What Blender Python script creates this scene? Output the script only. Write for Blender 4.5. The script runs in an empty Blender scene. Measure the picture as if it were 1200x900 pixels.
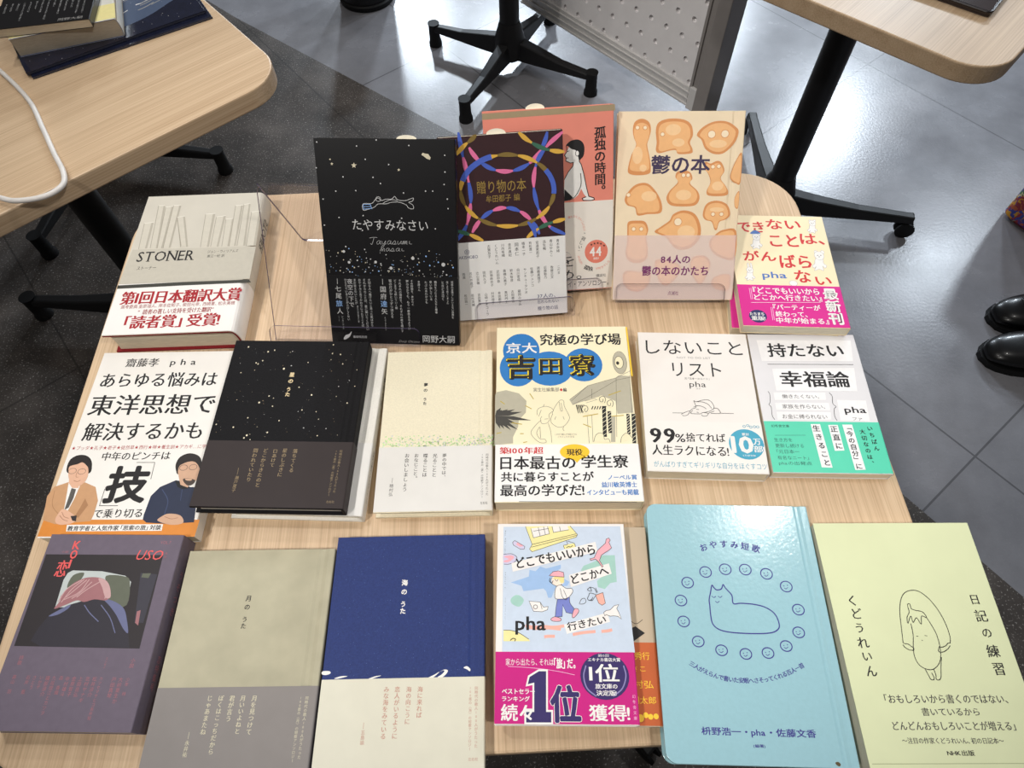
import bpy, bmesh, math, random
from mathutils import Matrix, Vector
import numpy as np

SC = bpy.context.scene
COL = SC.collection
MM = 0.001
TABLE_Z = 0.70            # height of the table tops above the floor

# ------------------------------------------------------------------ camera, world, lights, exposure
cam_data = bpy.data.cameras.new('camera')
cam = bpy.data.objects.new('camera', cam_data)
COL.objects.link(cam)
SC.camera = cam
cam_data.sensor_fit = 'HORIZONTAL'
cam_data.sensor_width = 36.0
cam_data.lens = 36.0 * 781.66 / 1200.0
cam_data.clip_start = 0.02
_p, _y, _r = 1.03721588, 0.0138153071, -0.0372695169      # pitch down, yaw, roll
_f = Vector((math.sin(_y) * math.cos(_p), math.cos(_y) * math.cos(_p), -math.sin(_p)))
_rt = Vector((math.cos(_y), -math.sin(_y), 0))
_up = _rt.cross(_f)
_r2 = math.cos(_r) * _rt + math.sin(_r) * _up
_u2 = -math.sin(_r) * _rt + math.cos(_r) * _up
_m = Matrix((_r2, _u2, -_f)).transposed().to_4x4()
_m.translation = Vector((0.41822, -0.60775, 0.56017 + TABLE_Z))
cam.matrix_world = _m

world = bpy.data.worlds.new('room_light')
SC.world = world
world.use_nodes = True
bg = world.node_tree.nodes['Background']
bg.inputs['Color'].default_value = (1.0, 0.97, 0.94, 1)
bg.inputs['Strength'].default_value = 0.09

def area(name, loc, target, size, power, color):
    d = bpy.data.lights.new(name, 'AREA')
    d.shape = 'DISK'
    d.size = size
    d.energy = power
    d.color = color
    o = bpy.data.objects.new(name, d)
    COL.objects.link(o)
    o.location = loc
    o.rotation_euler = (Vector(target) - Vector(loc)).to_track_quat('-Z', 'Y').to_euler()
    return o

def spot(name, loc, target, power, color, angle=40, size=0.07, blend=0.7):
    d = bpy.data.lights.new(name, 'SPOT')
    d.spot_size = math.radians(angle)
    d.spot_blend = blend
    d.shadow_soft_size = size
    d.energy = power
    d.color = color
    o = bpy.data.objects.new(name, d)
    COL.objects.link(o)
    o.location = loc
    o.rotation_euler = (Vector(target) - Vector(loc)).to_track_quat('-Z', 'Y').to_euler()
    return o

WARM = (1.0, 0.86, 0.70)
NEUT = (1.0, 0.965, 0.915)
COOL = (0.80, 0.90, 1.0)
# ceiling spots of the shop and one added for the partition, 2.6 m above the floor
area('ceiling_spot', (-0.40, 0.85, 2.60), (0.3, -0.2, 0.7), 0.14, 7, NEUT)
area('ceiling_spot', (-0.40, 0.08, 2.60), (-0.45, -0.1, 0.0), 0.14, 9, NEUT)
area('ceiling_spot', (1.35, 0.24, 2.60), (0.5, -0.25, 0.7), 0.10, 5.5, NEUT)
spot('ceiling_spot', (-0.50, -1.15, 2.60), (0.40, -0.12, 0.74), 84, NEUT, 34)
spot('ceiling_spot', (1.40, -1.15, 2.60), (0.45, -0.10, 0.74), 68, NEUT, 34)
spot('ceiling_spot', (-1.30, 0.10, 2.60), (0.82, 1.05, 0.42), 150, NEUT, 17)  # unseen lamp, added to brighten the perforated panel
area('ceiling_spot', (0.90, 1.9, 2.60), (0.7, 0.5, 0.4), 0.16, 8, NEUT)
# rows of cooler lights further back in the room
for _x, _yy, _pw in ((0.605, 5.03, 85), (3.17, 3.96, 80), (2.55, 5.6, 85), (-0.29, 5.9, 85), (3.6, 2.5, 30)):
    area('ceiling_panel_light', (_x, _yy, 2.62), (_x * 0.8 + 0.3, _yy - 1.0, 0.0), 0.28, _pw, COOL)

SC.view_settings.view_transform = 'Standard'
SC.view_settings.look = 'None'
SC.view_settings.gamma = 1.0
SC.view_settings.use_curve_mapping = False
SC.view_settings.exposure = -0.04
random.seed(7)
# ------------------------------------------------------------------ colours and materials
def lin(c):
    return tuple(((x / 255) / 12.92 if x / 255 <= 0.04045 else ((x / 255 + 0.055) / 1.055) ** 2.4) for x in c)

_mats = {}
def mat(name, rgb, rough=0.5, spec=0.5, metal=0.0, vary=0.06, scale=60.0, coat=0.0, bump=0.0):
    """plain surface with a faint procedural mottling"""
    if name in _mats:
        return _mats[name]
    m = bpy.data.materials.new(name)
    m.use_nodes = True
    nt = m.node_tree
    b = nt.nodes['Principled BSDF']
    b.inputs['Roughness'].default_value = rough
    b.inputs['Specular IOR Level'].default_value = spec
    b.inputs['Metallic'].default_value = metal
    b.inputs['Coat Weight'].default_value = coat
    b.inputs['Coat Roughness'].default_value = 0.08
    c = lin(rgb)
    tc = nt.nodes.new('ShaderNodeTexCoord')
    nz = nt.nodes.new('ShaderNodeTexNoise')
    nz.inputs['Scale'].default_value = scale
    nz.inputs['Detail'].default_value = 4
    nt.links.new(tc.outputs['Object'], nz.inputs['Vector'])
    cr = nt.nodes.new('ShaderNodeValToRGB')
    cr.color_ramp.elements[0].position = 0.3
    cr.color_ramp.elements[1].position = 0.7
    cr.color_ramp.elements[0].color = (*[x * (1 - vary) for x in c], 1)
    cr.color_ramp.elements[1].color = (*[min(1, x * (1 + vary)) for x in c], 1)
    nt.links.new(nz.outputs['Fac'], cr.inputs['Fac'])
    nt.links.new(cr.outputs['Color'], b.inputs['Base Color'])
    if bump:
        bp = nt.nodes.new('ShaderNodeBump')
        bp.inputs['Strength'].default_value = bump
        bp.inputs['Distance'].default_value = 0.001
        nt.links.new(nz.outputs['Fac'], bp.inputs['Height'])
        nt.links.new(bp.outputs['Normal'], b.inputs['Normal'])
    _mats[name] = m
    return m

INK = dict(
 ink=(30,28,30), ink2=(25,26,30), ink3=(75,72,70), gray3=(60,58,58), gray4=(88,85,82), gray5=(150,150,158), gray6=(150,148,145),
 white=(236,233,229), white2=(238,236,236), red=(165,32,42), red2=(150,45,50), red3=(205,48,52), gold=(214,204,178), silver=(205,205,205), holo=(150,190,245), tan=(130,110,85),
 holo2=(185,222,150), holo3=(165,195,140), gold2=(165,138,72), gold2b=(205,185,145), goldm=(150,130,98), navy=(38,42,95), navy2=(38,46,70), navy3=(60,72,105), navy4=(52,40,98), purple=(58,44,78), violet=(118,48,100),
 blue2=(82,120,185), blue3=(48,118,190), pinkl=(240,190,220), salmon=(224,128,108), k_strip=(160,142,112), suit=(198,152,112), suit2=(170,125,88), t_orange=(216,136,56),
 skin=(222,176,148), skin2=(160,110,85), skin3=(205,165,138), hair=(38,33,32), hair2=(70,58,52), watch=(50,44,46), s_face=(203,197,183), s_edge=(160,152,138), s_light=(228,224,214), s_low=(192,186,172), s_shade=(178,171,157), s_dark=(62,62,56),
 r_blue=(72,98,190), r_gold=(214,168,70), r_pink=(224,112,158), r_green=(58,104,84), r_olive=(126,104,52),
 c_edge=(214,144,86), c_mid=(238,182,124), c_lite=(244,202,152), c_hole=(246,226,194), n_dark=(150,156,112), n_teal=(48,98,90), teal2=(88,164,188), teal3=(72,164,192), brown=(88,74,44), indigo=(58,52,138),
 coral=(226,92,92), coral2=(164,104,114), ph_dark=(44,39,42), ph_sky=(188,194,192), ph_green=(96,100,86), ph_coat=(48,45,54), ph_coat2=(104,108,142), ph_hair=(158,108,112), ph_hair2=(196,158,158), ph_pane=(58,56,66),
 d_sky=(200,212,228), d_blue=(158,188,226), d_green=(162,202,190), d_yel=(240,228,160), d_wht=(238,232,228), d_lil=(206,200,226), d_pink=(238,172,182), d_face=(246,228,212), d_hair=(238,220,148), d_pants=(120,130,198), d_coral=(240,176,160), lil2=(140,130,180),
 y_gray=(184,178,158), y_gray2=(225,218,190), y_line=(80,78,72), y_line2=(120,112,95), y_ink=(38,37,36), y_cream=(240,230,194), y_leaf=(70,68,64), y_dash=(190,168,60), y_blue=(46,122,192), y_yel=(250,222,60), y_yel2=(246,205,60), y_yel3=(246,198,50),
 dust=(84,104,160), pinkb=(192,140,124), creamt=(212,204,176), photo_cloud=(70,84,110))
def ink(k):
    rough, metal = 0.5, 0.0
    if k in ('gold', 'silver', 'holo', 'holo2', 'holo3', 'gold2', 'gold2b'):
        rough, metal = 0.4, 0.25
    return mat('print_' + k, INK[k], rough, 0.35, metal, 0.03, 200)

def wood(name, grain, tone=1.0):
    m = bpy.data.materials.new(name)
    m.use_nodes = True
    nt = m.node_tree
    b = nt.nodes['Principled BSDF']
    b.inputs['Roughness'].default_value = 0.42
    b.inputs['Specular IOR Level'].default_value = 0.4
    tc = nt.nodes.new('ShaderNodeTexCoord')
    mp = nt.nodes.new('ShaderNodeMapping')
    mp.inputs['Scale'].default_value = tuple(2.0 if a == grain else 330 for a in 'xyz')
    nt.links.new(tc.outputs['Object'], mp.inputs['Vector'])
    n1 = nt.nodes.new('ShaderNodeTexNoise')
    n1.inputs['Scale'].default_value = 1.6
    n1.inputs['Detail'].default_value = 6
    n1.inputs['Roughness'].default_value = 0.65
    nt.links.new(mp.outputs['Vector'], n1.inputs['Vector'])
    mp2 = nt.nodes.new('ShaderNodeMapping')
    mp2.inputs['Scale'].default_value = tuple(0.6 if a == grain else 26 for a in 'xyz')
    nt.links.new(tc.outputs['Object'], mp2.inputs['Vector'])
    n2 = nt.nodes.new('ShaderNodeTexNoise')
    n2.inputs['Scale'].default_value = 2.0
    n2.inputs['Detail'].default_value = 3
    nt.links.new(mp2.outputs['Vector'], n2.inputs['Vector'])
    mx = nt.nodes.new('ShaderNodeMix')
    mx.data_type = 'FLOAT'
    mx.inputs[0].default_value = 0.3
    nt.links.new(n1.outputs['Fac'], mx.inputs[2])
    nt.links.new(n2.outputs['Fac'], mx.inputs[3])
    cr = nt.nodes.new('ShaderNodeValToRGB')
    e = cr.color_ramp.elements
    e[0].position, e[0].color = 0.33, (*[q * tone for q in lin((182, 152, 120))], 1)
    e[1].position, e[1].color = 0.67, (*[q * tone for q in lin((224, 198, 166))], 1)
    k = e.new(0.5)
    k.color = (*[q * tone for q in lin((208, 180, 147))], 1)
    nt.links.new(mx.outputs[0], cr.inputs['Fac'])
    nt.links.new(cr.outputs['Color'], b.inputs['Base Color'])
    return m

def acrylic(name, tint, edge=False):
    m = bpy.data.materials.new(name)
    m.use_nodes = True
    nt = m.node_tree
    nt.nodes.remove(nt.nodes['Principled BSDF'])
    out = nt.nodes['Material Output']
    tr = nt.nodes.new('ShaderNodeBsdfTransparent')
    tr.inputs['Color'].default_value = (*tint, 1)
    gl = nt.nodes.new('ShaderNodeBsdfGlossy')
    gl.inputs['Roughness'].default_value = 0.03
    gl.inputs['Color'].default_value = (1, 1, 1, 1)
    lw = nt.nodes.new('ShaderNodeLayerWeight')
    pw = nt.nodes.new('ShaderNodeMath')
    pw.operation = 'POWER'
    pw.inputs[1].default_value = 5
    nt.links.new(lw.outputs['Facing'], pw.inputs[0])
    fr = nt.nodes.new('ShaderNodeMapRange')
    fr.inputs['To Min'].default_value = 0.015
    fr.inputs['To Max'].default_value = 0.7
    nt.links.new(pw.outputs[0], fr.inputs['Value'])
    mx = nt.nodes.new('ShaderNodeMixShader')
    nt.links.new(fr.outputs['Result'], mx.inputs['Fac'])
    nt.links.new(tr.outputs['BSDF'], mx.inputs[1])
    nt.links.new(gl.outputs['BSDF'], mx.inputs[2])
    nt.links.new(mx.outputs['Shader'], out.inputs['Surface'])
    return m

def vellum(name):
    m = bpy.data.materials.new(name)
    m.use_nodes = True
    nt = m.node_tree
    b = nt.nodes['Principled BSDF']
    b.inputs['Base Color'].default_value = (*lin((248, 230, 222)), 1)
    b.inputs['Roughness'].default_value = 0.45
    out = nt.nodes['Material Output']
    tr = nt.nodes.new('ShaderNodeBsdfTransparent')
    nz = nt.nodes.new('ShaderNodeTexNoise')
    nz.inputs['Scale'].default_value = 300
    cr = nt.nodes.new('ShaderNodeMapRange')
    cr.inputs['To Min'].default_value = 0.46
    cr.inputs['To Max'].default_value = 0.56
    nt.links.new(nz.outputs['Fac'], cr.inputs['Value'])
    mx = nt.nodes.new('ShaderNodeMixShader')
    nt.links.new(cr.outputs['Result'], mx.inputs['Fac'])
    nt.links.new(tr.outputs['BSDF'], mx.inputs[1])
    nt.links.new(b.outputs['BSDF'], mx.inputs[2])
    nt.links.new(mx.outputs['Shader'], out.inputs['Surface'])
    return m

# ------------------------------------------------------------------ mesh helpers (all builders work in millimetres)
class MB:
    def __init__(s):
        s.v, s.f, s.m = [], [], []
    def add(s, verts, faces, mi=0):
        o = len(s.v)
        s.v.extend(verts)
        s.f.extend([tuple(i + o for i in f) for f in faces])
        s.m.extend([mi] * len(faces))
    def box(s, x0, x1, y0, y1, z0, z1, mi=0, M=None):
        vs = [Vector((x, y, z)) for z in (z0, z1) for x, y in ((x0, y0), (x1, y0), (x1, y1), (x0, y1))]
        if M is not None:
            vs = [M @ q for q in vs]
        s.add([tuple(q) for q in vs], [(3, 2, 1, 0), (4, 5, 6, 7), (0, 1, 5, 4), (1, 2, 6, 5), (2, 3, 7, 6), (3, 0, 4, 7)], mi)
    def prism(s, poly, z0, z1, mi=0, side=None):
        """vertical prism over a ccw polygon"""
        n = len(poly)
        s.add([(x, y, z0) for x, y in poly] + [(x, y, z1) for x, y in poly], [tuple(range(n))[::-1], tuple(range(n, 2 * n))], mi)
        s.add([(x, y, z0) for x, y in poly] + [(x, y, z1) for x, y in poly], [(i, (i + 1) % n, n + (i + 1) % n, n + i) for i in range(n)], mi if side is None else side)
    def profile(s, poly, y0, y1, mi=0):
        """closed polygon in xz pulled along y"""
        n = len(poly)
        vs = [(x, y0, z) for x, z in poly] + [(x, y1, z) for x, z in poly]
        s.add(vs, [(i, (i + 1) % n, n + (i + 1) % n, n + i) for i in range(n)], mi)
        bm = [Vector((x, z, 0)) for x, z in poly]
        from mathutils.geometry import tessellate_polygon
        t = tessellate_polygon([bm])
        s.add([(x, y0, z) for x, z in poly], [tuple(q) for q in t], mi)
        s.add([(x, y1, z) for x, z in poly], [tuple(q)[::-1] for q in t], mi)
    def tube(s, path, rad, n=12, mi=0, cap=True):
        path = [Vector(p) for p in path]
        rs = rad if isinstance(rad, (list, tuple)) else [rad] * len(path)
        prev = None
        rings = []
        for i, p in enumerate(path):
            t = (path[min(i + 1, len(path) - 1)] - path[max(i - 1, 0)]).normalized()
            if prev is None:
                a = t.orthogonal().normalized()
            else:
                a = (prev - t * prev.dot(t)).normalized()
            prev = a
            bb = t.cross(a)
            rings.append([tuple(p + (a * math.cos(2 * math.pi * k / n) + bb * math.sin(2 * math.pi * k / n)) * rs[i]) for k in range(n)])
        vs = [q for r in rings for q in r]
        fs = []
        for i in range(len(path) - 1):
            for k in range(n):
                fs.append((i * n + k, i * n + (k + 1) % n, (i + 1) * n + (k + 1) % n, (i + 1) * n + k))
        if cap:
            fs.append(tuple(range(n))[::-1])
            fs.append(tuple(range((len(path) - 1) * n, len(path) * n)))
        s.add(vs, fs, mi)
    def lathe(s, prof, n=32, mi=0, cx=0, cy=0):
        vs = [(cx + r * math.cos(2 * math.pi * k / n), cy + r * math.sin(2 * math.pi * k / n), z) for r, z in prof for k in range(n)]
        fs = []
        for i in range(len(prof) - 1):
            for k in range(n):
                fs.append((i * n + k, i * n + (k + 1) % n, (i + 1) * n + (k + 1) % n, (i + 1) * n + k))
        fs.append(tuple(range(n))[::-1])
        fs.append(tuple(range((len(prof) - 1) * n, len(prof) * n)))
        s.add(vs, fs, mi)
    def build(s, name, mats, parent=None, smooth=False, bevel=0, recalc=True):
        me = bpy.data.meshes.new(name)
        me.from_pydata([(x * MM, y * MM, z * MM) for x, y, z in s.v], [], s.f)
        if not isinstance(mats, (list, tuple)):
            mats = [mats]
        for q in mats:
            me.materials.append(q)
        me.polygons.foreach_set('material_index', s.m)
        if recalc:
            bm = bmesh.new()
            bm.from_mesh(me)
            bmesh.ops.remove_doubles(bm, verts=bm.verts, dist=1e-6)
            bmesh.ops.recalc_face_normals(bm, faces=bm.faces)
            bm.to_mesh(me)
            bm.free()
        if smooth:
            me.polygons.foreach_set('use_smooth', [True] * len(me.polygons))
            me.set_sharp_from_angle(angle=math.radians(40))
        me.update()
        o = bpy.data.objects.new(name, me)
        COL.objects.link(o)
        if parent is not None:
            o.parent = parent
        if bevel:
            md = o.modifiers.new('bevel', 'BEVEL')
            md.width = bevel * MM
            md.segments = 2
            md.limit_method = 'ANGLE'
            md.angle_limit = math.radians(50)
        return o

def thing(name, label, cat, loc=(0, 0, 0), rz=0.0, group=None, rot=None):
    """an Empty at the base of a thing; loc in millimetres on the table-top plane"""
    o = bpy.data.objects.new(name, None)
    o.empty_display_size = 0.03
    COL.objects.link(o)
    T = Matrix.Translation((loc[0] * MM, loc[1] * MM, loc[2] * MM + TABLE_Z))
    o.matrix_world = T @ (rot.to_4x4() if rot is not None else Matrix.Rotation(rz, 4, 'Z'))
    o['label'], o['category'] = label, cat
    if group:
        o['group'] = group
    return o

# ------------------------------------------------------------------ lettering: glyph outlines as flat meshes
_glyph = {}
def load_glyphs(chars):
    obs = []
    for ch in sorted(chars):
        cu = bpy.data.curves.new('glyph', 'FONT')
        cu.body = ch
        cu.resolution_u = 2
        o = bpy.data.objects.new('glyph', cu)
        COL.objects.link(o)
        obs.append((ch, o))
    dg = bpy.context.evaluated_depsgraph_get()
    for ch, o in obs:
        me = bpy.data.meshes.new_from_object(o.evaluated_get(dg))
        v = np.zeros(len(me.vertices) * 3)
        me.vertices.foreach_get('co', v)
        v = v.reshape(-1, 3)[:, :2]
        _glyph[ch] = (v, [tuple(p.vertices) for p in me.polygons])
        bpy.data.meshes.remove(me)
    for ch, o in obs:
        cu = o.data
        bpy.data.objects.remove(o)
        bpy.data.curves.remove(cu)

OFFS = {'r': [(0, 0)], 'i': [(0, 0)], 'l': [(0, 0)],
        'b': [(0, 0), (.022, .012), (-.022, -.012), (.022, -.012), (-.022, .012)],
        'h': [(0, 0)] + [(.05 * math.cos(a * math.pi / 4), .05 * math.sin(a * math.pi / 4)) for a in range(8)] + [(.025, 0), (-.025, 0)],
        'x': [(0, 0)] + [(.033 * math.cos(a * math.pi / 4), .033 * math.sin(a * math.pi / 4)) for a in range(8)],
        'm': [(0, 0), (.02, 0), (-.012, 0)],
        's': [(0, 0), (.012, 0)],
        'mb': [(0, 0), (.035, 0), (-.035, 0), (.018, .006), (-.018, -.006)]}
SERIF = {'T': [(.5, 0)], 'N': [(.12, 0), (.12, 1), (.88, 1)], 'R': [(.15, 0), (.9, 0)], 'E': [(.15, 0)]}

def layout_line(text, w):
    """glyph polys for one horizontal line in em units -> list of (verts, faces)"""
    x = 0.0
    out = []
    for ch in text:
        if ch == ' ':
            x += 0.35
            continue
        if ch == '\u3000':
            x += 1.0
            continue
        v, f = _glyph[ch]
        if len(v) == 0:
            x += .5
            continue
        if ord(ch) < 0x2000:
            a = v.copy()
            a[:, 0] += x - a[:, 0].min()
            adv = v[:, 0].max() - v[:, 0].min() + 0.10
            if ch.isdigit():
                a[:, 0] += .05
                adv += .06
        else:
            a = v.copy()
            a[:, 0] += x
            adv = 1.0
            if ch in '「『“(':
                a[:, 0] -= .3
                adv = .7
            if ch in '」』”)、,':
                adv = .7
        if w == 'i':
            a[:, 0] += a[:, 1] * .25
        out.append((a, f))
        if w == 's' and ch in SERIF:
            x0, x1, y0, y1 = a[:, 0].min(), a[:, 0].max(), a[:, 1].min(), a[:, 1].max()
            for fx, fy in SERIF[ch]:
                cx, cy = x0 + (x1 - x0) * fx, y0 + (y1 - y0) * fy
                out.append((np.array([(cx - .12, cy - .018), (cx + .12, cy - .018), (cx + .12, cy + .018), (cx - .12, cy + .018)]), [(0, 1, 2, 3)]))
        x += adv
    return out

def catmull(pts, closed=False, n=5):
    P = [np.array(p, float) for p in pts]
    N = len(P)
    if N < 3:
        return P
    out = []
    for i in range(N if closed else N - 1):
        p0 = P[(i - 1) % N] if (closed or i > 0) else P[0] * 2 - P[1]
        p1, p2 = P[i], P[(i + 1) % N]
        p3 = P[(i + 2) % N] if (closed or i + 2 < N) else P[-1] * 2 - P[-2]
        for k in range(n):
            t = k / n
            out.append(.5 * ((2 * p1) + (-p0 + p2) * t + (2 * p0 - 5 * p1 + 4 * p2 - p3) * t * t + (-p0 + 3 * p1 - 3 * p2 + p3) * t ** 3))
    if not closed:
        out.append(P[-1])
    return out

class Sheet:
    """prints on one flat surface; collects meshes per print group with stacked layers of ink"""
    def __init__(s):
        s.groups, s.boxes = {}, []
    def layer(s, pts):
        a = np.array(pts)
        x0, y0 = a.min(0)
        x1, y1 = a.max(0)
        l = 0
        for (bx0, by0, bx1, by1, bl) in s.boxes:
            if bx0 < x1 and bx1 > x0 and by0 < y1 and by1 > y0:
                l = max(l, bl + 1)
        s.boxes.append((x0, y0, x1, y1, l))
        return l
    def put(s, group, col, polys):
        """polys: list of (uv verts, faces, sub_layer)"""
        allp = np.concatenate([np.asarray(p[0], float) for p in polys])
        z = s.layer(allp) * .02
        g = s.groups.setdefault(group, (MB(), []))
        if col not in g[1]:
            g[1].append(col)
        mi = g[1].index(col)
        for v, f, sub in polys:
            g[0].add([(float(u), float(-vv), z + sub * .004) for u, vv in v], f, mi)
    def poly(s, group, col, pts):
        from mathutils.geometry import tessellate_polygon
        t = tessellate_polygon([[Vector((p[0], p[1], 0)) for p in pts]])
        s.put(group, col, [(pts, [tuple(q) for q in t], 0)])
    def line(s, group, col, pts, w, closed=False):
        P = np.array(pts, float)
        if closed:
            P = np.vstack([P, P[:1]])
        keep = [0] + [i for i in range(1, len(P)) if np.hypot(*(P[i] - P[i - 1])) > 1e-4]
        P = P[keep]
        n = len(P)
        if n < 2:
            return
        d = np.diff(P, axis=0)
        d /= np.maximum(np.hypot(d[:, 0], d[:, 1])[:, None], 1e-9)
        nn = np.zeros_like(P)
        nn[:-1] += d
        nn[1:] += d
        if closed:
            nn[0] += d[-1]
            nn[-1] += d[0]
        ln = np.hypot(nn[:, 0], nn[:, 1])
        nn = nn / np.maximum(ln[:, None], 1e-9)
        k = np.clip(2 / np.maximum(ln, 1e-9), 1, 1.6)
        if not closed:
            k[0] = k[-1] = 1
        off = np.stack([-nn[:, 1], nn[:, 0]], 1) * (w / 2) * k[:, None]
        V = np.concatenate([P + off, P - off])
        s.put(group, col, [(V, [(i, i + 1, n + i + 1, n + i) for i in range(n - 1)], 0)])
    def run(s, items):
        for it in items:
            k, grp, col = it[0], it[1], it[2]
            if k == 'H':
                _, _, _, t, u0, v0, u1, v1, w = it
                s.text(grp, col, t, u0, v0, u1, v1, w)
            elif k == 'T':
                _, _, _, t, a, b, h, w = it
                L = math.hypot(b[0] - a[0], b[1] - a[1])
                s.text(grp, col, t, 0, -h / 2, L, h / 2, w, (a, math.atan2(b[1] - a[1], b[0] - a[0])))
            elif k == 'V':
                _, _, _, t, u, v0, v1, size, w = it
                s.column(grp, col, t, u, v0, v1, size, w)
            elif k == 'A':
                _, _, _, t, pts, size, w = it
                P = np.array(catmull(pts, False, 8))
                L = np.concatenate([[0], np.cumsum(np.hypot(*np.diff(P, axis=0).T))])
                polys = []
                for i, ch in enumerate(t):
                    q = L[-1] * (i + .5) / len(t)
                    j = min(max(np.searchsorted(L, q) - 1, 0), len(P) - 2)
                    f = (q - L[j]) / max(L[j + 1] - L[j], 1e-9)
                    c = P[j] + (P[j + 1] - P[j]) * f
                    d = P[j + 1] - P[j]
                    a = math.atan2(d[1], d[0])
                    if a > math.radians(50):
                        a -= math.pi / 2
                    polys += s.glyph(ch, c, size, w, a)
                s.put(grp, col, polys)
            elif k == 'P':
                pts = it[3]
                s.poly(grp, col, catmull(pts, True, 4) if it[4] else pts)
            elif k == 'L':
                _, _, _, pts, w, sm, cl = it
                s.line(grp, col, catmull(pts, bool(cl), 5) if sm else pts, w, bool(cl))
            elif k == 'E':
                _, _, _, u, v, ru, rv, lw = it
                n = 10 if max(ru, rv) < 1 else 28
                pts = [(u + ru * math.cos(2 * math.pi * q / n), v + rv * math.sin(2 * math.pi * q / n)) for q in range(n)]
                if lw:
                    s.line(grp, col, pts, lw, True)
                else:
                    s.put(grp, col, [(pts, [tuple(range(n))], 0)])
            elif k == 'S':
                _, _, cols, u0, v0, u1, v1, n, r0, r1, pw, sd = it
                rg = random.Random(sd)
                byc = {}
                for q in range(n):
                    u, v = u0 + (u1 - u0) * rg.random(), v0 + (v1 - v0) * (rg.random() if sd in (1, 4) else rg.random() ** .6)
                    r = r0 + (r1 - r0) * rg.random() ** pw
                    byc.setdefault(cols[q % len(cols)], []).append(([(u + r * math.cos(a * math.pi / 3), v + r * math.sin(a * math.pi / 3)) for a in range(6)], [(0, 1, 2, 3, 4, 5)], 0))
                for c, pl in byc.items():
                    s.put(grp, c, pl)
            elif k == 'R':
                _, _, cols, pts, w, n = it
                P = np.array(catmull(pts, False, 8))
                w = w * .46
                m = len(P)
                d = np.gradient(P, axis=0)
                d /= np.hypot(d[:, 0], d[:, 1])[:, None]
                nr = np.stack([-d[:, 1], d[:, 0]], 1)
                t = np.linspace(0, n, m)
                wd = w * (.42 + .58 * np.abs(np.sin(math.pi * t)))
                for sg in range(n):
                    i0 = int(round(m * sg / n)); i1 = min(int(round(m * (sg + 1) / n)), m - 1)
                    if i1 <= i0: continue
                    A, B = P[i0:i1 + 1] + nr[i0:i1 + 1] * wd[i0:i1 + 1, None] / 2, P[i0:i1 + 1] - nr[i0:i1 + 1] * wd[i0:i1 + 1, None] / 2
                    q = len(A)
                    s.put(grp, cols[sg % len(cols)], [(np.concatenate([A, B]), [(i, i + 1, q + i + 1, q + i) for i in range(q - 1)], 0)])
    def text(s, grp, col, t, u0, v0, u1, v1, w, place=None):
        g = layout_line(t, w)
        A = np.concatenate([a for a, f in g])
        x0, y0 = A.min(0)
        x1, y1 = A.max(0)
        sx, sy = (u1 - u0) / max(x1 - x0, 1e-6), (v1 - v0) / max(y1 - y0, 1e-6)
        sy = min(sy, sx * 1.7)
        vm = (v0 + v1) / 2
        polys = []
        offs = OFFS[w]
        for j, (dx, dy) in enumerate(offs):
            for a, f in g:
                q = np.stack([u0 + (a[:, 0] - x0) * sx + dx * sy, vm - (a[:, 1] - (y0 + y1) / 2) * sy - dy * sy], 1)
                if place:
                    (px, py), an = place
                    ca, sa = math.cos(an), math.sin(an)
                    q = np.stack([px + q[:, 0] * ca - q[:, 1] * sa, py + q[:, 0] * sa + q[:, 1] * ca], 1)
                polys.append((q, f, len(offs) - j))
        s.put(grp, col, polys)
    def glyph(s, ch, c, size, w, an=0.0):
        if ch in ' \u3000':
            return []
        v, f = _glyph[ch]
        if len(v) == 0:
            return []
        a = v - (np.array([.5, .36]) if ord(ch) > 0x2000 else (v.min(0) + v.max(0)) / 2)
        a = a * size * (1 if ord(ch) > 0x2000 else .9)
        offs = OFFS[w]
        out = []
        for j, (dx, dy) in enumerate(offs):
            x, y = a[:, 0] + dx * size, -(a[:, 1] + dy * size)
            ca, sa = math.cos(an), math.sin(an)
            out.append((np.stack([c[0] + x * ca - y * sa, c[1] + x * sa + y * ca], 1), f, len(offs) - j))
        return out
    def column(s, grp, col, t, u, v0, v1, size, w):
        n = len(t)
        pitch = (v1 - v0) / n
        size = min(size, pitch * 1.25) if size else pitch * .96
        polys = []
        for i, ch in enumerate(t):
            c = (u, v0 + pitch * (i + .5))
            if ch in 'ー〈〉「」『』()—':
                polys += s.glyph(ch, c, size, w, math.pi / 2)
            elif ch in '、。':
                polys += s.glyph(ch, (c[0] + size * .6, c[1] - size * .55), size, w)
            else:
                polys += s.glyph(ch, c, size, w)
        s.put(grp, col, polys)
    def build(s, parents, z):
        """parents: function group -> parent object; every group becomes one mesh lying at height z"""
        for g, (mb, cols) in s.groups.items():
            par, name = parents(g.split('#')[0])
            mb.v = [(x, y, zz + z) for x, y, zz in mb.v]
            o = mb.build(name, [ink(c) for c in cols], par, recalc=False)

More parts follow.
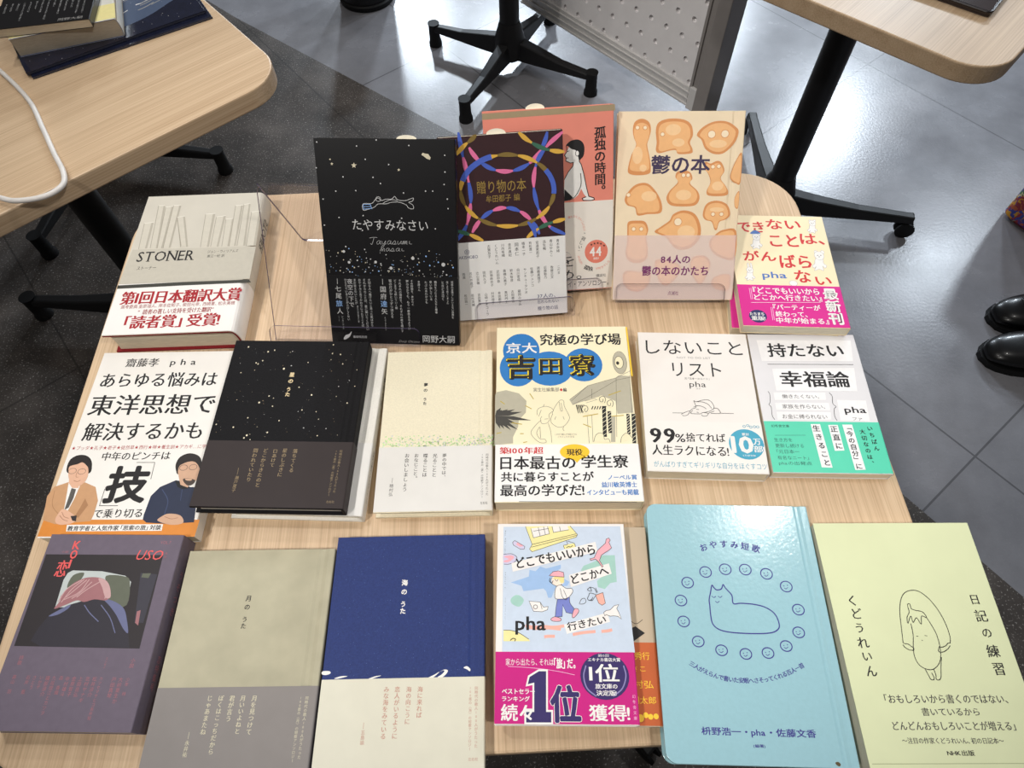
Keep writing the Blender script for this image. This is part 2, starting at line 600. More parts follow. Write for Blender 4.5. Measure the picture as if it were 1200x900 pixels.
# ------------------------------------------------------------------ book sizes, places (millimetres on the table) and what is printed on them (millimetres from the cover corner)
BOOK_GEOMETRY = {'shinai': ['flat', 549.372, -234.545, -4.784, 105.709, 147.789, 16.626], 'motanai': ['flat', 658.272, -239.264, -3.909, 104.397, 148.075, 10.914], 'dokodemo': ['flat', 404.809, -425.447, -3.061, 104.039, 148.733, 24.544], 'dekinai': ['flat', 665.032, -90.835, -5.33, 103.016, 147.725, 23.968], 'yoshida': ['flat', 410.863, -223.284, -2.669, 127.176, 181.937, 19.943], 'yume': ['flat', 303.0, -242.151, -1.8, 102.3, 164.479, 13.949], 'hoshi': ['flat', 157.935, -230.435, -4.043, 130.188, 168.918, 30.08], 'umi': ['flat', 270.307, -427.082, -1.609, 123.105, 172.0, 15.026], 'tsuki': ['flat', 147.094, -432.198, -1.997, 121.439, 172.0, 15.017], 'uso': ['flat', 31.974, -414.55, -3.384, 111.699, 145.924, 23.587], 'aray': ['flat', 22.629, -228.142, -2.248, 132.773, 186.594, 16.346], 'stoner': ['flat', 26.729, -27.848, -0.715, 131.056, 189.68, 30.065], 'oyasumi': ['flat', 531.09, -411.364, -4.086, 135.41, 192.787, 16.12], 'nikki': ['flat', 666.907, -436.344, -2.755, 127.809, 188.0, 17.484], 'tayasumi': ['stand', 245.92, -224.47, 10.0, -4.96, 52.59, 127.17, 192.26], 'okuri': ['stand', 368.68, -205.18, 9.0, 1.99, 56.01, 114.6, 176.11], 'kodoku': ['stand', 409.43, -175.74, 10.99, 1.38, 55.09, 123.36, 176.65], 'utsu': ['stand', 530.42, -189.75, 12.0, -3.5, 44.12, 121.99, 181.4]}
BAND_START = {'stoner': 125.77, 'tayasumi': 123.97, 'okuri': 96.43, 'kodoku': 87.0, 'utsu': 116.57, 'dekinai': 96.33, 'aray': None, 'hoshi': 107.07, 'yume': 102.93, 'umi': 110.0, 'tsuki': 104.63, 'uso': None, 'dokodemo': 99.63, 'oyasumi': None, 'nikki': None, 'yoshida': 127.73, 'shinai': 98.13, 'motanai': 97.1}
PRINTS = {
'stoner': [
 ["P","relief_picture","s_face",[[5.3,40.8],[15.3,39.7],[17.1,77.3],[8.3,78.4]],0],
 ["P","relief_picture","s_shade",[[12.8,40.0],[15.3,39.7],[17.1,77.3],[14.9,77.6]],0],
 ["L","relief_picture","s_edge",[[5.3,40.8],[8.3,78.4]],0.6,0,0],
 ["L","relief_picture","s_light",[[5.3,40.8],[15.3,39.7]],0.7,0,0],
 ["P","relief_picture","s_face",[[14.8,14.6],[22.0,15.0],[28.6,77.9],[20.5,77.5]],0],
 ["P","relief_picture","s_shade",[[20.2,14.9],[22.0,15.0],[28.6,77.9],[26.6,77.8]],0],
 ["L","relief_picture","s_edge",[[14.8,14.6],[20.5,77.5]],0.6,0,0],
 ["L","relief_picture","s_light",[[14.8,14.6],[22.0,15.0]],0.7,0,0],
 ["P","relief_picture","s_face",[[23.2,17.3],[31.8,16.5],[33.6,78.2],[28.1,77.9]],0],
 ["P","relief_picture","s_shade",[[29.6,16.7],[31.8,16.5],[33.6,78.2],[32.2,78.1]],0],
 ["L","relief_picture","s_edge",[[23.2,17.3],[28.1,77.9]],0.6,0,0],
 ["L","relief_picture","s_light",[[23.2,17.3],[31.8,16.5]],0.7,0,0],
 ["P","relief_picture","s_face",[[31.6,15.5],[39.8,15.3],[42.1,77.7],[34.3,78.2]],0],
 ["P","relief_picture","s_shade",[[37.8,15.3],[39.8,15.3],[42.1,77.7],[40.2,77.8]],0],
 ["L","relief_picture","s_edge",[[31.6,15.5],[34.3,78.2]],0.6,0,0],
 ["L","relief_picture","s_light",[[31.6,15.5],[39.8,15.3]],0.7,0,0],
 ["P","relief_picture","s_face",[[39.6,33.7],[47.8,32.5],[60.7,77.4],[53.0,77.7]],0],
 ["P","relief_picture","s_shade",[[45.8,32.8],[47.8,32.5],[60.7,77.4],[58.8,77.5]],0],
 ["L","relief_picture","s_edge",[[39.6,33.7],[53.0,77.7]],0.6,0,0],
 ["L","relief_picture","s_light",[[39.6,33.7],[47.8,32.5]],0.7,0,0],
 ["P","relief_picture","s_face",[[70.1,30.5],[80.6,30.0],[83.1,78.6],[74.1,78.7]],0],
 ["P","relief_picture","s_shade",[[78.0,30.1],[80.6,30.0],[83.1,78.6],[80.9,78.6]],0],
 ["L","relief_picture","s_edge",[[70.1,30.5],[74.1,78.7]],0.6,0,0],
 ["L","relief_picture","s_light",[[70.1,30.5],[80.6,30.0]],0.7,0,0],
 ["P","relief_picture","s_face",[[82.8,35.3],[93.0,33.9],[93.4,78.8],[85.0,78.7]],0],
 ["P","relief_picture","s_shade",[[90.5,34.2],[93.0,33.9],[93.4,78.8],[91.3,78.8]],0],
 ["L","relief_picture","s_edge",[[82.8,35.3],[85.0,78.7]],0.6,0,0],
 ["L","relief_picture","s_light",[[82.8,35.3],[93.0,33.9]],0.7,0,0],
 ["P","relief_picture","s_face",[[94.0,39.0],[102.8,38.5],[104.7,78.8],[96.8,78.7]],0],
 ["P","relief_picture","s_shade",[[100.6,38.7],[102.8,38.5],[104.7,78.8],[102.7,78.7]],0],
 ["L","relief_picture","s_edge",[[94.0,39.0],[96.8,78.7]],0.6,0,0],
 ["L","relief_picture","s_light",[[94.0,39.0],[102.8,38.5]],0.7,0,0],
 ["P","relief_picture","s_face",[[101.0,19.1],[109.2,18.9],[111.5,78.5],[104.7,78.8]],0],
 ["P","relief_picture","s_shade",[[107.1,19.0],[109.2,18.9],[111.5,78.5],[109.8,78.6]],0],
 ["L","relief_picture","s_edge",[[101.0,19.1],[104.7,78.8]],0.6,0,0],
 ["L","relief_picture","s_light",[[101.0,19.1],[109.2,18.9]],0.7,0,0],
 ["P","relief_picture","s_face",[[110.2,18.0],[117.1,16.7],[121.7,78.7],[113.1,78.9]],0],
 ["P","relief_picture","s_shade",[[115.4,17.0],[117.1,16.7],[121.7,78.7],[119.6,78.8]],0],
 ["L","relief_picture","s_edge",[[110.2,18.0],[113.1,78.9]],0.6,0,0],
 ["L","relief_picture","s_light",[[110.2,18.0],[117.1,16.7]],0.7,0,0],
 ["P","relief_picture","s_face",[[120.5,29.9],[130.9,28.8],[133.2,79.3],[123.0,79.4]],0],
 ["P","relief_picture","s_shade",[[128.3,29.1],[130.9,28.8],[133.2,79.3],[130.6,79.3]],0],
 ["L","relief_picture","s_edge",[[120.5,29.9],[123.0,79.4]],0.6,0,0],
 ["L","relief_picture","s_light",[[120.5,29.9],[130.9,28.8]],0.7,0,0],
 ["L","relief_picture","s_edge",[[40.0,35.3],[53.1,76.2]],0.8,0,0],
 ["P","relief_picture","s_low",[[2.0,78.7],[133.4,80.8],[134.1,124.7],[-0.4,125.6]],0],
 ["H","title_lettering","ink","STONER",10.0,82.3,70.5,96.3,"s"],
 ["H","author_lettering","ink","ジョン・ウィリアムズ",83.3,83.6,115.6,87.8,"r"],
 ["H","author_lettering","ink","東江一紀 訳",83.9,89.8,102.3,93.9,"r"],
 ["H","title_lettering","ink","ストーナー",13.3,102.6,33.3,107.3,"r"],
 ["P","band_stripe","s_dark",[[-0.7,127.0],[66.2,125.8],[133.7,125.8],[136.5,129.8],[67.2,130.3],[-0.2,131.5]],0],
 ["H","band_lettering","red","第1回日本翻訳大賞",7.8,135.8,128.6,152.3,"mb"],
 ["H","band_lettering","red2","選考委員:金原瑞人、岸本佐知子、柴田元幸、西崎憲、松永美穂",10.1,152.7,124.5,157.6,"r"],
 ["H","band_lettering","red2","“読者の著しい支持を受けた翻訳”",28.9,159.1,104.3,165.5,"m"],
 ["H","band_lettering","red","「読者賞」受賞!",19.3,166.9,112.7,182.7,"mb"],
],
'tayasumi': [
 ["P","star_picture","gold",[[35.0,20.4],[35.6,22.0],[37.4,22.1],[35.9,23.3],[36.2,25.0],[34.7,24.1],[33.1,25.0],[33.7,23.3],[32.3,22.2],[34.2,22.0]],0],
 ["P","star_picture","gold",[[14.9,20.4],[15.2,21.3],[16.2,21.4],[15.4,22.0],[15.6,22.9],[14.7,22.4],[13.8,22.9],[14.2,22.0],[13.5,21.4],[14.5,21.3]],0],
 ["P","star_picture","gold",[[75.5,24.9],[75.9,25.8],[76.9,25.9],[76.1,26.5],[76.2,27.4],[75.4,26.9],[74.5,27.4],[74.8,26.5],[74.1,25.9],[75.1,25.8]],0],
 ["P","star_picture","gold",[[13.6,17.1],[13.8,17.6],[14.4,17.7],[13.9,18.1],[14.0,18.7],[13.4,18.4],[12.8,18.7],[13.0,18.1],[12.6,17.7],[13.2,17.6]],0],
 ["P","star_picture","gold",[[97.8,11.3],[99.7,12.0],[102.7,12.4],[104.8,15.3],[104.2,17.3],[101.2,16.4],[98.4,14.2],[96.5,13.1]],0],
 ["E","star_picture","silver",2.83,3.45,0.63,0.58,0],
 ["E","star_picture","silver",38.55,6.39,0.62,0.59,0],
 ["E","star_picture","silver",45.62,17.57,0.63,0.59,0],
 ["E","star_picture","silver",56.61,1.06,0.62,0.58,0],
 ["E","star_picture","silver",85.65,5.41,0.62,0.58,0],
 ["E","star_picture","silver",66.55,21.85,0.62,0.6,0],
 ["E","star_picture","silver",24.02,32.96,0.64,0.6,0],
 ["E","star_picture","silver",58.0,38.3,0.64,0.61,0],
 ["E","star_picture","silver",16.28,45.66,0.64,0.62,0],
 ["E","star_picture","silver",34.78,44.93,0.64,0.61,0],
 ["E","star_picture","silver",51.54,33.06,0.63,0.6,0],
 ["E","star_picture","silver",0.11,25.44,0.64,0.6,0],
 ["E","star_picture","silver",78.76,46.42,0.64,0.61,0],
 ["E","star_picture","silver",99.09,44.49,0.64,0.61,0],
 ["E","star_picture","silver",105.67,44.4,0.63,0.6,0],
 ["E","star_picture","silver",117.49,13.31,0.62,0.58,0],
 ["E","star_picture","silver",117.32,27.59,0.63,0.6,0],
 ["E","star_picture","silver",116.29,38.43,0.63,0.6,0],
 ["E","star_picture","silver",17.14,69.27,0.65,0.63,0],
 ["E","star_picture","silver",39.98,67.22,0.64,0.62,0],
 ["E","star_picture","silver",75.85,69.06,0.65,0.63,0],
 ["E","star_picture","silver",119.36,59.76,0.63,0.62,0],
 ["E","star_picture","silver",2.69,76.55,0.66,0.64,0],
 ["E","star_picture","silver",106.96,78.25,0.64,0.64,0],
 ["E","star_picture","silver",3.75,52.93,0.64,0.62,0],
 ["E","star_picture","silver",118.85,51.24,0.63,0.62,0],
 ["E","star_picture","silver",38.2,80.86,0.66,0.64,0],
 ["S","star_picture",["silver","silver","gold","holo"],2,95,125,124,150,0.28,0.85,3.0,3],
 ["E","star_picture","silver",113.43,111.68,1.77,1.78,0],
 ["E","star_picture","silver",84.53,106.15,1.52,1.52,0],
 ["E","star_picture","silver",63.17,115.94,1.53,1.54,0],
 ["E","star_picture","silver",23.15,111.09,1.28,1.28,0],
 ["E","star_picture","silver",18.92,100.8,1.27,1.26,0],
 ["E","star_picture","silver",48.73,110.36,1.28,1.27,0],
 ["L","figure_drawing","silver",[[40.8,56.7],[48.7,56.1],[52.7,52.2],[55.2,51.2],[58.0,53.3],[62.5,52.1],[67.4,52.0],[70.5,49.6],[72.8,52.4],[79.6,53.2],[84.1,51.8],[87.6,50.8],[86.5,53.6],[83.2,54.6],[86.8,56.9],[87.2,60.3],[83.0,59.8],[80.7,57.0],[74.6,54.7],[67.3,54.8],[62.2,56.3],[54.8,56.5],[51.0,59.4],[45.1,61.4],[40.4,62.2]],0.45,1,1],
 ["L","figure_drawing","holo",[[40.7,57.1],[47.4,57.0],[48.4,60.6],[40.9,61.4]],0.5,0,1],
 ["L","figure_drawing","holo",[[40.8,59.3],[47.8,58.9]],0.4,0,0],
 ["E","figure_drawing","silver",55.13,52.18,2.22,2.13,0.4],
 ["L","figure_drawing","silver",[[58.6,56.4],[62.4,54.0],[67.4,52.5],[72.8,53.3]],0.45,1,0],
 ["H","title_lettering","silver","たやすみなさい",29.3,70.7,100.1,80.4,"r"],
 ["L","title_lettering","silver",[[44.2,87.8],[48.3,87.1],[51.8,87.3]],0.28,1,0],
 ["L","title_lettering","silver",[[48.8,87.1],[47.5,91.0],[46.3,93.6],[44.9,92.9]],0.28,1,0],
 ["L","title_lettering","silver",[[54.6,90.5],[52.6,90.2],[51.0,91.9],[51.9,93.5],[53.7,92.1],[54.6,90.3],[54.0,92.8],[55.2,93.3]],0.26,1,0],
 ["L","title_lettering","silver",[[56.1,90.3],[56.1,92.7],[57.5,93.0],[59.6,90.2],[57.5,95.3],[55.2,96.6],[56.2,94.7],[60.1,92.7]],0.26,1,0],
 ["L","title_lettering","silver",[[64.6,90.3],[62.7,90.1],[61.1,91.7],[62.0,93.3],[63.8,92.0],[64.7,90.1],[64.0,92.6],[65.3,93.1]],0.26,1,0],
 ["L","title_lettering","silver",[[65.1,92.9],[68.2,90.0],[68.8,91.9],[67.0,93.2],[65.6,92.7],[67.5,93.3],[70.1,92.8]],0.26,1,0],
 ["L","title_lettering","silver",[[71.2,90.0],[70.9,92.5],[72.1,93.0],[74.4,90.2],[74.0,92.4],[75.1,92.9]],0.26,1,0],
 ["L","title_lettering","silver",[[75.1,93.1],[76.3,90.1],[76.6,90.5],[76.4,92.9],[77.7,90.1],[78.1,90.4],[77.9,92.9],[79.2,90.1],[79.7,90.4],[79.4,92.7],[80.1,92.8]],0.26,1,0],
 ["L","title_lettering","silver",[[82.2,90.0],[82.0,92.4],[84.2,92.7]],0.26,1,0],
 ["L","title_lettering","silver",[[53.5,99.9],[55.1,97.4],[55.7,97.7],[55.4,99.8],[57.2,97.4],[57.9,97.6],[57.6,99.6],[58.3,99.7]],0.26,1,0],
 ["L","title_lettering","silver",[[62.8,97.3],[60.9,97.0],[59.4,98.4],[60.2,99.8],[61.9,98.7],[62.8,97.1],[62.2,99.2],[63.4,99.6]],0.26,1,0],
 ["L","title_lettering","silver",[[63.2,99.5],[66.2,97.0],[66.7,98.6],[65.0,99.7],[63.7,99.3],[65.5,99.8],[68.0,99.4]],0.26,1,0],
 ["L","title_lettering","silver",[[72.4,97.1],[70.5,96.9],[69.0,98.3],[69.8,99.6],[71.5,98.5],[72.4,97.0],[71.8,99.1],[73.0,99.5]],0.26,1,0],
 ["L","title_lettering","silver",[[74.7,97.1],[74.5,99.1],[76.6,99.3]],0.26,1,0],
 ["L","band_edge_line","gray6",[[-1.7,124.4],[63.2,124.4],[127.1,124.4]],0.5,0,0],
 ["V","band_lettering","silver","七尾",10.3,133.5,147.7,6.2,"r"],
 ["V","band_lettering","holo","旅",10.2,148.3,155.2,6.8,"r"],
 ["V","band_lettering","silver","人",10.25,155.8,163.0,6.3,"r"],
 ["L","band_lettering","silver",[[10.3,127.0],[10.1,132.3]],0.4,0,0],
 ["V","band_lettering","silver","国府",54.25,133.2,147.4,6.3,"r"],
 ["V","band_lettering","holo","達",54.2,147.7,154.9,6.8,"r"],
 ["V","band_lettering","silver","矢",54.25,155.2,162.4,6.3,"r"],
 ["L","band_lettering","silver",[[54.3,126.5],[54.2,132.0]],0.4,0,0],
 ["V","band_lettering","silver","ひとりでいることがさびしくない",18.25,126.8,168.9,0,"r"],
 ["V","band_lettering","silver","夜空の下で",22.35,126.8,155.5,0,"r"],
 ["V","band_lettering","silver","まだ言えないことが",27.1,126.7,152.3,0,"r"],
 ["V","band_lettering","silver","眠れない夜に読みたい歌",28.1,153.5,170.6,0,"r"],
 ["V","band_lettering","silver","おやすみと言うかわりにうたうことば",31.9,126.6,175.0,0,"r"],
 ["V","band_lettering","silver","それからのことは、星に聞いてください",36.45,126.5,178.8,0,"r"],
 ["V","band_lettering","silver","大切な人へ届けたいと思った歌ばかり",41.25,126.4,174.8,0,"r"],
 ["V","band_lettering","silver","街の灯がひとつずつ消える",61.7,126.7,165.4,0,"r"],
 ["V","band_lettering","silver","どこまでも続いていく朝",66.3,126.6,156.5,0,"r"],
 ["V","band_lettering","silver","それぞれの場所で、それぞれの夜を過ごす",70.9,126.5,179.9,0,"r"],
 ["V","band_lettering","silver","夢のなかでも、もう一度会えるように",78.1,126.9,177.1,0,"r"],
 ["V","band_lettering","silver","その時間を、あなたと",82.4,126.8,152.4,0,"r"],
 ["V","band_lettering","silver","本屋さん",89.3,127.4,138.0,0,"r"],
 ["V","band_lettering","silver","たぶんあれからも",96.1,127.7,150.2,0,"r"],
 ["V","band_lettering","silver","思い出している",100.7,127.4,147.0,0,"r"],
 ["V","band_lettering","silver","朝目をつむる人たちと電車",105.3,127.3,160.0,0,"r"],
 ["V","band_lettering","silver","ときどき泣く",112.25,127.4,146.7,0,"r"],
 ["V","band_lettering","silver","遠くまで来てしまった",116.7,127.3,150.4,0,"r"],
 ["V","band_lettering","silver","短歌の言葉でしかいえない世界を",121.35,127.2,164.7,0,"r"],
 ["V","band_lettering","silver","さよなら、またね",8.65,164.1,169.8,0,"r"],
 ["V","band_lettering","silver","シンガーソング",12.2,164.0,178.0,0,"r"],
 ["V","band_lettering","silver","ミュージシャン",54.6,164.3,178.3,0,"r"],
 ["H","band_author","silver","岡野大嗣",90.9,182.3,122.6,189.8,"r"],
 ["H","band_author","gray6","Daiji Okano",66.8,188.0,87.6,190.8,"i"],
 ["H","band_publisher_mark","silver","書肆侃侃房",21.2,184.2,35.1,186.7,"r"],
 ["P","band_publisher_mark","silver",[[20.1,180.0],[18.7,183.9],[16.3,186.7],[12.4,188.7],[11.5,187.4],[13.9,184.0],[17.2,182.8]],1],
],
'okuri': [
 ["R","ribbon_picture",["r_pink","r_blue"],[[28.5,9.7],[30.3,13.4],[32.5,16.8],[35.0,20.1],[37.8,23.0],[40.9,25.6],[44.3,27.9],[47.8,29.8],[51.5,31.2],[55.4,32.3],[59.3,32.9],[63.3,33.1],[67.3,32.8],[71.2,32.1],[75.1,31.0],[78.8,29.4],[82.4,27.5],[85.7,25.1],[88.8,22.4],[91.6,19.4],[94.1,16.1],[96.2,12.6],[98.0,8.9],[99.4,5.0],[100.5,0.9]],9,6],
 ["R","ribbon_picture",["r_pink","r_blue"],[[24.8,87.4],[26.9,83.9],[29.2,80.8],[31.6,77.8],[34.3,75.2],[37.0,72.9],[40.0,70.9],[43.0,69.2],[46.1,67.9],[49.3,66.9],[52.5,66.3],[55.7,66.0],[58.9,66.2],[62.2,66.6],[65.3,67.5],[68.4,68.7],[71.4,70.3],[74.3,72.1],[77.0,74.4],[79.6,76.9],[82.0,79.7],[84.2,82.8],[86.2,86.2],[87.9,89.8],[89.4,93.6]],9,6],
 ["R","ribbon_picture",["r_blue","r_pink"],[[20.0,-3.8],[21.8,13.9],[24.3,29.9],[26.3,50.8],[24.6,64.9],[19.2,81.4],[9.4,94.3]],9,5],
 ["R","ribbon_picture",["r_pink","r_blue"],[[114.6,1.9],[100.6,12.5],[90.6,25.3],[86.3,41.0],[86.8,57.4],[91.4,74.5],[100.3,87.4],[114.5,95.3]],9,6],
 ["R","ribbon_picture",["r_olive","r_gold"],[[104.9,53.3],[104.4,57.5],[103.1,61.7],[101.1,65.7],[98.4,69.5],[95.0,72.9],[91.0,75.9],[86.5,78.5],[81.5,80.7],[76.2,82.2],[70.5,83.3],[64.8,83.7],[58.9,83.6],[53.1,82.9],[47.4,81.6],[42.0,79.8],[37.0,77.4],[32.3,74.6],[28.2,71.4],[24.7,67.8],[21.8,64.0],[19.7,59.9],[18.2,55.7],[17.5,51.4],[17.5,47.1],[18.3,42.9],[19.8,38.9],[21.9,35.0],[24.8,31.5],[28.2,28.2],[32.1,25.4],[36.6,23.0],[41.4,21.0],[46.6,19.5],[51.9,18.6],[57.5,18.1],[63.1,18.2],[68.6,18.9],[74.1,20.0],[79.3,21.7],[84.3,23.9],[88.9,26.5],[93.0,29.5],[96.6,32.9],[99.6,36.6],[102.0,40.6],[103.7,44.7],[104.7,49.0],[104.9,53.3]],9,14],
 ["L","ribbon_picture","r_blue",[[19.8,38.9],[21.3,36.0],[23.2,33.3],[25.4,30.8],[27.9,28.4],[30.8,26.3],[33.9,24.4],[37.2,22.7],[40.7,21.2],[44.5,20.0],[48.3,19.1]],5.0,1,0],
 ["L","ribbon_picture","r_blue",[[97.7,34.1],[99.6,36.6],[101.3,39.2],[102.6,41.9],[103.7,44.7],[104.4,47.5],[104.8,50.4],[104.9,53.3],[104.6,56.1]],4.6,1,0],
 ["R","ribbon_picture",["r_gold","r_green"],[[74.3,-0.3],[82.1,6.8],[93.5,13.8],[105.2,17.7],[115.8,19.3]],9,3],
 ["R","ribbon_picture",["r_gold","r_olive"],[[15.8,15.7],[23.5,8.5],[30.9,3.4],[35.9,-0.6]],9,2],
 ["R","ribbon_picture",["r_gold","r_green"],[[77.0,96.1],[85.3,90.0],[95.4,85.0],[105.4,82.3],[114.9,80.6]],9,3],
 ["R","ribbon_picture",["r_gold","r_green"],[[34.8,95.9],[25.8,90.8],[18.6,87.5],[10.3,84.5]],9,2],
 ["R","ribbon_picture",["r_blue","r_blue"],[[78.8,80.9],[84.1,88.6],[85.5,96.2]],9,1],
 ["H","title_lettering","gold2","贈り物の本",32.6,40.1,78.8,51.7,"r"],
 ["H","title_lettering","gold2","牟田都子 編",40.4,53.6,72.2,60.2,"r"],
 ["V","band_lettering","ink","青木奈緒",106.9,99.3,112.7,0,"r"],
 ["V","band_lettering","ink","青山ゆみこ",100.2,99.1,116.3,0,"r"],
 ["V","band_lettering","ink","浅生鴨",93.65,99.3,109.6,0,"r"],
 ["V","band_lettering","ink","安達茉莉子",86.75,99.6,116.6,0,"r"],
 ["V","band_lettering","ink","有松遼一",80.0,99.7,112.3,0,"r"],
 ["V","band_lettering","ink","植本一子",73.25,99.6,113.4,0,"r"],
 ["V","band_lettering","ink","岡本仁",66.55,99.8,113.1,0,"r"],
 ["V","band_lettering","ink","金井真紀",59.8,99.8,113.5,0,"r"],
 ["V","band_lettering","ink","川内有緒",53.05,99.9,113.2,0,"r"],
 ["V","band_lettering","ink","くどうれいん",46.45,100.1,120.3,0,"r"],
 ["V","band_lettering","ink","古賀及子",39.5,100.1,113.6,0,"r"],
 ["V","band_lettering","ink","こだま",107.0,125.3,134.7,0,"r"],
 ["V","band_lettering","ink","後藤正文",100.2,125.3,138.7,0,"r"],
 ["V","band_lettering","ink","近藤聡乃",93.6,125.1,138.4,0,"r"],
 ["V","band_lettering","ink","斎藤真理子",86.85,125.2,142.4,0,"r"],
 ["V","band_lettering","ink","佐藤ジュンコ",80.2,125.4,145.6,0,"r"],
 ["V","band_lettering","ink","サンキュータツオ",73.6,125.7,152.5,0,"r"],
 ["V","band_lettering","ink","白川密成",66.7,125.5,138.9,0,"r"],
 ["V","band_lettering","ink","鈴木智彦",59.9,125.6,138.9,0,"r"],
 ["V","band_lettering","ink","高橋久美子",53.2,125.4,142.3,0,"r"],
 ["V","band_lettering","ink","武田砂鉄",46.65,125.7,139.0,0,"r"],
 ["V","band_lettering","ink","武塙麻衣子",39.9,125.7,142.4,0,"r"],
 ["V","band_lettering","ink","田尻久子",33.05,125.7,139.1,0,"r"],
 ["V","band_lettering","ink","辻山良雄",26.35,125.8,139.1,0,"r"],
 ["V","band_lettering","ink","名久井直子",19.7,125.8,142.3,0,"r"],
 ["V","band_lettering","ink","西淑",12.85,126.1,132.5,0,"r"],
 ["V","band_lettering","ink","藤岡みなみ",66.7,147.3,164.6,0,"r"],
 ["V","band_lettering","ink","古田徹也",59.85,147.4,160.6,0,"r"],
 ["V","band_lettering","ink","奥村門土",53.2,147.6,161.0,0,"r"],
 ["V","band_lettering","ink","牟田都子",46.6,147.8,160.9,0,"r"],
 ["V","band_lettering","ink","村井理子",39.8,147.7,160.7,0,"r"],
 ["V","band_lettering","ink","山崎ナオコーラ",33.15,148.1,172.4,0,"r"],
 ["V","band_lettering","ink","吉田篤弘",26.15,148.1,160.7,0,"r"],
 ["V","band_lettering","ink","若松英輔",19.65,148.2,161.4,0,"r"],
 ["V","band_lettering","ink","和田誠一",12.7,148.2,160.2,0,"r"],
 ["H","band_lettering","navy","37人の、",84.6,153.5,102.7,158.0,"r"],
 ["H","band_lettering","navy","忘れられない",84.3,159.9,105.8,163.6,"r"],
 ["H","band_lettering","navy","贈り物の話",84.5,166.6,105.1,170.9,"r"],
 ["H","band_lettering","navy","AKISHOBO",9.6,109.3,28.2,112.4,"r"],
 ["E","band_lettering","navy",18.03,105.71,2.23,2.26,0.35],
 ["L","band_lettering","navy",[[17.0,105.6],[18.1,104.4],[19.1,105.8],[17.9,107.0]],0.35,0,1],
],
'kodoku': [
 ["P","cover_strip","k_strip",[[0.1,1.4],[124.2,0.1],[124.5,5.5],[-0.3,6.7]],0],
 ["P","person_drawing","white",[[81.2,33.7],[78.6,39.3],[76.1,42.7],[77.7,45.1],[77.2,47.9],[81.6,50.0],[84.6,49.7],[84.0,53.0],[80.7,57.1],[75.6,63.9],[74.3,84.5],[84.0,83.9],[88.6,80.5],[91.7,74.6],[94.1,79.6],[96.6,82.7],[92.8,83.9],[93.5,85.9],[102.9,86.5],[104.7,85.2],[99.1,82.4],[97.2,74.9],[94.3,60.3],[91.9,51.8],[90.0,48.7],[92.0,44.8],[91.6,36.6]],0],
 ["P","person_drawing","ink",[[75.3,74.0],[80.3,79.2],[83.5,82.6],[80.1,84.9],[74.8,85.7]],0],
 ["P","person_drawing","ink",[[78.0,33.5],[82.0,30.1],[88.6,29.1],[93.4,31.7],[95.3,36.8],[94.5,43.8],[91.5,47.3],[90.0,48.7],[89.1,44.6],[87.1,43.3],[87.2,39.1],[82.8,37.3],[79.9,34.8]],1],
 ["L","person_drawing","ink",[[78.0,33.5],[78.6,39.3],[76.1,42.7],[77.7,45.1],[77.2,47.9],[81.6,50.0],[84.6,49.7],[84.0,53.0],[79.4,58.2],[75.3,65.1]],0.7,0,0],
 ["L","person_drawing","ink",[[90.0,48.7],[91.9,51.8],[94.3,60.3],[97.2,74.9],[99.1,82.4],[104.2,84.2],[104.7,85.7],[101.6,86.5],[93.5,85.9],[92.6,83.9],[96.6,82.7]],0.8,0,0],
 ["L","person_drawing","ink",[[91.3,60.1],[91.7,69.7],[89.6,75.7],[85.3,82.0],[80.1,84.9]],0.7,1,0],
 ["E","person_drawing","white",88.38,41.54,1.72,2.56,0],
 ["E","person_drawing","ink",88.38,41.54,1.72,2.56,0.5],
 ["L","person_drawing","ink",[[78.6,39.6],[80.8,38.8]],0.5,0,0],
 ["L","person_drawing","ink",[[77.7,45.3],[79.9,45.2]],0.5,0,0],
 ["V","title_lettering","ink","孤独の時間。",110.3,19.0,83.1,11.4,"b"],
 ["E","band_emblem","salmon",106.27,137.5,11.78,11.91,0],
 ["H","band_emblem","white","44",99.9,132.8,111.1,142.1,"b"],
 ["H","band_emblem","white","篇!",103.0,143.3,108.8,145.7,"r"],
 ["P","band_emblem","ink",[[101.3,128.9],[101.7,129.7],[102.6,129.9],[101.9,130.4],[102.1,131.3],[101.3,130.8],[100.5,131.2],[100.8,130.3],[100.1,129.7],[101.0,129.7]],0],
 ["P","band_emblem","ink",[[104.6,128.0],[104.9,128.8],[105.8,128.9],[105.1,129.5],[105.3,130.4],[104.6,129.8],[103.8,130.3],[104.0,129.4],[103.3,128.8],[104.2,128.8]],0],
 ["P","band_emblem","ink",[[107.8,127.7],[108.1,128.6],[109.0,128.7],[108.4,129.2],[108.6,130.1],[107.8,129.6],[107.0,130.0],[107.2,129.1],[106.6,128.5],[107.5,128.5]],0],
 ["P","band_emblem","ink",[[111.0,128.6],[111.4,129.5],[112.3,129.6],[111.6,130.1],[111.8,131.0],[111.0,130.5],[110.3,130.9],[110.5,130.1],[109.8,129.4],[110.7,129.4]],0],
 ["P","band_emblem","ink",[[114.3,130.7],[114.6,131.5],[115.5,131.7],[114.8,132.2],[115.1,133.1],[114.3,132.6],[113.5,133.0],[113.7,132.1],[113.0,131.5],[113.9,131.5]],0],
 ["A","band_lettering","salmon","誰もひとりでいたのに",[[78.0,101.7],[85.9,101.1],[92.1,106.5],[94.9,115.8]],2.8,"r"],
 ["A","band_lettering","ink","”寂しい”",[[96.2,117.6],[93.4,123.7],[90.1,129.8],[90.0,138.5]],4.39,"r"],
 ["A","band_lettering","salmon","なんだか、",[[88.2,140.7],[89.9,146.7],[93.3,150.5]],2.88,"r"],
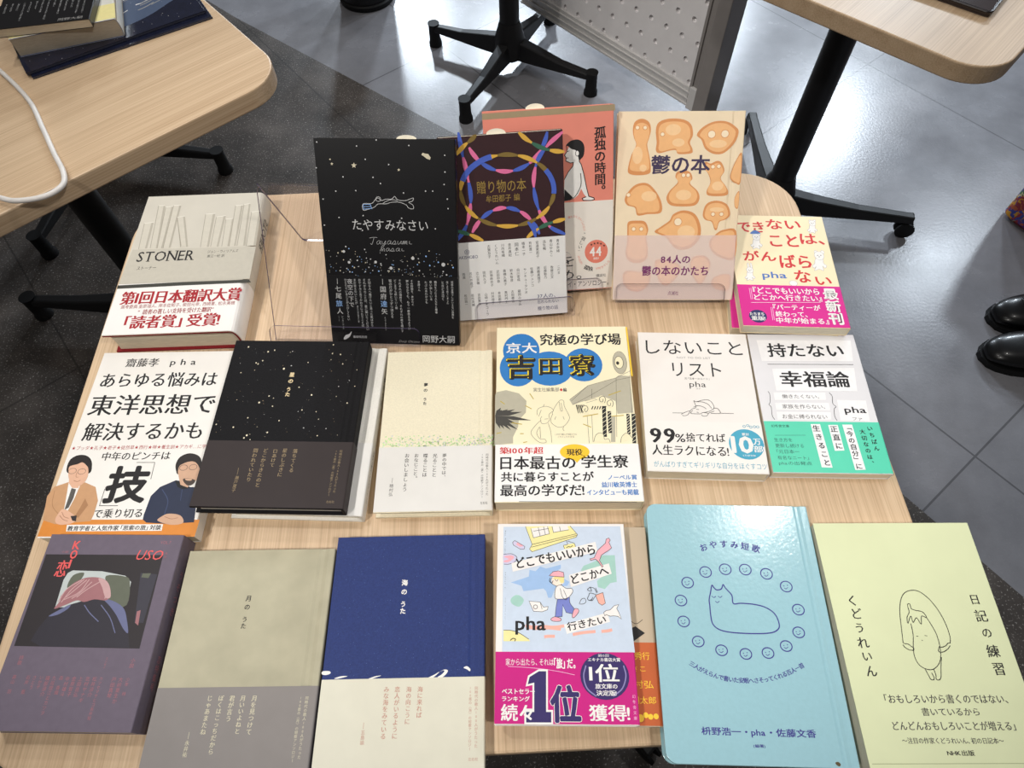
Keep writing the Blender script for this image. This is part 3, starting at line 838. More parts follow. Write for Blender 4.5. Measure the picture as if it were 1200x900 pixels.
 ["A","band_lettering","ink","孤独",[[93.9,152.3],[98.6,154.7],[102.7,155.3]],5.01,"b"],
 ["A","band_lettering","salmon","が好きでした",[[105.6,155.5],[113.3,153.7],[119.7,147.6]],2.91,"r"],
 ["H","band_lettering","ink","を",68.9,139.9,83.5,151.1,"r"],
 ["H","band_lettering","ink","め。",68.5,155.0,90.9,164.9,"r"],
 ["H","band_lettering","ink","エッセイ・アンソロジー。",61.2,167.3,119.0,173.2,"r"],
 ["H","band_lettering","ink","講談社",106.0,161.0,116.2,164.3,"r"],
],
'utsu': [
 ["P","biscuit_picture#672","c_edge",[[14.2,16.6],[15.9,9.6],[22.4,6.7],[29.4,9.7],[31.7,16.7],[30.1,24.9],[28.7,30.8],[31.7,42.7],[33.1,52.2],[31.6,57.5],[20.4,58.9],[11.6,56.9],[11.3,49.7],[14.1,39.0],[18.0,30.7],[15.5,23.7]],1],
 ["P","biscuit_picture#672","c_mid",[[15.4,18.9],[16.8,12.9],[22.4,10.3],[28.5,12.9],[30.4,19.0],[29.1,26.0],[27.8,31.1],[30.4,41.3],[31.6,49.5],[30.3,54.0],[20.7,55.2],[13.1,53.5],[12.9,47.3],[15.3,38.1],[18.6,31.0],[16.5,24.9]],1],
 ["P","biscuit_picture#765","c_edge",[[37.7,28.5],[36.4,16.8],[39.3,9.8],[49.0,6.8],[62.5,7.6],[70.1,12.3],[72.4,21.6],[69.9,28.6],[72.7,34.6],[71.7,38.6],[59.4,39.2],[56.7,35.7],[50.5,36.1],[40.7,38.4],[37.3,35.6]],1],
 ["P","biscuit_picture#765","c_mid",[[40.2,28.1],[39.0,18.0],[41.5,12.0],[49.8,9.5],[61.5,10.1],[68.1,14.2],[70.0,22.2],[67.8,28.3],[70.3,33.3],[69.4,36.8],[58.8,37.4],[56.5,34.3],[51.2,34.7],[42.7,36.7],[39.8,34.2]],1],
 ["P","biscuit_picture#922","c_edge",[[76.1,21.6],[81.4,14.7],[92.1,9.6],[104.3,9.7],[113.3,14.8],[116.1,19.5],[113.1,28.9],[103.9,38.2],[94.1,39.4],[85.1,34.6],[80.9,26.3]],1],
 ["P","biscuit_picture#922","c_mid",[[79.0,21.9],[83.5,15.9],[92.7,11.5],[103.2,11.6],[110.9,16.0],[113.3,20.1],[110.8,28.1],[102.9,36.2],[94.4,37.1],[86.7,33.0],[83.0,25.9]],1],
 ["P","biscuit_picture#640","c_edge",[[8.7,81.2],[13.4,72.7],[20.7,67.1],[30.8,66.7],[40.0,75.2],[45.6,86.2],[44.7,94.8],[32.1,96.0],[22.0,97.2],[19.2,89.8],[11.5,87.3]],1],
 ["P","biscuit_picture#640","c_mid",[[11.1,81.5],[15.2,74.1],[21.5,69.3],[30.2,68.9],[38.1,76.3],[42.9,85.8],[42.1,93.2],[31.3,94.2],[22.6,95.2],[20.2,88.9],[13.5,86.7]],1],
 ["P","biscuit_picture#870","c_edge",[[65.2,54.7],[71.5,56.0],[74.4,62.0],[72.2,66.8],[80.2,74.1],[82.4,81.4],[78.5,87.5],[67.2,88.7],[54.5,87.5],[49.9,81.3],[52.5,74.0],[60.3,65.6],[57.6,60.7],[59.1,55.9]],1],
 ["P","biscuit_picture#870","c_mid",[[65.3,57.0],[70.8,58.1],[73.2,63.3],[71.3,67.4],[78.2,73.7],[80.1,80.0],[76.7,85.2],[67.0,86.2],[56.1,85.2],[52.2,79.9],[54.4,73.6],[61.1,66.3],[58.8,62.2],[60.0,58.0]],1],
 ["P","biscuit_picture#955","c_edge",[[85.9,46.5],[91.0,48.2],[97.0,45.8],[101.6,47.3],[105.1,54.9],[101.9,62.1],[107.4,69.4],[110.3,75.4],[106.8,78.6],[91.7,78.5],[88.9,74.1],[92.1,65.7],[89.1,57.2],[85.0,52.4]],1],
 ["P","biscuit_picture#955","c_mid",[[87.4,48.5],[91.8,50.0],[97.0,47.9],[100.9,49.2],[103.9,55.8],[101.2,62.0],[105.9,68.2],[108.4,73.4],[105.4,76.1],[92.4,76.1],[90.0,72.3],[92.8,65.0],[90.1,57.8],[86.7,53.6]],1],
 ["P","biscuit_picture#1098","c_edge",[[120.8,38.8],[115.6,45.4],[111.5,57.3],[112.0,63.3],[117.2,67.0],[121.4,65.8]],1],
 ["P","biscuit_picture#1098","c_mid",[[120.2,41.2],[115.7,46.9],[112.2,57.2],[112.6,62.3],[117.1,65.5],[120.7,64.4]],1],
 ["P","biscuit_picture#757","c_edge",[[39.8,113.4],[45.4,108.5],[54.0,102.3],[57.5,96.1],[67.4,92.4],[79.0,96.1],[85.4,108.5],[84.4,121.0],[74.7,129.8],[61.9,129.8],[51.0,118.5]],1],
 ["P","biscuit_picture#757","c_mid",[[43.1,113.0],[48.0,108.8],[55.4,103.4],[58.3,98.1],[66.9,94.9],[76.9,98.1],[82.3,108.8],[81.5,119.6],[73.1,127.1],[62.1,127.1],[52.8,117.4]],1],
 ["P","biscuit_picture#650","c_edge",[[12.4,110.9],[13.3,103.4],[22.2,102.2],[29.9,103.4],[33.3,110.9],[31.8,118.4],[33.6,128.5],[33.5,138.7],[26.5,143.8],[16.1,142.5],[11.5,134.8],[12.8,123.4]],1],
 ["P","biscuit_picture#650","c_mid",[[13.9,112.4],[14.7,106.0],[22.3,104.9],[29.0,106.0],[31.9,112.4],[30.6,118.9],[32.1,127.6],[32.1,136.3],[26.0,140.7],[17.1,139.5],[13.1,133.0],[14.3,123.2]],1],
 ["P","biscuit_picture#945","c_edge",[[86.6,96.2],[89.7,86.3],[99.6,83.2],[109.9,86.9],[113.6,96.2],[109.7,101.2],[103.6,103.6],[101.5,111.1],[99.0,110.6],[95.9,103.6],[89.5,101.6]],1],
 ["P","biscuit_picture#945","c_mid",[[88.5,96.4],[91.2,88.0],[99.6,85.3],[108.5,88.5],[111.7,96.5],[108.3,100.7],[103.0,102.9],[101.3,109.3],[99.1,108.8],[96.5,102.8],[90.9,101.1]],1],
 ["P","biscuit_picture#1000","c_edge",[[101.8,114.8],[109.2,111.1],[120.7,112.4],[121.4,138.8],[111.2,140.0],[99.3,133.7],[94.7,123.6]],1],
 ["P","biscuit_picture#1000","c_mid",[[102.7,116.2],[109.0,113.0],[118.9,114.1],[119.6,136.8],[110.8,137.9],[100.5,132.4],[96.6,123.8]],1],
 ["P","biscuit_picture#635","c_edge",[[10.1,154.0],[16.5,151.5],[26.9,152.7],[37.2,151.5],[36.5,164.4],[29.0,172.2],[17.3,171.6],[10.5,164.4]],1],
 ["P","biscuit_picture#635","c_mid",[[11.9,154.9],[17.4,152.7],[26.4,153.8],[35.2,152.7],[34.6,163.8],[28.2,170.5],[18.1,170.0],[12.2,163.8]],1],
 ["P","biscuit_picture#760","c_edge",[[41.9,141.2],[60.0,142.5],[68.1,148.9],[63.5,159.2],[53.5,167.0],[45.3,159.2]],1],
 ["P","biscuit_picture#760","c_mid",[[43.8,142.9],[59.4,144.0],[66.3,149.5],[62.4,158.3],[53.8,165.0],[46.8,158.3]],1],
 ["P","biscuit_picture#905","c_edge",[[79.1,138.7],[90.5,136.7],[97.4,143.8],[94.4,156.6],[88.5,165.7],[81.6,159.2],[77.1,148.9]],1],
 ["P","biscuit_picture#905","c_mid",[[80.2,140.3],[90.0,138.5],[95.9,144.7],[93.3,155.7],[88.3,163.5],[82.4,157.9],[78.5,149.1]],1],
 ["P","biscuit_picture#985","c_edge",[[101.0,159.2],[109.8,155.4],[118.1,156.7],[117.3,170.9],[105.7,170.9],[100.1,165.7]],1],
 ["P","biscuit_picture#985","c_mid",[[102.1,159.8],[109.6,156.4],[116.8,157.6],[116.1,169.8],[106.1,169.8],[101.3,165.3]],1],
 ["P","biscuit_picture#1088","c_edge",[[121.0,74.2],[117.0,80.3],[117.6,88.9],[121.0,90.1]],1],
 ["P","biscuit_picture#1088","c_mid",[[120.8,75.5],[117.3,80.7],[117.8,88.1],[120.7,89.2]],1],
 ["E","biscuit_picture#672","c_edge",18.57,14.79,2.34,2.22,0],
 ["E","biscuit_picture#672","c_hole",18.57,14.79,1.73,1.63,0],
 ["E","biscuit_picture#672","c_edge",25.97,14.83,2.35,2.22,0],
 ["E","biscuit_picture#672","c_hole",25.97,14.83,1.73,1.63,0],
 ["E","biscuit_picture#765","c_edge",43.05,21.0,2.34,2.22,0],
 ["E","biscuit_picture#765","c_hole",43.05,21.0,1.73,1.64,0],
 ["E","biscuit_picture#922","c_edge",90.39,21.25,4.06,3.86,0],
 ["E","biscuit_picture#922","c_hole",90.39,21.25,3.45,3.27,0],
 ["E","biscuit_picture#922","c_edge",103.15,20.84,4.06,3.87,0],
 ["E","biscuit_picture#922","c_hole",103.15,20.84,3.44,3.28,0],
 ["E","biscuit_picture#640","c_edge",12.35,77.53,2.39,2.33,0],
 ["E","biscuit_picture#640","c_hole",12.35,77.53,1.76,1.71,0],
 ["E","biscuit_picture#870","c_edge",65.48,59.07,2.37,2.28,0],
 ["E","biscuit_picture#870","c_hole",65.48,59.07,1.75,1.68,0],
 ["E","biscuit_picture#870","c_edge",69.98,59.08,2.37,2.29,0],
 ["E","biscuit_picture#870","c_hole",69.98,59.08,1.75,1.69,0],
 ["E","biscuit_picture#955","c_edge",93.66,51.27,2.36,2.27,0],
 ["E","biscuit_picture#955","c_hole",93.66,51.27,1.74,1.68,0],
 ["E","biscuit_picture#955","c_edge",99.35,50.82,2.36,2.27,0],
 ["E","biscuit_picture#955","c_hole",99.35,50.82,1.74,1.67,0],
 ["E","biscuit_picture#945","c_edge",96.71,96.18,2.4,2.35,0],
 ["E","biscuit_picture#945","c_hole",96.71,96.18,1.77,1.73,0],
 ["E","biscuit_picture#945","c_edge",105.05,96.21,2.4,2.34,0],
 ["E","biscuit_picture#945","c_hole",105.05,96.21,1.77,1.72,0],
 ["E","biscuit_picture#650","c_edge",18.72,110.4,2.43,2.37,0],
 ["E","biscuit_picture#650","c_hole",18.72,110.4,1.79,1.75,0],
 ["E","biscuit_picture#650","c_edge",26.38,110.41,2.43,2.38,0],
 ["E","biscuit_picture#650","c_hole",26.38,110.41,1.79,1.75,0],
 ["E","biscuit_picture#757","c_edge",62.46,103.52,4.19,4.1,0],
 ["E","biscuit_picture#757","c_hole",62.46,103.52,3.55,3.48,0],
 ["E","biscuit_picture#672","c_lite",19.63,40.23,4.98,8.1,0],
 ["E","biscuit_picture#672","c_lite",25.63,52.18,3.5,3.36,0],
 ["E","biscuit_picture#765","c_lite",53.19,16.84,7.39,5.15,0],
 ["E","biscuit_picture#765","c_lite",58.77,28.59,5.94,3.77,0],
 ["E","biscuit_picture#922","c_lite",97.15,29.96,8.39,3.76,0],
 ["E","biscuit_picture#640","c_lite",32.6,78.82,7.56,4.89,0],
 ["E","biscuit_picture#870","c_lite",66.55,77.71,7.55,4.88,0],
 ["E","biscuit_picture#955","c_lite",99.39,69.32,5.51,4.37,0],
 ["E","biscuit_picture#757","c_lite",71.17,113.5,8.66,6.52,0],
 ["E","biscuit_picture#945","c_lite",100.2,91.76,7.06,2.22,0],
 ["H","title_lettering","purple","鬱の本",33.7,40.4,90.3,57.6,"b"],
 ["H","band_lettering","violet","84人の",47.5,136.2,76.6,144.3,"b"],
 ["H","band_lettering","violet","鬱の本のかたち",28.9,146.9,95.3,156.6,"b"],
 ["H","band_lettering","violet","点滅社",56.0,172.2,66.9,176.3,"r"],
],
'dekinai': [
 ["H","title_lettering","red3","でき",10.6,9.2,37.7,24.3,"b"],
 ["H","title_lettering","red3","ない",41.6,5.2,77.2,19.3,"b"],
 ["H","title_lettering","red3","こと",42.0,27.4,70.7,43.8,"b"],
 ["H","title_lettering","red3","は、",74.1,25.4,98.4,39.8,"b"],
 ["H","title_lettering","red3","がん",11.4,50.8,44.7,64.1,"b"],
 ["H","title_lettering","red3","ばら",48.0,55.3,79.4,72.8,"b"],
 ["H","title_lettering","red3","な",60.1,75.8,75.6,91.7,"b"],
 ["H","title_lettering","red3","い",80.2,84.1,95.5,94.2,"b"],
 ["H","author_lettering","blue2","pha",27.5,78.8,51.5,89.4,"b"],
 ["E","animal_drawing#592","white",88.93,6.07,1.3,1.79,0],
 ["E","animal_drawing#592","gray5",88.93,6.07,1.3,1.79,0.25],
 ["E","animal_drawing#592","white",93.69,5.93,1.3,1.79,0],
 ["E","animal_drawing#592","gray5",93.69,5.93,1.3,1.79,0.25],
 ["P","animal_drawing#592","white",[[87.6,12.5],[86.1,17.5],[83.9,19.5],[84.9,21.9],[86.6,20.4],[84.9,24.3],[88.3,22.7],[91.3,24.1],[91.4,19.7],[92.8,21.6],[94.3,19.2],[92.6,16.8],[92.7,12.4]],1],
 ["L","animal_drawing#592","gray5",[[87.6,12.5],[86.1,17.5],[83.9,19.5],[84.9,21.9],[86.6,20.4],[84.9,24.3],[88.3,22.7],[91.3,24.1],[91.4,19.7],[92.8,21.6],[94.3,19.2],[92.6,16.8],[92.7,12.4]],0.3,1,1],
 ["E","animal_drawing#592","white",90.69,9.48,3.46,4.15,0],
 ["E","animal_drawing#592","gray5",90.69,9.48,3.46,4.15,0.25],
 ["E","animal_drawing#592","gray4",89.57,9.32,0.36,0.49,0],
 ["E","animal_drawing#592","gray4",91.88,9.25,0.36,0.5,0],
 ["E","animal_drawing#592","gray4",90.48,10.67,0.43,0.4,0],
 ["E","animal_drawing#245","white",26.07,27.28,1.54,2.08,0],
 ["E","animal_drawing#245","gray5",26.07,27.28,1.54,2.08,0.25],
 ["E","animal_drawing#245","white",31.69,27.12,1.53,2.08,0],
 ["E","animal_drawing#245","gray5",31.69,27.12,1.53,2.08,0.25],
 ["P","animal_drawing#245","white",[[24.9,34.8],[23.3,40.5],[20.9,42.8],[22.2,45.6],[24.1,43.8],[22.2,48.4],[26.2,46.6],[29.8,48.1],[29.6,43.1],[31.4,45.3],[33.1,42.4],[31.0,39.7],[30.8,34.6]],1],
 ["L","animal_drawing#245","gray5",[[24.9,34.8],[23.3,40.5],[20.9,42.8],[22.2,45.6],[24.1,43.8],[22.2,48.4],[26.2,46.6],[29.8,48.1],[29.6,43.1],[31.4,45.3],[33.1,42.4],[31.0,39.7],[30.8,34.6]],0.3,1,1],
 ["E","animal_drawing#245","white",28.33,31.23,4.08,4.81,0],
 ["E","animal_drawing#245","gray5",28.33,31.23,4.08,4.81,0.25],
 ["E","animal_drawing#245","gray4",27.0,31.04,0.43,0.58,0],
 ["E","animal_drawing#245","gray4",29.72,30.96,0.43,0.58,0],
 ["E","animal_drawing#245","gray4",28.14,32.61,0.51,0.46,0],
 ["E","animal_drawing#635","white",87.08,50.71,1.86,2.48,0],
 ["E","animal_drawing#635","gray5",87.08,50.71,1.86,2.48,0.25],
 ["E","animal_drawing#635","white",93.89,50.5,1.86,2.48,0],
 ["E","animal_drawing#635","gray5",93.89,50.5,1.86,2.48,0.25],
 ["P","animal_drawing#635","white",[[85.3,59.6],[83.0,66.4],[80.0,69.2],[81.4,72.5],[83.8,70.4],[81.3,75.8],[86.3,73.7],[90.5,75.5],[90.6,69.6],[92.6,72.2],[94.8,68.8],[92.3,65.5],[92.4,59.4]],1],
 ["L","animal_drawing#635","gray5",[[85.3,59.6],[83.0,66.4],[80.0,69.2],[81.4,72.5],[83.8,70.4],[81.3,75.8],[86.3,73.7],[90.5,75.5],[90.6,69.6],[92.6,72.2],[94.8,68.8],[92.3,65.5],[92.4,59.4]],0.3,1,1],
 ["E","animal_drawing#635","white",89.6,55.42,4.94,5.74,0],
 ["E","animal_drawing#635","gray5",89.6,55.42,4.94,5.74,0.25],
 ["E","animal_drawing#635","gray4",88.01,55.2,0.51,0.68,0],
 ["E","animal_drawing#635","gray4",91.3,55.1,0.51,0.68,0],
 ["E","animal_drawing#635","gray4",89.3,57.06,0.62,0.55,0],
 ["E","animal_drawing#205","white",14.61,71.84,0.95,4.76,0],
 ["E","animal_drawing#205","gray5",14.61,71.84,0.95,4.76,0.25],
 ["E","animal_drawing#205","white",17.66,71.75,0.95,4.75,0],
 ["E","animal_drawing#205","gray5",17.66,71.75,0.95,4.75,0.25],
 ["P","animal_drawing#205","white",[[12.6,79.9],[11.3,84.7],[9.2,86.6],[10.4,88.9],[12.0,87.4],[10.4,91.2],[13.8,89.7],[16.9,91.0],[16.7,86.8],[18.3,88.6],[19.7,86.3],[17.8,84.0],[17.7,79.8]],1],
 ["L","animal_drawing#205","gray5",[[12.6,79.9],[11.3,84.7],[9.2,86.6],[10.4,88.9],[12.0,87.4],[10.4,91.2],[13.8,89.7],[16.9,91.0],[16.7,86.8],[18.3,88.6],[19.7,86.3],[17.8,84.0],[17.7,79.8]],0.3,1,1],
 ["E","animal_drawing#205","white",15.52,77.02,3.47,3.97,0],
 ["E","animal_drawing#205","gray5",15.52,77.02,3.47,3.97,0.25],
 ["E","animal_drawing#205","gray4",14.39,76.87,0.36,0.47,0],
 ["E","animal_drawing#205","gray4",16.7,76.79,0.37,0.48,0],
 ["E","animal_drawing#205","gray4",15.37,78.16,0.44,0.37,0],
 ["P","animal_drawing#245","blue2",[[22.7,26.6],[24.3,23.8],[27.5,21.3],[31.1,23.1],[32.9,26.3]],1],
 ["E","animal_drawing#9","white",56.99,93.05,4.04,3.56,0],
 ["E","animal_drawing#9","gray5",56.99,93.05,4.04,3.56,0.25],
 ["H","band_lettering","white","『どこでもいいから",15.1,99.1,80.5,107.4,"b"],
 ["H","band_lettering","white","どこかへ行きたい』",15.0,108.4,81.5,115.9,"b"],
 ["H","band_lettering","white","『パーティーが",32.1,120.5,78.0,127.3,"b"],
 ["H","band_lettering","white","終わって、",33.2,129.0,63.9,135.8,"b"],
 ["H","band_lettering","white","中年が始まる』",32.8,136.6,83.1,143.6,"b"],
 ["L","band_lettering","white",[[11.1,119.1],[79.9,116.9]],0.4,0,0],
 ["L","band_lettering","pinkl",[[11.6,100.7],[11.6,115.1]],0.5,0,0],
 ["L","band_lettering","pinkl",[[13.2,100.7],[13.2,115.0]],0.5,0,0],
 ["L","band_lettering","pinkl",[[29.8,124.5],[29.3,140.3]],0.5,0,0],
 ["L","band_lettering","pinkl",[[31.4,124.5],[30.9,140.2]],0.5,0,0],
 ["V","band_lettering","white","最新刊",91.2,98.6,144.4,14.5,"h"],
 ["V","band_lettering","ink","最新刊",91.15,99.8,143.5,12.3,"b"],
 ["E","band_emblem","navy",15.59,135.86,8.65,7.83,0],
 ["H","band_emblem","white","たちまち",8.1,131.3,21.8,134.9,"b"],
 ["H","band_emblem","white","重版!",9.0,135.8,22.3,140.9,"b"],
],
'aray': [
 ["H","author_lettering","ink","齋藤孝",25.1,7.0,57.1,16.8,"m"],
 ["H","author_lettering","ink","p h a",68.9,8.6,93.6,17.6,"m"],
 ["H","title_lettering","ink","あらゆる悩みは",6.8,23.6,118.7,39.8,"m"],
 ["H","title_lettering","ink","東洋思想で",4.4,48.0,122.5,69.8,"m"],
 ["H","title_lettering","ink","解決するかも",7.6,77.8,117.1,96.1,"m"],
 ["H","subtitle_lettering","red","★ブッダ★孔子★老子★徒然草★西行★禅★養生訓★アカギ…に学ぶ",1.7,101.2,128.6,105.3,"r"],
 ["H","subtitle_lettering","ink","中年のピンチは",32.3,107.7,93.9,116.0,"m"],
 ["H","subtitle_lettering","ink","技",45.2,122.6,80.7,155.6,"x"],
 ["L","subtitle_lettering","ink",[[65.2,118.3],[81.7,118.5],[82.4,134.5]],0.5,0,0],
 ["L","subtitle_lettering","ink",[[44.1,143.1],[44.2,158.6],[60.2,158.8]],0.5,0,0],
 ["H","subtitle_lettering","ink","で乗り切る",41.4,161.7,83.4,169.7,"m"],
 ["P","author_photograph","t_orange",[[-0.3,170.5],[134.7,172.3],[133.7,187.2],[-0.5,185.4]],0],
 ["P","author_photograph","suit",[[-1.1,170.9],[-1.6,167.8],[-4.8,149.2],[-1.7,140.7],[9.9,136.2],[24.7,136.8],[35.4,141.3],[41.4,154.0],[41.7,166.4],[40.7,172.4],[28.2,173.3],[11.0,174.7]],0],
 ["P","author_photograph","suit2",[[29.5,151.7],[34.1,158.0],[29.2,169.2],[25.5,168.2],[27.8,160.0]],0],
 ["L","author_photograph","suit2",[[0.0,144.0],[2.7,157.6],[12.3,167.0]],0.5,1,0],
 ["P","author_photograph","white",[[9.9,136.2],[21.1,139.4],[20.1,151.6],[17.9,163.0],[14.5,162.9],[12.6,151.5]],0],
 ["P","author_photograph","gray4",[[14.3,142.0],[18.7,143.2],[19.1,151.6],[17.8,159.9],[14.7,162.3],[14.6,151.5]],0],
 ["P","author_photograph","skin",[[9.0,132.3],[19.9,135.7],[20.4,142.1],[14.9,142.0],[10.2,137.1]],0],
 ["P","author_photograph","hair",[[4.2,125.3],[3.2,118.7],[4.8,113.3],[10.0,110.3],[16.7,110.6],[22.4,114.3],[25.6,120.5],[25.9,127.8],[16.1,130.2],[7.2,127.9]],1],
 ["P","author_photograph","skin",[[6.4,126.8],[5.5,121.8],[7.9,120.3],[12.1,119.2],[16.0,117.5],[20.7,120.5],[23.4,123.8],[25.1,130.4],[24.2,136.4],[19.8,140.4],[13.9,138.4],[8.6,132.3]],1],
 ["P","author_photograph","skin",[[9.7,171.0],[11.7,162.3],[14.8,161.5],[20.2,164.0],[26.1,168.2],[26.3,173.6],[15.1,175.3]],1],
 ["L","author_photograph","skin2",[[13.2,163.9],[16.6,168.1],[21.1,169.7]],0.4,1,0],
 ["L","author_photograph","skin2",[[12.3,167.0],[16.4,170.5],[20.9,172.2]],0.4,1,0],
 ["E","author_photograph","gray3",9.71,125.79,3.5,2.64,0.3],
 ["E","author_photograph","gray3",18.28,126.36,3.5,2.63,0.3],
 ["L","author_photograph","skin2",[[14.0,135.0],[17.5,135.9],[19.9,134.6]],0.5,1,0],
 ["L","author_photograph","skin2",[[14.2,127.0],[14.8,131.3],[17.0,131.8]],0.35,1,0],
 ["P","author_photograph","watch",[[22.0,167.7],[27.2,167.2],[28.2,172.3],[24.8,171.8]],0],
 ["P","author_photograph","navy2",[[85.5,171.6],[85.2,166.9],[86.7,150.4],[92.5,142.1],[105.0,135.9],[111.3,137.0],[119.1,142.5],[126.7,142.6],[130.3,174.6],[107.2,175.7],[89.2,174.3]],0],
 ["L","author_photograph","navy3",[[95.0,144.2],[102.8,154.8],[103.0,167.2]],0.7,1,0],
 ["L","author_photograph","navy3",[[112.6,142.4],[113.8,155.0]],0.5,1,0],
 ["P","author_photograph","ink2",[[104.1,136.3],[113.7,138.6],[119.3,143.5],[113.2,144.5],[108.2,142.3]],0],
 ["P","author_photograph","skin3",[[106.3,131.6],[118.2,140.3],[117.2,142.9],[110.1,140.2]],0],
 ["P","author_photograph","hair",[[103.3,127.6],[101.1,120.6],[103.4,113.3],[111.3,110.0],[120.2,112.9],[124.3,119.8],[125.0,127.9],[116.1,131.7],[106.1,130.5]],1],
 ["P","author_photograph","skin3",[[104.9,127.6],[104.9,122.4],[107.6,120.2],[111.3,118.5],[115.9,118.1],[119.8,120.0],[124.2,126.4],[124.1,134.0],[118.8,141.2],[111.5,137.7],[106.8,132.0]],1],
 ["P","author_photograph","hair2",[[111.2,134.9],[115.7,134.3],[122.2,136.1],[121.1,139.9],[117.4,141.2],[113.3,138.5]],1],
 ["P","author_photograph","skin3",[[113.1,134.5],[118.9,135.0],[118.5,136.5],[114.4,136.2]],1],
 ["E","author_photograph","gray3",108.93,123.98,3.49,2.63,0.35],
 ["E","author_photograph","gray3",117.43,123.67,3.48,2.63,0.35],
 ["P","author_photograph","skin3",[[98.6,172.8],[101.5,168.8],[106.8,166.6],[117.1,168.4],[121.0,174.9],[111.3,176.6]],1],
 ["L","author_photograph","skin2",[[103.5,169.2],[110.0,171.3],[115.6,170.4]],0.4,1,0],
 ["P","caption_panel","white",[[21.4,175.4],[104.1,175.9],[104.4,181.7],[22.6,181.2]],0],
 ["H","caption_panel","ink","教育学者と人気作家「思索の旅」対談",23.2,176.5,103.2,180.9,"b"],
],
'hoshi': [
 ["S","star_picture",["gold","silver","tan"],3,3,118,104,110,0.15,0.6,4.0,4],
 ["E","star_picture","gold",13.74,7.41,0.76,0.91,0],
 ["E","star_picture","gold",33.97,12.69,0.76,0.9,0],
 ["E","star_picture","gold",39.93,10.87,0.61,0.72,0],
 ["E","star_picture","gold",30.9,22.89,0.6,0.7,0],
 ["E","star_picture","gold",25.17,25.41,0.6,0.71,0],
 ["E","star_picture","gold",27.32,26.61,0.6,0.7,0],
 ["E","star_picture","gold",52.97,31.63,0.89,1.04,0],
 ["E","star_picture","gold",55.6,13.18,0.3,0.35,0],
 ["E","star_picture","gold",96.33,13.92,0.6,0.71,0],
 ["E","star_picture","gold",104.27,15.06,0.6,0.72,0],
 ["E","star_picture","gold",107.99,25.59,0.6,0.7,0],
 ["E","star_picture","gold",74.68,24.3,0.45,0.52,0],
 ["E","star_picture","gold",13.09,36.49,0.45,0.52,0],
 ["E","star_picture","gold",84.32,59.58,0.73,0.83,0],
 ["E","star_picture","gold",71.27,51.62,0.59,0.67,0],
 ["E","star_picture","gold",45.11,61.28,0.59,0.66,0],
 ["E","star_picture","gold",37.51,68.27,0.87,0.98,0],
 ["E","star_picture","gold",50.59,71.94,0.58,0.65,0],
 ["E","star_picture","gold",30.62,84.13,0.57,0.64,0],
 ["E","star_picture","gold",59.61,86.58,0.57,0.63,0],
 ["E","star_picture","gold",19.56,93.78,0.71,0.78,0],
 ["E","star_picture","gold",51.43,98.52,0.71,0.78,0],
 ["E","star_picture","gold",96.83,101.06,0.56,0.62,0],
 ["E","star_picture","gold",33.63,101.6,0.85,0.93,0],
 ["E","star_picture","gold",31.68,104.21,0.7,0.77,0],
 ["E","star_picture","gold",78.35,75.38,0.58,0.65,0],
 ["E","star_picture","gold",91.63,76.99,0.43,0.48,0],
 ["E","star_picture","gold",118.5,67.57,0.57,0.66,0],
 ["E","star_picture","gold",3.44,91.17,0.57,0.63,0],
 ["E","star_picture","gold",37.54,105.84,0.42,0.46,0],
 ["E","star_picture","gold",95.54,3.91,0.61,0.73,0],
 ["E","star_picture","gold",122.4,31.94,0.44,0.52,0],
 ["E","star_picture","gold",122.92,49.75,0.44,0.5,0],
 ["V","title_lettering","gold2b","星の",62.1,34.7,48.5,5.1,"x"],
 ["V","title_lettering","gold2b","うた",61.95,51.3,62.0,4.9,"x"],
 ["V","band_lettering","goldm","落ちてくる",80.15,114.3,136.8,0,"m"],
 ["V","band_lettering","goldm","星のしぶきに",70.95,113.8,141.0,0,"m"],
 ["V","band_lettering","goldm","口あけて",62.5,114.6,132.2,0,"m"],
 ["V","band_lettering","goldm","どこからきたのと",53.7,114.1,150.8,0,"m"],
 ["V","band_lettering","goldm","問われていたり",45.0,114.2,146.0,0,"m"],
 ["L","band_signature","goldm",[[33.8,133.1],[34.0,139.5]],0.3,0,0],
 ["V","band_signature","goldm","瀬戸夏子",34.35,140.4,155.5,0,"r"],
 ["V","band_blurb","goldm","同時代の歌人100人がうたった",120.55,114.7,154.6,0,"r"],
 ["V","band_blurb","goldm","100首の〈星〉の短歌アンソロジー",116.35,114.8,157.6,0,"r"],
 ["H","band_publisher","goldm","左右社",115.3,161.4,122.0,163.6,"r"],
],
'yume': [
 ["V","title_lettering","ink","夢の",38.9,35.1,47.0,4.0,"x"],
 ["V","title_lettering","ink","うた",38.85,51.6,60.5,3.7,"x"],
 ["S","foil_strip",["holo2","holo3","silver","holo2"],3,91,112,103,420,0.3,0.85,1.0,2],
 ["V","band_lettering","ink3","夢の中では、",59.4,110.2,135.0,0,"m"],
 ["V","band_lettering","ink3","光ることと",50.9,110.0,132.9,0,"m"],
 ["V","band_lettering","ink3","喋ることは",42.45,109.8,132.7,0,"m"],
 ["V","band_lettering","ink3","おなじこと。",34.25,109.6,135.7,0,"m"],
 ["V","band_lettering","ink3","お会いしましょう",25.8,109.4,146.0,0,"m"],
 ["L","band_signature","ink3",[[14.4,132.7],[14.2,137.6]],0.3,0,0],
 ["V","band_signature","ink3","穂村弘",13.95,138.3,150.1,0,"r"],
 ["V","band_blurb","ink3","同時代の歌人100人がうたった",97.65,111.1,151.0,0,"r"],
 ["V","band_blurb","ink3","100首の〈夢〉の短歌アンソロジー",93.35,111.0,153.2,0,"r"],
 ["H","band_publisher","ink3","左右社",91.9,156.3,98.2,158.9,"r"],
],
'umi': [
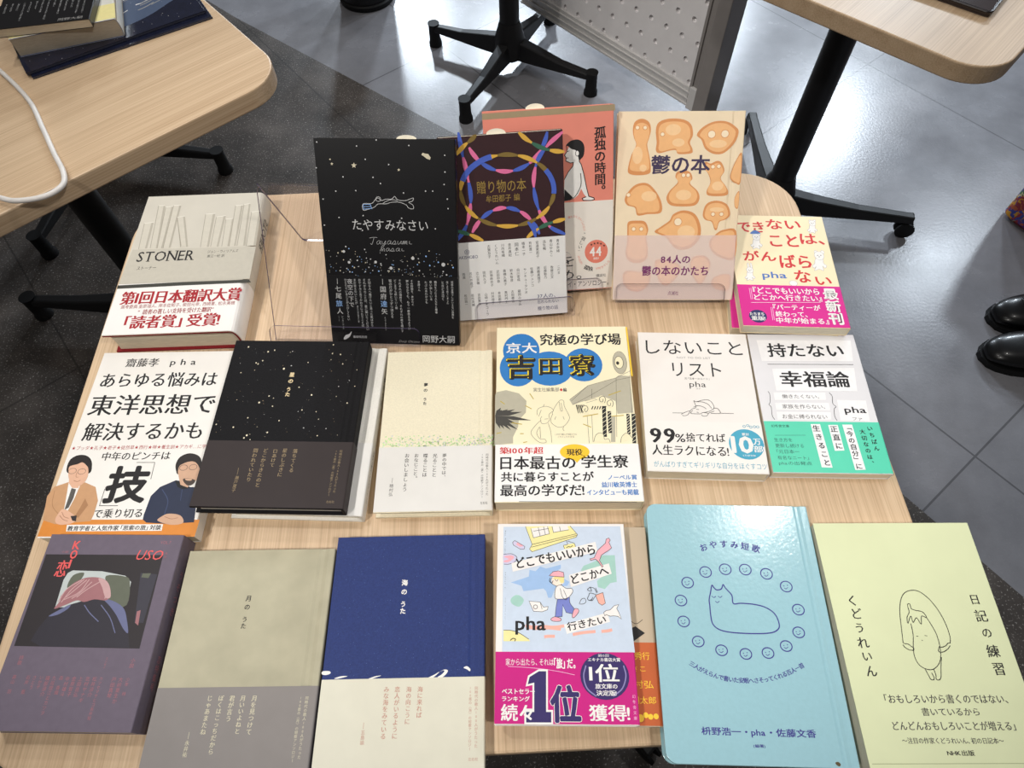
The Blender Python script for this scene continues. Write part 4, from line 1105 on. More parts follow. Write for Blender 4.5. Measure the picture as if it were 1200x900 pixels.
 ["V","title_lettering","white","海の",58.2,35.2,49.6,5.1,"x"],
 ["V","title_lettering","white","うた",58.05,53.0,63.6,4.8,"x"],
 ["S","dust_picture",["dust"],4,4,112,108,420,0.1,0.3,2.0,1],
 ["P","wave_picture","white",[[-0.8,104.9],[0.4,103.9],[5.0,104.0],[6.0,105.6],[2.8,106.7],[-0.2,106.2]],1],
 ["P","wave_picture","white",[[9.4,109.1],[14.4,107.7],[19.2,107.8],[15.6,108.8],[11.5,109.5]],1],
 ["P","wave_picture","white",[[35.5,109.8],[40.6,108.2],[44.7,107.9],[40.6,109.2],[37.0,110.2]],1],
 ["P","wave_picture","white",[[80.2,110.3],[85.3,107.9],[88.8,106.1],[86.4,108.5],[82.8,110.8]],1],
 ["P","wave_picture","white",[[87.5,109.9],[90.6,108.0],[92.6,105.8],[91.5,105.2],[88.4,106.5],[92.5,104.6],[95.3,105.4],[93.7,108.1],[90.6,110.3]],1],
 ["P","wave_picture","white",[[107.1,103.6],[109.6,102.6],[112.2,104.6],[111.8,106.2],[109.6,104.8]],1],
 ["V","band_lettering","pinkb","海に来れば",74.85,115.9,137.6,0,"m"],
 ["V","band_lettering","pinkb","海の向こうに",66.4,115.8,141.7,0,"m"],
 ["V","band_lettering","pinkb","恋人がいるように",57.75,115.6,151.0,0,"m"],
 ["V","band_lettering","pinkb","みな海をみている",49.55,115.4,151.0,0,"m"],
 ["L","band_signature","pinkb",[[34.6,139.5],[34.6,143.7]],0.3,0,0],
 ["V","band_signature","pinkb","五島諭",34.6,144.3,154.2,0,"r"],
 ["V","band_blurb","pinkb","同時代の歌人100人がうたった",116.95,116.8,157.5,0,"r"],
 ["V","band_blurb","pinkb","100首の〈海〉の短歌アンソロジー",112.5,116.7,159.1,0,"r"],
 ["H","band_publisher","pinkb","左右社",111.6,163.3,118.5,165.4,"r"],
],
'tsuki': [
 ["V","title_lettering","ink","月の",56.6,36.2,49.5,4.9,"b"],
 ["V","title_lettering","ink","うた",56.35,53.1,63.2,4.6,"b"],
 ["V","band_lettering","creamt","月を見つけて",74.85,110.5,137.2,0,"m"],
 ["V","band_lettering","creamt","月いいよねと",66.25,110.4,136.6,0,"m"],
 ["V","band_lettering","creamt","君が言う",58.05,110.3,128.4,0,"m"],
 ["V","band_lettering","creamt","ぼくはこっちだから",49.7,110.1,149.5,0,"m"],
 ["V","band_lettering","creamt","じゃあまたね",41.2,110.0,136.8,0,"m"],
 ["L","band_signature","creamt",[[31.1,134.5],[31.1,139.1]],0.3,0,0],
 ["V","band_signature","creamt","永井祐",31.15,139.8,150.9,0,"r"],
 ["V","band_blurb","creamt","同時代の歌人100人がうたった",114.25,111.7,152.9,0,"r"],
 ["V","band_blurb","creamt","100首の〈月〉の短歌アンソロジー",109.7,111.6,154.8,0,"r"],
],
'uso': [
 ["P","cover_photograph","ph_dark",[[1.3,16.9],[98.9,16.8],[100.8,88.9],[2.9,88.0]],0],
 ["P","cover_photograph","ph_sky",[[28.3,29.9],[52.7,30.4],[72.8,33.9],[78.9,38.8],[80.9,56.7],[24.3,59.2],[23.3,37.6],[24.9,32.0]],0],
 ["P","cover_photograph","ph_green",[[57.1,34.0],[71.9,34.3],[78.0,38.8],[80.9,56.7],[67.6,56.8],[61.0,43.0]],1],
 ["P","cover_photograph","ph_green",[[29.8,34.0],[38.5,31.9],[35.4,41.1],[28.4,43.6]],1],
 ["P","cover_photograph","ph_coat",[[14.4,84.2],[16.8,74.7],[21.5,65.5],[28.1,61.1],[34.8,57.1],[45.9,53.5],[58.8,52.0],[71.0,54.4],[79.8,59.7],[86.1,70.2],[92.8,88.4],[23.9,88.2]],0],
 ["P","cover_photograph","ph_coat2",[[61.0,52.2],[71.0,54.4],[79.9,59.9],[85.2,69.3],[88.5,77.8],[83.3,74.1],[75.2,64.6],[67.9,57.8]],1],
 ["P","cover_photograph","ph_coat2",[[21.6,65.8],[28.1,61.1],[35.7,56.7],[34.9,60.1],[28.3,64.6]],1],
 ["L","cover_photograph","ph_coat2",[[47.1,57.0],[53.2,62.8],[62.6,69.5]],0.7,1,0],
 ["L","cover_photograph","ph_coat2",[[60.5,56.9],[70.8,66.5],[78.5,77.9]],0.7,1,0],
 ["P","cover_photograph","ph_hair",[[25.8,50.3],[29.9,43.2],[34.6,38.7],[42.9,35.4],[54.6,36.1],[61.4,40.9],[65.1,48.9],[63.4,53.3],[53.9,52.6],[46.3,54.7],[39.8,53.5],[31.8,57.2],[24.0,60.2],[26.6,54.2]],1],
 ["P","cover_photograph","ph_hair2",[[51.5,36.1],[58.4,37.9],[63.3,43.3],[66.1,50.9],[62.0,51.0],[57.0,43.4]],1],
 ["L","cover_photograph","ph_hair2",[[38.3,37.5],[28.8,44.8],[25.4,54.9]],0.8,1,0],
 ["L","cover_photograph","ph_hair2",[[42.5,37.4],[35.3,45.6],[30.3,51.2]],0.8,1,0],
 ["L","cover_photograph","ph_hair2",[[47.2,39.0],[40.0,48.2],[35.2,52.2]],0.8,1,0],
 ["L","cover_photograph","ph_hair2",[[40.3,37.0],[32.7,45.2],[28.0,55.2]],0.8,1,0],
 ["L","cover_photograph","ph_hair2",[[44.5,37.0],[39.6,47.2],[29.3,53.2]],0.8,1,0],
 ["L","cover_photograph","ph_hair2",[[53.5,39.0],[45.1,45.1],[38.9,51.2]],0.8,1,0],
 ["L","cover_photograph","ph_hair2",[[55.0,37.3],[61.3,45.0],[61.9,52.0]],0.8,1,0],
 ["P","cover_photograph","ph_pane",[[84.6,31.5],[98.5,32.5],[98.2,70.1],[91.2,70.2]],0],
 ["P","cover_photograph","ph_green",[[86.4,31.9],[93.1,31.7],[92.1,35.6],[86.1,35.0]],0],
 ["P","cover_photograph","ph_hair",[[90.6,61.5],[93.3,60.5],[94.8,72.1],[91.8,70.2]],0],
 ["H","title_lettering","coral","K",21.4,5.6,27.0,12.5,"b"],
 ["H","title_lettering","coral","O",21.8,13.3,27.1,20.3,"b"],
 ["H","title_lettering","coral","I",23.3,21.2,24.6,28.1,"b"],
 ["H","title_lettering","coral","恋",14.1,21.7,22.9,35.1,"m"],
 ["H","title_lettering","coral","USO",77.1,12.9,98.7,20.9,"i"],
 ["H","title_lettering","coral2","VOL.7",93.8,5.1,102.4,7.6,"r"],
 ["T","title_lettering","coral2","小説",[13.7,14.7],[19.3,14.7],1.9,"r"],
 ["V","title_lettering","coral2","雑誌",101.0,14.0,20.0,1.9,"r"],
 ["V","contributor_lettering","coral2","詩歌",11.9,94.5,101.8,0,"r"],
 ["V","contributor_lettering","coral2","エッセイ",78.0,95.1,103.7,0,"r"],
 ["V","contributor_lettering","coral2","小説",98.5,95.6,103.0,0,"r"],
 ["V","contributor_lettering","coral2","高山 羽",11.85,108.2,121.5,0,"r"],
 ["V","contributor_lettering","coral2","石井 藍",22.55,108.5,121.7,0,"r"],
 ["V","contributor_lettering","coral2","さとう",27.4,108.6,118.4,0,"r"],
 ["V","contributor_lettering","coral2","いか子",32.6,108.5,117.9,0,"r"],
 ["V","contributor_lettering","coral2","磯部涼介",37.55,108.7,123.2,0,"r"],
 ["V","contributor_lettering","coral2","九段理江とカツヲ",42.4,108.7,135.6,0,"r"],
 ["V","contributor_lettering","coral2","森 香織",47.7,108.6,121.9,0,"r"],
 ["V","contributor_lettering","coral2","中村雄斗",52.65,109.0,123.0,0,"r"],
 ["V","contributor_lettering","coral2","金原智子",57.65,108.9,123.0,0,"r"],
 ["V","contributor_lettering","coral2","上田岳弘",62.65,108.9,123.3,0,"r"],
 ["V","contributor_lettering","coral2","北村ヤナギ",68.05,108.8,126.9,0,"r"],
 ["V","contributor_lettering","coral2","松井涼介",73.25,108.8,123.2,0,"r"],
 ["V","contributor_lettering","coral2","カツセマサヒコ長井短",78.15,108.9,138.3,0,"r"],
 ["V","contributor_lettering","coral2","戸田真琴",88.05,109.0,123.8,0,"r"],
 ["V","contributor_lettering","coral2","大前粟生か",93.15,109.0,127.4,0,"r"],
 ["V","contributor_lettering","coral2","少年 林",98.6,109.3,122.1,0,"r"],
],
'dokodemo': [
 ["P","cover_picture","d_sky",[[4.6,2.5],[100.9,1.9],[104.7,99.7],[4.9,100.2]],0],
 ["P","cover_picture","d_blue",[[11.0,48.0],[25.3,43.3],[25.9,38.0],[30.7,39.0],[34.5,35.3],[39.2,36.9],[51.1,33.7],[51.0,36.9],[45.6,40.1],[57.5,47.4],[55.8,50.5],[46.3,51.6],[43.0,59.8],[40.4,59.8],[38.9,54.7],[36.8,52.7],[21.1,54.8],[19.5,50.6]],0],
 ["P","cover_picture","d_green",[[66.9,38.4],[69.2,34.7],[80.1,30.4],[84.6,26.2],[94.8,26.0],[94.9,47.3],[89.6,48.3],[85.1,53.0],[79.9,51.5],[79.2,46.8],[83.6,43.1],[90.1,41.0],[89.5,33.6],[79.8,35.7],[69.0,39.5]],0],
 ["P","cover_picture","d_green",[[11.1,60.9],[14.2,58.1],[17.9,58.1],[21.1,60.9],[20.5,64.0],[17.9,66.5],[14.8,66.0],[11.7,64.0]],1],
 ["P","cover_picture","d_yel",[[22.8,2.2],[59.7,1.8],[65.5,9.0],[64.3,11.2],[28.1,23.4],[26.0,21.2],[28.2,17.4]],0],
 ["P","cover_picture","d_wht",[[27.2,3.9],[41.5,2.2],[42.5,8.4],[29.3,11.8]],0],
 ["P","cover_picture","d_wht",[[44.8,2.2],[57.5,1.8],[58.5,5.0],[45.8,7.3]],0],
 ["L","cover_picture","ink",[[22.8,2.2],[28.2,17.4],[26.0,21.2],[28.1,23.4],[64.3,11.2],[65.5,9.0],[59.7,1.8]],0.35,0,0],
 ["L","cover_picture","ink",[[27.2,3.9],[29.3,11.8],[42.5,8.4],[41.0,2.2]],0.35,0,0],
 ["L","cover_picture","ink",[[29.4,6.2],[42.0,3.9]],0.35,0,0],
 ["L","cover_picture","ink",[[33.3,2.8],[34.8,10.5]],0.35,0,0],
 ["L","cover_picture","ink",[[37.7,2.2],[39.2,9.3]],0.35,0,0],
 ["L","cover_picture","ink",[[44.8,2.2],[45.8,7.3],[58.5,5.0]],0.35,0,0],
 ["L","cover_picture","ink",[[50.9,2.2],[51.7,6.2]],0.35,0,0],
 ["L","cover_picture","ink",[[28.2,17.4],[64.4,8.4]],0.35,0,0],
 ["L","cover_picture","ink",[[27.6,19.6],[64.9,9.7]],0.35,0,0],
 ["P","cover_picture","d_yel",[[53.5,17.9],[62.4,16.2],[63.9,19.5],[54.1,21.2]],0],
 ["L","cover_picture","ink",[[56.0,14.0],[57.0,17.3],[53.7,18.2],[54.7,20.8]],0.35,1,0],
 ["L","cover_picture","ink",[[57.1,14.5],[62.4,16.4],[63.4,19.3]],0.35,1,0],
 ["L","cover_picture","ink",[[55.8,20.1],[58.0,19.0],[59.1,19.5],[61.3,18.2]],0.5,1,0],
 ["P","cover_picture","d_lil",[[12.2,15.7],[14.0,14.1],[22.2,19.0],[21.6,21.2],[18.4,21.2],[12.9,17.9]],0],
 ["L","cover_picture","ink",[[12.2,15.7],[14.0,14.1],[22.2,19.0],[21.6,21.2],[18.4,21.2],[12.9,17.9]],0.35,0,1],
 ["P","cover_picture","d_pink",[[16.2,15.7],[21.1,18.5],[18.4,19.4],[15.1,17.4]],0],
 ["P","cover_picture","d_lil",[[4.9,25.6],[11.4,25.1],[15.7,27.8],[14.1,31.6],[9.3,33.5],[5.5,33.5]],1],
 ["P","cover_picture","d_pink",[[5.4,27.3],[11.4,26.4],[13.5,28.3],[9.3,31.6],[5.5,31.8],[5.8,30.5],[9.2,29.4]],1],
 ["L","cover_picture","ink",[[4.9,25.6],[11.4,25.1],[15.7,27.8],[14.1,31.6],[9.3,33.5],[5.5,33.5]],0.35,1,0],
 ["P","cover_picture","d_wht",[[11.4,32.7],[79.9,15.1],[81.0,23.3],[12.5,39.6]],0],
 ["P","cover_picture","d_wht",[[57.2,42.1],[89.6,32.7],[91.3,41.0],[58.4,51.6]],0],
 ["P","cover_picture","d_wht",[[52.2,79.8],[86.0,70.8],[87.6,77.7],[54.1,86.6]],0],
 ["T","title_lettering","ink","どこでもいいから",[15.5,32.9],[78.7,21.1],8.4,"b"],
 ["T","title_lettering","ink","どこかへ",[59.2,45.8],[88.4,38.1],7.2,"b"],
 ["T","title_lettering","ink","行きたい",[54.7,81.5],[84.2,75.7],6.3,"b"],
 ["P","cover_picture","d_pink",[[81.1,22.2],[87.9,16.2],[88.7,12.8],[90.9,11.9],[91.9,13.9],[90.7,15.6],[92.6,20.0],[90.8,21.7],[87.5,23.8],[84.1,26.0],[82.2,30.4],[84.9,35.2],[84.0,35.9],[81.3,31.4],[79.1,29.3],[75.3,30.4],[74.6,29.1],[78.1,28.2]],0],
 ["L","cover_picture","ink",[[81.1,22.2],[87.9,16.2],[88.7,12.8],[90.9,11.9],[91.9,13.9],[90.7,15.6],[92.6,20.0],[90.8,21.7],[87.5,23.8],[84.1,26.0],[82.2,30.4],[84.9,35.2],[84.0,35.9],[81.3,31.4],[79.1,29.3],[75.3,30.4],[74.6,29.1],[78.1,28.2]],0.35,0,1],
 ["P","cover_picture","d_face",[[43.9,43.8],[51.8,43.7],[52.7,48.5],[48.5,50.5],[45.8,50.3],[43.8,48.5]],1],
 ["P","cover_picture","d_hair",[[46.0,43.2],[53.4,43.7],[53.3,47.9],[50.6,48.5],[49.1,45.3],[44.4,45.3]],0],
 ["P","cover_picture","d_pink",[[41.5,42.7],[44.7,39.5],[48.8,38.8],[53.0,40.0],[53.4,43.7],[45.5,43.2]],0],
 ["L","cover_picture","ink",[[41.5,42.7],[44.7,39.5],[48.8,38.8],[53.0,40.0],[53.4,43.7],[45.5,43.2]],0.35,0,1],
 ["L","cover_picture","ink",[[43.9,44.3],[42.4,46.9],[44.5,49.5],[48.4,50.8],[51.7,49.0]],0.35,1,0],
 ["L","cover_picture","ink",[[42.3,44.3],[41.7,46.9],[43.5,48.3],[44.6,46.4]],0.5,1,0],
 ["L","cover_picture","ink",[[46.0,45.3],[47.5,46.9],[48.6,45.3]],0.35,1,0],
 ["P","cover_picture","d_pants",[[47.6,61.0],[57.1,59.3],[57.4,63.8],[60.4,67.9],[59.2,71.9],[54.1,70.9],[51.7,65.9],[50.9,73.9],[45.5,74.4],[46.4,66.9]],0],
 ["L","cover_picture","ink",[[47.6,61.0],[46.4,66.9],[45.5,74.4],[50.9,73.9],[51.7,64.9],[54.1,70.9],[59.2,71.9]],0.35,0,0],
 ["L","cover_picture","ink",[[57.1,59.3],[57.4,63.8],[60.4,67.9]],0.35,1,0],
 ["P","cover_picture","d_wht",[[46.8,51.6],[50.6,50.0],[54.7,52.6],[58.9,52.6],[59.8,55.2],[57.1,58.8],[54.4,60.3],[50.3,60.8],[46.1,60.3],[45.7,56.7]],1],
 ["L","cover_picture","ink",[[46.8,51.6],[50.6,50.0],[54.7,52.6],[58.9,52.6],[59.8,55.2],[57.1,58.8],[54.4,60.3],[50.3,60.8],[46.1,60.3],[45.7,56.7]],0.35,1,1],
 ["L","cover_picture","ink",[[50.0,52.6],[51.4,58.8],[53.9,61.3],[55.0,59.8],[52.6,53.6]],0.35,1,0],
 ["P","cover_picture","d_pink",[[42.1,75.9],[45.2,74.1],[49.8,75.4],[49.3,77.3],[44.1,77.4]],1],
 ["L","cover_picture","ink",[[42.1,75.9],[45.2,74.1],[49.8,75.4],[49.3,77.3],[44.1,77.4]],0.35,1,1],
 ["P","cover_picture","d_pink",[[58.6,73.8],[60.4,68.4],[63.5,68.3],[63.6,70.8],[60.1,74.6]],1],
 ["L","cover_picture","ink",[[58.6,73.8],[60.4,68.4],[63.5,68.3],[63.6,70.8],[60.1,74.6]],0.35,1,1],
 ["P","cover_picture","d_wht",[[25.4,62.4],[34.1,63.1],[36.6,66.9],[40.2,66.4],[39.7,68.9],[35.5,70.4],[28.8,70.0]],0],
 ["L","cover_picture","ink",[[25.4,62.4],[34.1,63.1],[36.6,66.9],[40.2,66.4],[39.7,68.9],[35.5,70.4],[28.8,70.0]],0.35,0,1],
 ["E","cover_picture","ink",30.38,66.75,1.55,1.5,0.4],
 ["L","cover_picture","ink",[[34.1,63.1],[35.5,68.4]],0.35,0,0],
 ["P","cover_picture","d_coral",[[77.5,57.7],[83.4,55.6],[84.9,63.7],[82.2,65.3],[79.7,63.8]],0],
 ["L","cover_picture","ink",[[77.5,57.7],[83.4,55.6],[84.9,63.7],[82.2,65.3],[79.7,63.8]],0.35,0,1],
 ["L","cover_picture","ink",[[78.6,56.1],[76.7,52.5],[73.6,51.5]],0.4,1,0],
 ["L","cover_picture","ink",[[79.2,55.6],[77.8,52.0]],0.4,1,0],
 ["L","cover_picture","ink",[[78.0,57.2],[73.4,56.1],[72.3,57.7]],0.4,1,0],
 ["L","cover_picture","ink",[[77.5,58.2],[74.7,61.8],[73.2,60.7]],0.4,1,0],
 ["L","cover_picture","ink",[[73.6,51.5],[71.4,53.6],[74.5,54.6],[73.6,51.5]],0.4,1,0],
 ["L","cover_picture","ink",[[72.3,57.7],[71.1,60.7],[73.6,61.8],[75.3,59.2]],0.4,1,0],
 ["L","cover_picture","ink",[[64.5,64.3],[66.4,60.8],[69.0,60.2],[69.7,62.8],[67.8,64.3],[64.9,64.5]],0.4,1,0],
 ["P","cover_picture","d_wht",[[83.1,70.8],[85.1,69.3],[88.2,68.8],[91.5,65.7],[95.2,64.7],[93.4,67.7],[94.8,70.7],[96.4,75.7],[94.0,73.7],[91.0,73.2],[87.9,73.5],[84.9,72.3],[83.8,73.3]],0],
 ["L","cover_picture","ink",[[83.1,70.8],[85.1,69.3],[88.2,68.8],[91.5,65.7],[95.2,64.7],[93.4,67.7],[94.8,70.7],[96.4,75.7],[94.0,73.7],[91.0,73.2],[87.9,73.5],[84.9,72.3],[83.8,73.3]],0.35,0,1],
 ["L","cover_picture","d_coral",[[22.6,80.9],[29.2,81.8],[36.4,81.3],[44.5,81.8],[52.2,80.8]],2.2,1,0],
 ["L","cover_picture","d_coral",[[24.1,81.9],[32.3,82.8],[40.4,82.3],[49.6,83.2]],2.2,1,0],
 ["L","cover_picture","d_coral",[[36.8,88.8],[40.3,88.4],[44.9,88.4]],2.2,1,0],
 ["L","cover_picture","d_coral",[[58.6,87.1],[66.8,85.6],[76.0,84.8]],2.2,1,0],
 ["L","cover_picture","d_coral",[[80.5,84.7],[85.1,84.3],[88.7,83.5]],2.2,1,0],
 ["P","cover_picture","d_yel",[[5.7,84.1],[11.8,84.3],[18.0,86.3],[25.1,90.6],[26.1,92.0],[5.8,92.1]],0],
 ["L","cover_picture","ink",[[5.7,84.1],[11.8,84.3],[18.0,86.3],[25.1,90.6]],0.4,1,0],
 ["L","cover_picture","ink",[[10.9,91.6],[12.9,90.1],[14.9,90.6],[14.4,92.1]],0.6,1,0],
 ["H","author_lettering","ink","pha",15.1,74.1,37.8,87.2,"b"],
 ["V","author_lettering","ink","doko demo iikara",6.25,5.4,25.8,1.7,"r"],
 ["V","author_lettering","ink","dokoka e",6.65,39.5,52.9,1.5,"r"],
 ["V","author_lettering","ink","ikitai written by pha",6.9,59.5,76.3,1.6,"r"],
 ["H","band_lettering","white","家から出たら、それは",7.7,104.3,43.5,109.2,"r"],
 ["H","band_lettering","white","「旅」だ。",43.9,103.6,59.6,111.5,"b"],
 ["L","band_lettering","pinkl",[[9.3,109.9],[29.4,111.0],[46.3,113.1],[58.8,115.5]],0.35,1,0],
 ["L","band_lettering","white",[[25.5,117.1],[32.5,113.1],[37.8,113.1],[37.3,140.3],[41.0,140.3],[40.9,147.1],[22.9,147.2],[22.9,140.4],[28.7,140.4],[28.9,120.9],[24.1,122.1]],2.6,0,1],
 ["P","band_lettering","navy4",[[25.5,117.1],[32.5,113.1],[37.8,113.1],[37.3,140.3],[41.0,140.3],[40.9,147.1],[22.9,147.2],[22.9,140.4],[28.7,140.4],[28.9,120.9],[24.1,122.1]],0],
 ["H","band_lettering","white","位",41.1,123.1,61.8,146.6,"h"],
 ["H","band_lettering","navy4","位",41.1,123.1,61.8,146.6,"x"],
 ["H","band_lettering","white","続々",4.9,135.4,27.7,146.3,"b"],
 ["H","band_lettering","white","獲得!",68.5,135.4,97.3,145.9,"b"],
 ["H","band_lettering","white","ベストセラー",5.3,125.2,29.2,128.6,"b"],
 ["H","band_lettering","white","ランキング",5.3,130.1,25.5,133.5,"b"],
 ["E","band_emblem","navy4",81.05,116.19,18.03,16.03,0],
 ["L","band_emblem","lil2",[[74.0,129.8],[67.6,124.5],[65.5,116.3],[67.5,109.0]],0.9,1,0],
 ["L","band_emblem","lil2",[[86.4,129.7],[93.4,124.4],[96.6,116.1],[95.4,108.9]],0.9,1,0],
 ["H","band_emblem","white","第15回",76.8,101.0,84.9,103.0,"r"],
 ["H","band_emblem","white","エキナカ書店大賞",69.2,103.6,93.2,106.2,"b"],
 ["H","band_emblem","white","1位",69.8,108.0,91.5,120.1,"b"],
 ["H","band_emblem","white","旅文庫の",73.7,121.4,89.8,124.8,"b"],
 ["H","band_emblem","white","決定版!",74.3,125.8,88.8,129.4,"b"],
 ["V","band_lettering","pinkl","幻冬舎文庫",101.25,128.1,145.8,2.5,"r"],
],
'oyasumi': [
 ["A","title_lettering","indigo","おやすみ短歌",[[40.5,38.6],[50.4,35.1],[60.5,33.9],[70.8,34.4],[81.2,36.0],[91.2,38.3]],6.69,"b"],
 ["E","face_drawing#244","indigo",43.75,57.14,4.63,4.26,0.8],
 ["E","face_drawing#244","indigo",41.85,56.69,0.44,0.44,0],
 ["E","face_drawing#244","indigo",44.84,56.14,0.44,0.44,0],
 ["L","face_drawing#244","indigo",[[41.9,58.2],[43.3,59.1],[45.1,57.8]],0.45,1,0],
 ["E","face_drawing#309","indigo",59.88,54.61,4.64,4.28,0.8],
 ["E","face_drawing#309","indigo",57.99,54.16,0.44,0.44,0],
 ["E","face_drawing#309","indigo",60.99,53.61,0.44,0.44,0],
 ["L","face_drawing#309","indigo",[[58.0,55.6],[59.4,56.6],[61.2,55.3]],0.45,1,0],
 ["E","face_drawing#375","indigo",75.94,54.53,4.63,4.28,0.8],
 ["E","face_drawing#375","indigo",74.06,54.08,0.44,0.44,0],
 ["E","face_drawing#375","indigo",77.06,53.53,0.44,0.44,0],
 ["L","face_drawing#375","indigo",[[74.1,55.5],[75.4,56.5],[77.3,55.2]],0.45,1,0],
 ["E","face_drawing#445","indigo",92.41,57.61,4.61,4.25,0.8],
 ["E","face_drawing#445","indigo",90.55,57.16,0.44,0.44,0],
 ["E","face_drawing#445","indigo",93.55,56.61,0.43,0.44,0],
 ["L","face_drawing#445","indigo",[[90.6,58.6],[91.8,59.6],[93.7,58.3]],0.45,1,0],
 ["E","face_drawing#510","indigo",106.33,67.42,4.56,4.17,0.8],
 ["E","face_drawing#510","indigo",104.5,66.98,0.43,0.44,0],
 ["E","face_drawing#510","indigo",107.47,66.45,0.43,0.43,0],
 ["L","face_drawing#510","indigo",[[104.5,68.4],[105.7,69.3],[107.6,68.1]],0.45,1,0],
 ["E","face_drawing#550","indigo",112.53,85.09,4.48,4.03,0.8],
 ["E","face_drawing#550","indigo",110.73,84.67,0.43,0.41,0],
 ["E","face_drawing#550","indigo",113.65,84.14,0.43,0.42,0],
 ["L","face_drawing#550","indigo",[[110.7,86.0],[111.9,86.9],[113.8,85.8]],0.45,1,0],
 ["E","face_drawing#551","indigo",109.52,102.13,4.41,3.9,0.8],
 ["E","face_drawing#551","indigo",107.75,101.72,0.42,0.41,0],
 ["E","face_drawing#551","indigo",110.62,101.22,0.42,0.4,0],
 ["L","face_drawing#551","indigo",[[107.7,103.1],[108.9,103.9],[110.8,102.8]],0.45,1,0],
 ["E","face_drawing#510","indigo",98.2,112.31,4.37,3.82,0.8],
 ["E","face_drawing#510","indigo",96.44,111.91,0.41,0.39,0],
 ["E","face_drawing#510","indigo",99.28,111.41,0.41,0.39,0],
 ["L","face_drawing#510","indigo",[[96.4,113.2],[97.7,114.1],[99.5,112.9]],0.45,1,0],
 ["E","face_drawing#450","indigo",83.55,117.63,4.35,3.79,0.8],
 ["E","face_drawing#450","indigo",81.79,117.24,0.42,0.39,0],
 ["E","face_drawing#450","indigo",84.62,116.74,0.41,0.39,0],
 ["L","face_drawing#450","indigo",[[81.8,118.5],[83.0,119.4],[84.8,118.3]],0.45,1,0],
 ["E","face_drawing#377","indigo",66.73,118.66,4.35,3.78,0.8],
 ["E","face_drawing#377","indigo",64.96,118.27,0.41,0.39,0],
 ["E","face_drawing#377","indigo",67.78,117.77,0.41,0.39,0],
 ["L","face_drawing#377","indigo",[[65.0,119.6],[66.2,120.4],[68.0,119.3]],0.45,1,0],
 ["E","face_drawing#297","indigo",48.73,116.47,4.37,3.8,0.8],
 ["E","face_drawing#297","indigo",46.95,116.07,0.42,0.39,0],
 ["E","face_drawing#297","indigo",49.77,115.57,0.42,0.39,0],
 ["L","face_drawing#297","indigo",[[47.0,117.4],[48.3,118.2],[50.0,117.1]],0.45,1,0],
 ["E","face_drawing#220","indigo",31.75,110.5,4.4,3.85,0.8],
 ["E","face_drawing#220","indigo",29.94,110.1,0.42,0.39,0],
 ["E","face_drawing#220","indigo",32.78,109.59,0.41,0.4,0],
 ["L","face_drawing#220","indigo",[[30.0,111.4],[31.3,112.3],[33.1,111.1]],0.45,1,0],
 ["E","face_drawing#172","indigo",22.17,95.95,4.47,3.97,0.8],
 ["E","face_drawing#172","indigo",20.33,95.54,0.42,0.41,0],
 ["E","face_drawing#172","indigo",23.2,95.02,0.43,0.41,0],
 ["L","face_drawing#172","indigo",[[20.4,96.9],[21.7,97.8],[23.5,96.6]],0.45,1,0],
 ["E","face_drawing#163","indigo",21.68,80.06,4.54,4.09,0.8],
 ["E","face_drawing#163","indigo",19.82,79.63,0.43,0.43,0],
 ["E","face_drawing#163","indigo",22.73,79.1,0.43,0.43,0],
 ["L","face_drawing#163","indigo",[[19.9,81.0],[21.3,81.9],[23.0,80.7]],0.45,1,0],
 ["E","face_drawing#185","indigo",28.44,65.93,4.6,4.2,0.8],
 ["E","face_drawing#185","indigo",26.56,65.49,0.43,0.43,0],
 ["E","face_drawing#185","indigo",29.52,64.94,0.43,0.44,0],
 ["L","face_drawing#185","indigo",[[26.6,66.9],[28.0,67.9],[29.8,66.6]],0.45,1,0],
 ["L","cat_drawing","indigo",[[43.9,83.6],[44.0,78.9],[46.0,72.5],[47.5,67.7],[49.0,69.6],[50.9,71.2],[54.6,70.4],[56.5,67.0],[57.9,69.4],[59.7,71.7],[62.3,75.4],[62.6,81.5],[68.4,81.2],[77.8,81.7],[86.9,83.8],[93.6,88.7],[95.7,96.8],[93.3,100.9],[87.2,103.1],[74.3,103.8],[58.2,103.3],[49.1,101.4],[44.5,97.3],[43.7,90.5]],0.9,1,1],
 ["L","cat_drawing","indigo",[[46.2,76.0],[47.8,77.2],[49.6,76.2]],0.5,1,0],
 ["L","cat_drawing","indigo",[[51.3,75.9],[52.8,77.1],[54.6,75.8]],0.5,1,0],
 ["L","cat_drawing","indigo",[[48.6,80.0],[50.1,81.1],[51.9,79.9]],0.5,1,0],
 ["A","subtitle_lettering","indigo","三人がえらんで書いた安眠へさそってくれる百人一首",[[23.6,125.9],[32.8,131.0],[42.5,134.8],[52.3,136.8],[62.3,137.4],[73.6,137.0],[84.0,135.3],[95.9,131.4],[108.7,125.4]],4.12,"b"],
 ["H","author_lettering","indigo","枡野浩一・pha・佐藤文香",27.1,168.9,108.5,174.9,"b"],
 ["H","author_lettering","indigo","(編著)",62.7,179.2,71.1,181.6,"b"],
 ["P","cover_stain","brown",[[118.5,189.2],[120.7,188.8],[122.0,190.2],[120.9,191.5],[119.0,190.7]],1],
],
'nikki': [
 ["V","author_lettering","ink","く",16.6,58.5,67.2,8.9,"m"],
 ["V","author_lettering","ink","ど",17.1,68.3,77.3,9.2,"m"],
 ["V","author_lettering","ink","う",16.95,79.4,87.3,8.2,"m"],
 ["V","author_lettering","ink","れ",16.75,89.8,98.4,9.1,"m"],
 ["V","author_lettering","ink","い",17.2,100.0,107.6,8.1,"m"],
 ["V","author_lettering","ink","ん",17.6,110.0,118.3,8.8,"m"],
 ["V","title_lettering","ink","日",111.75,58.1,66.3,8.4,"m"],
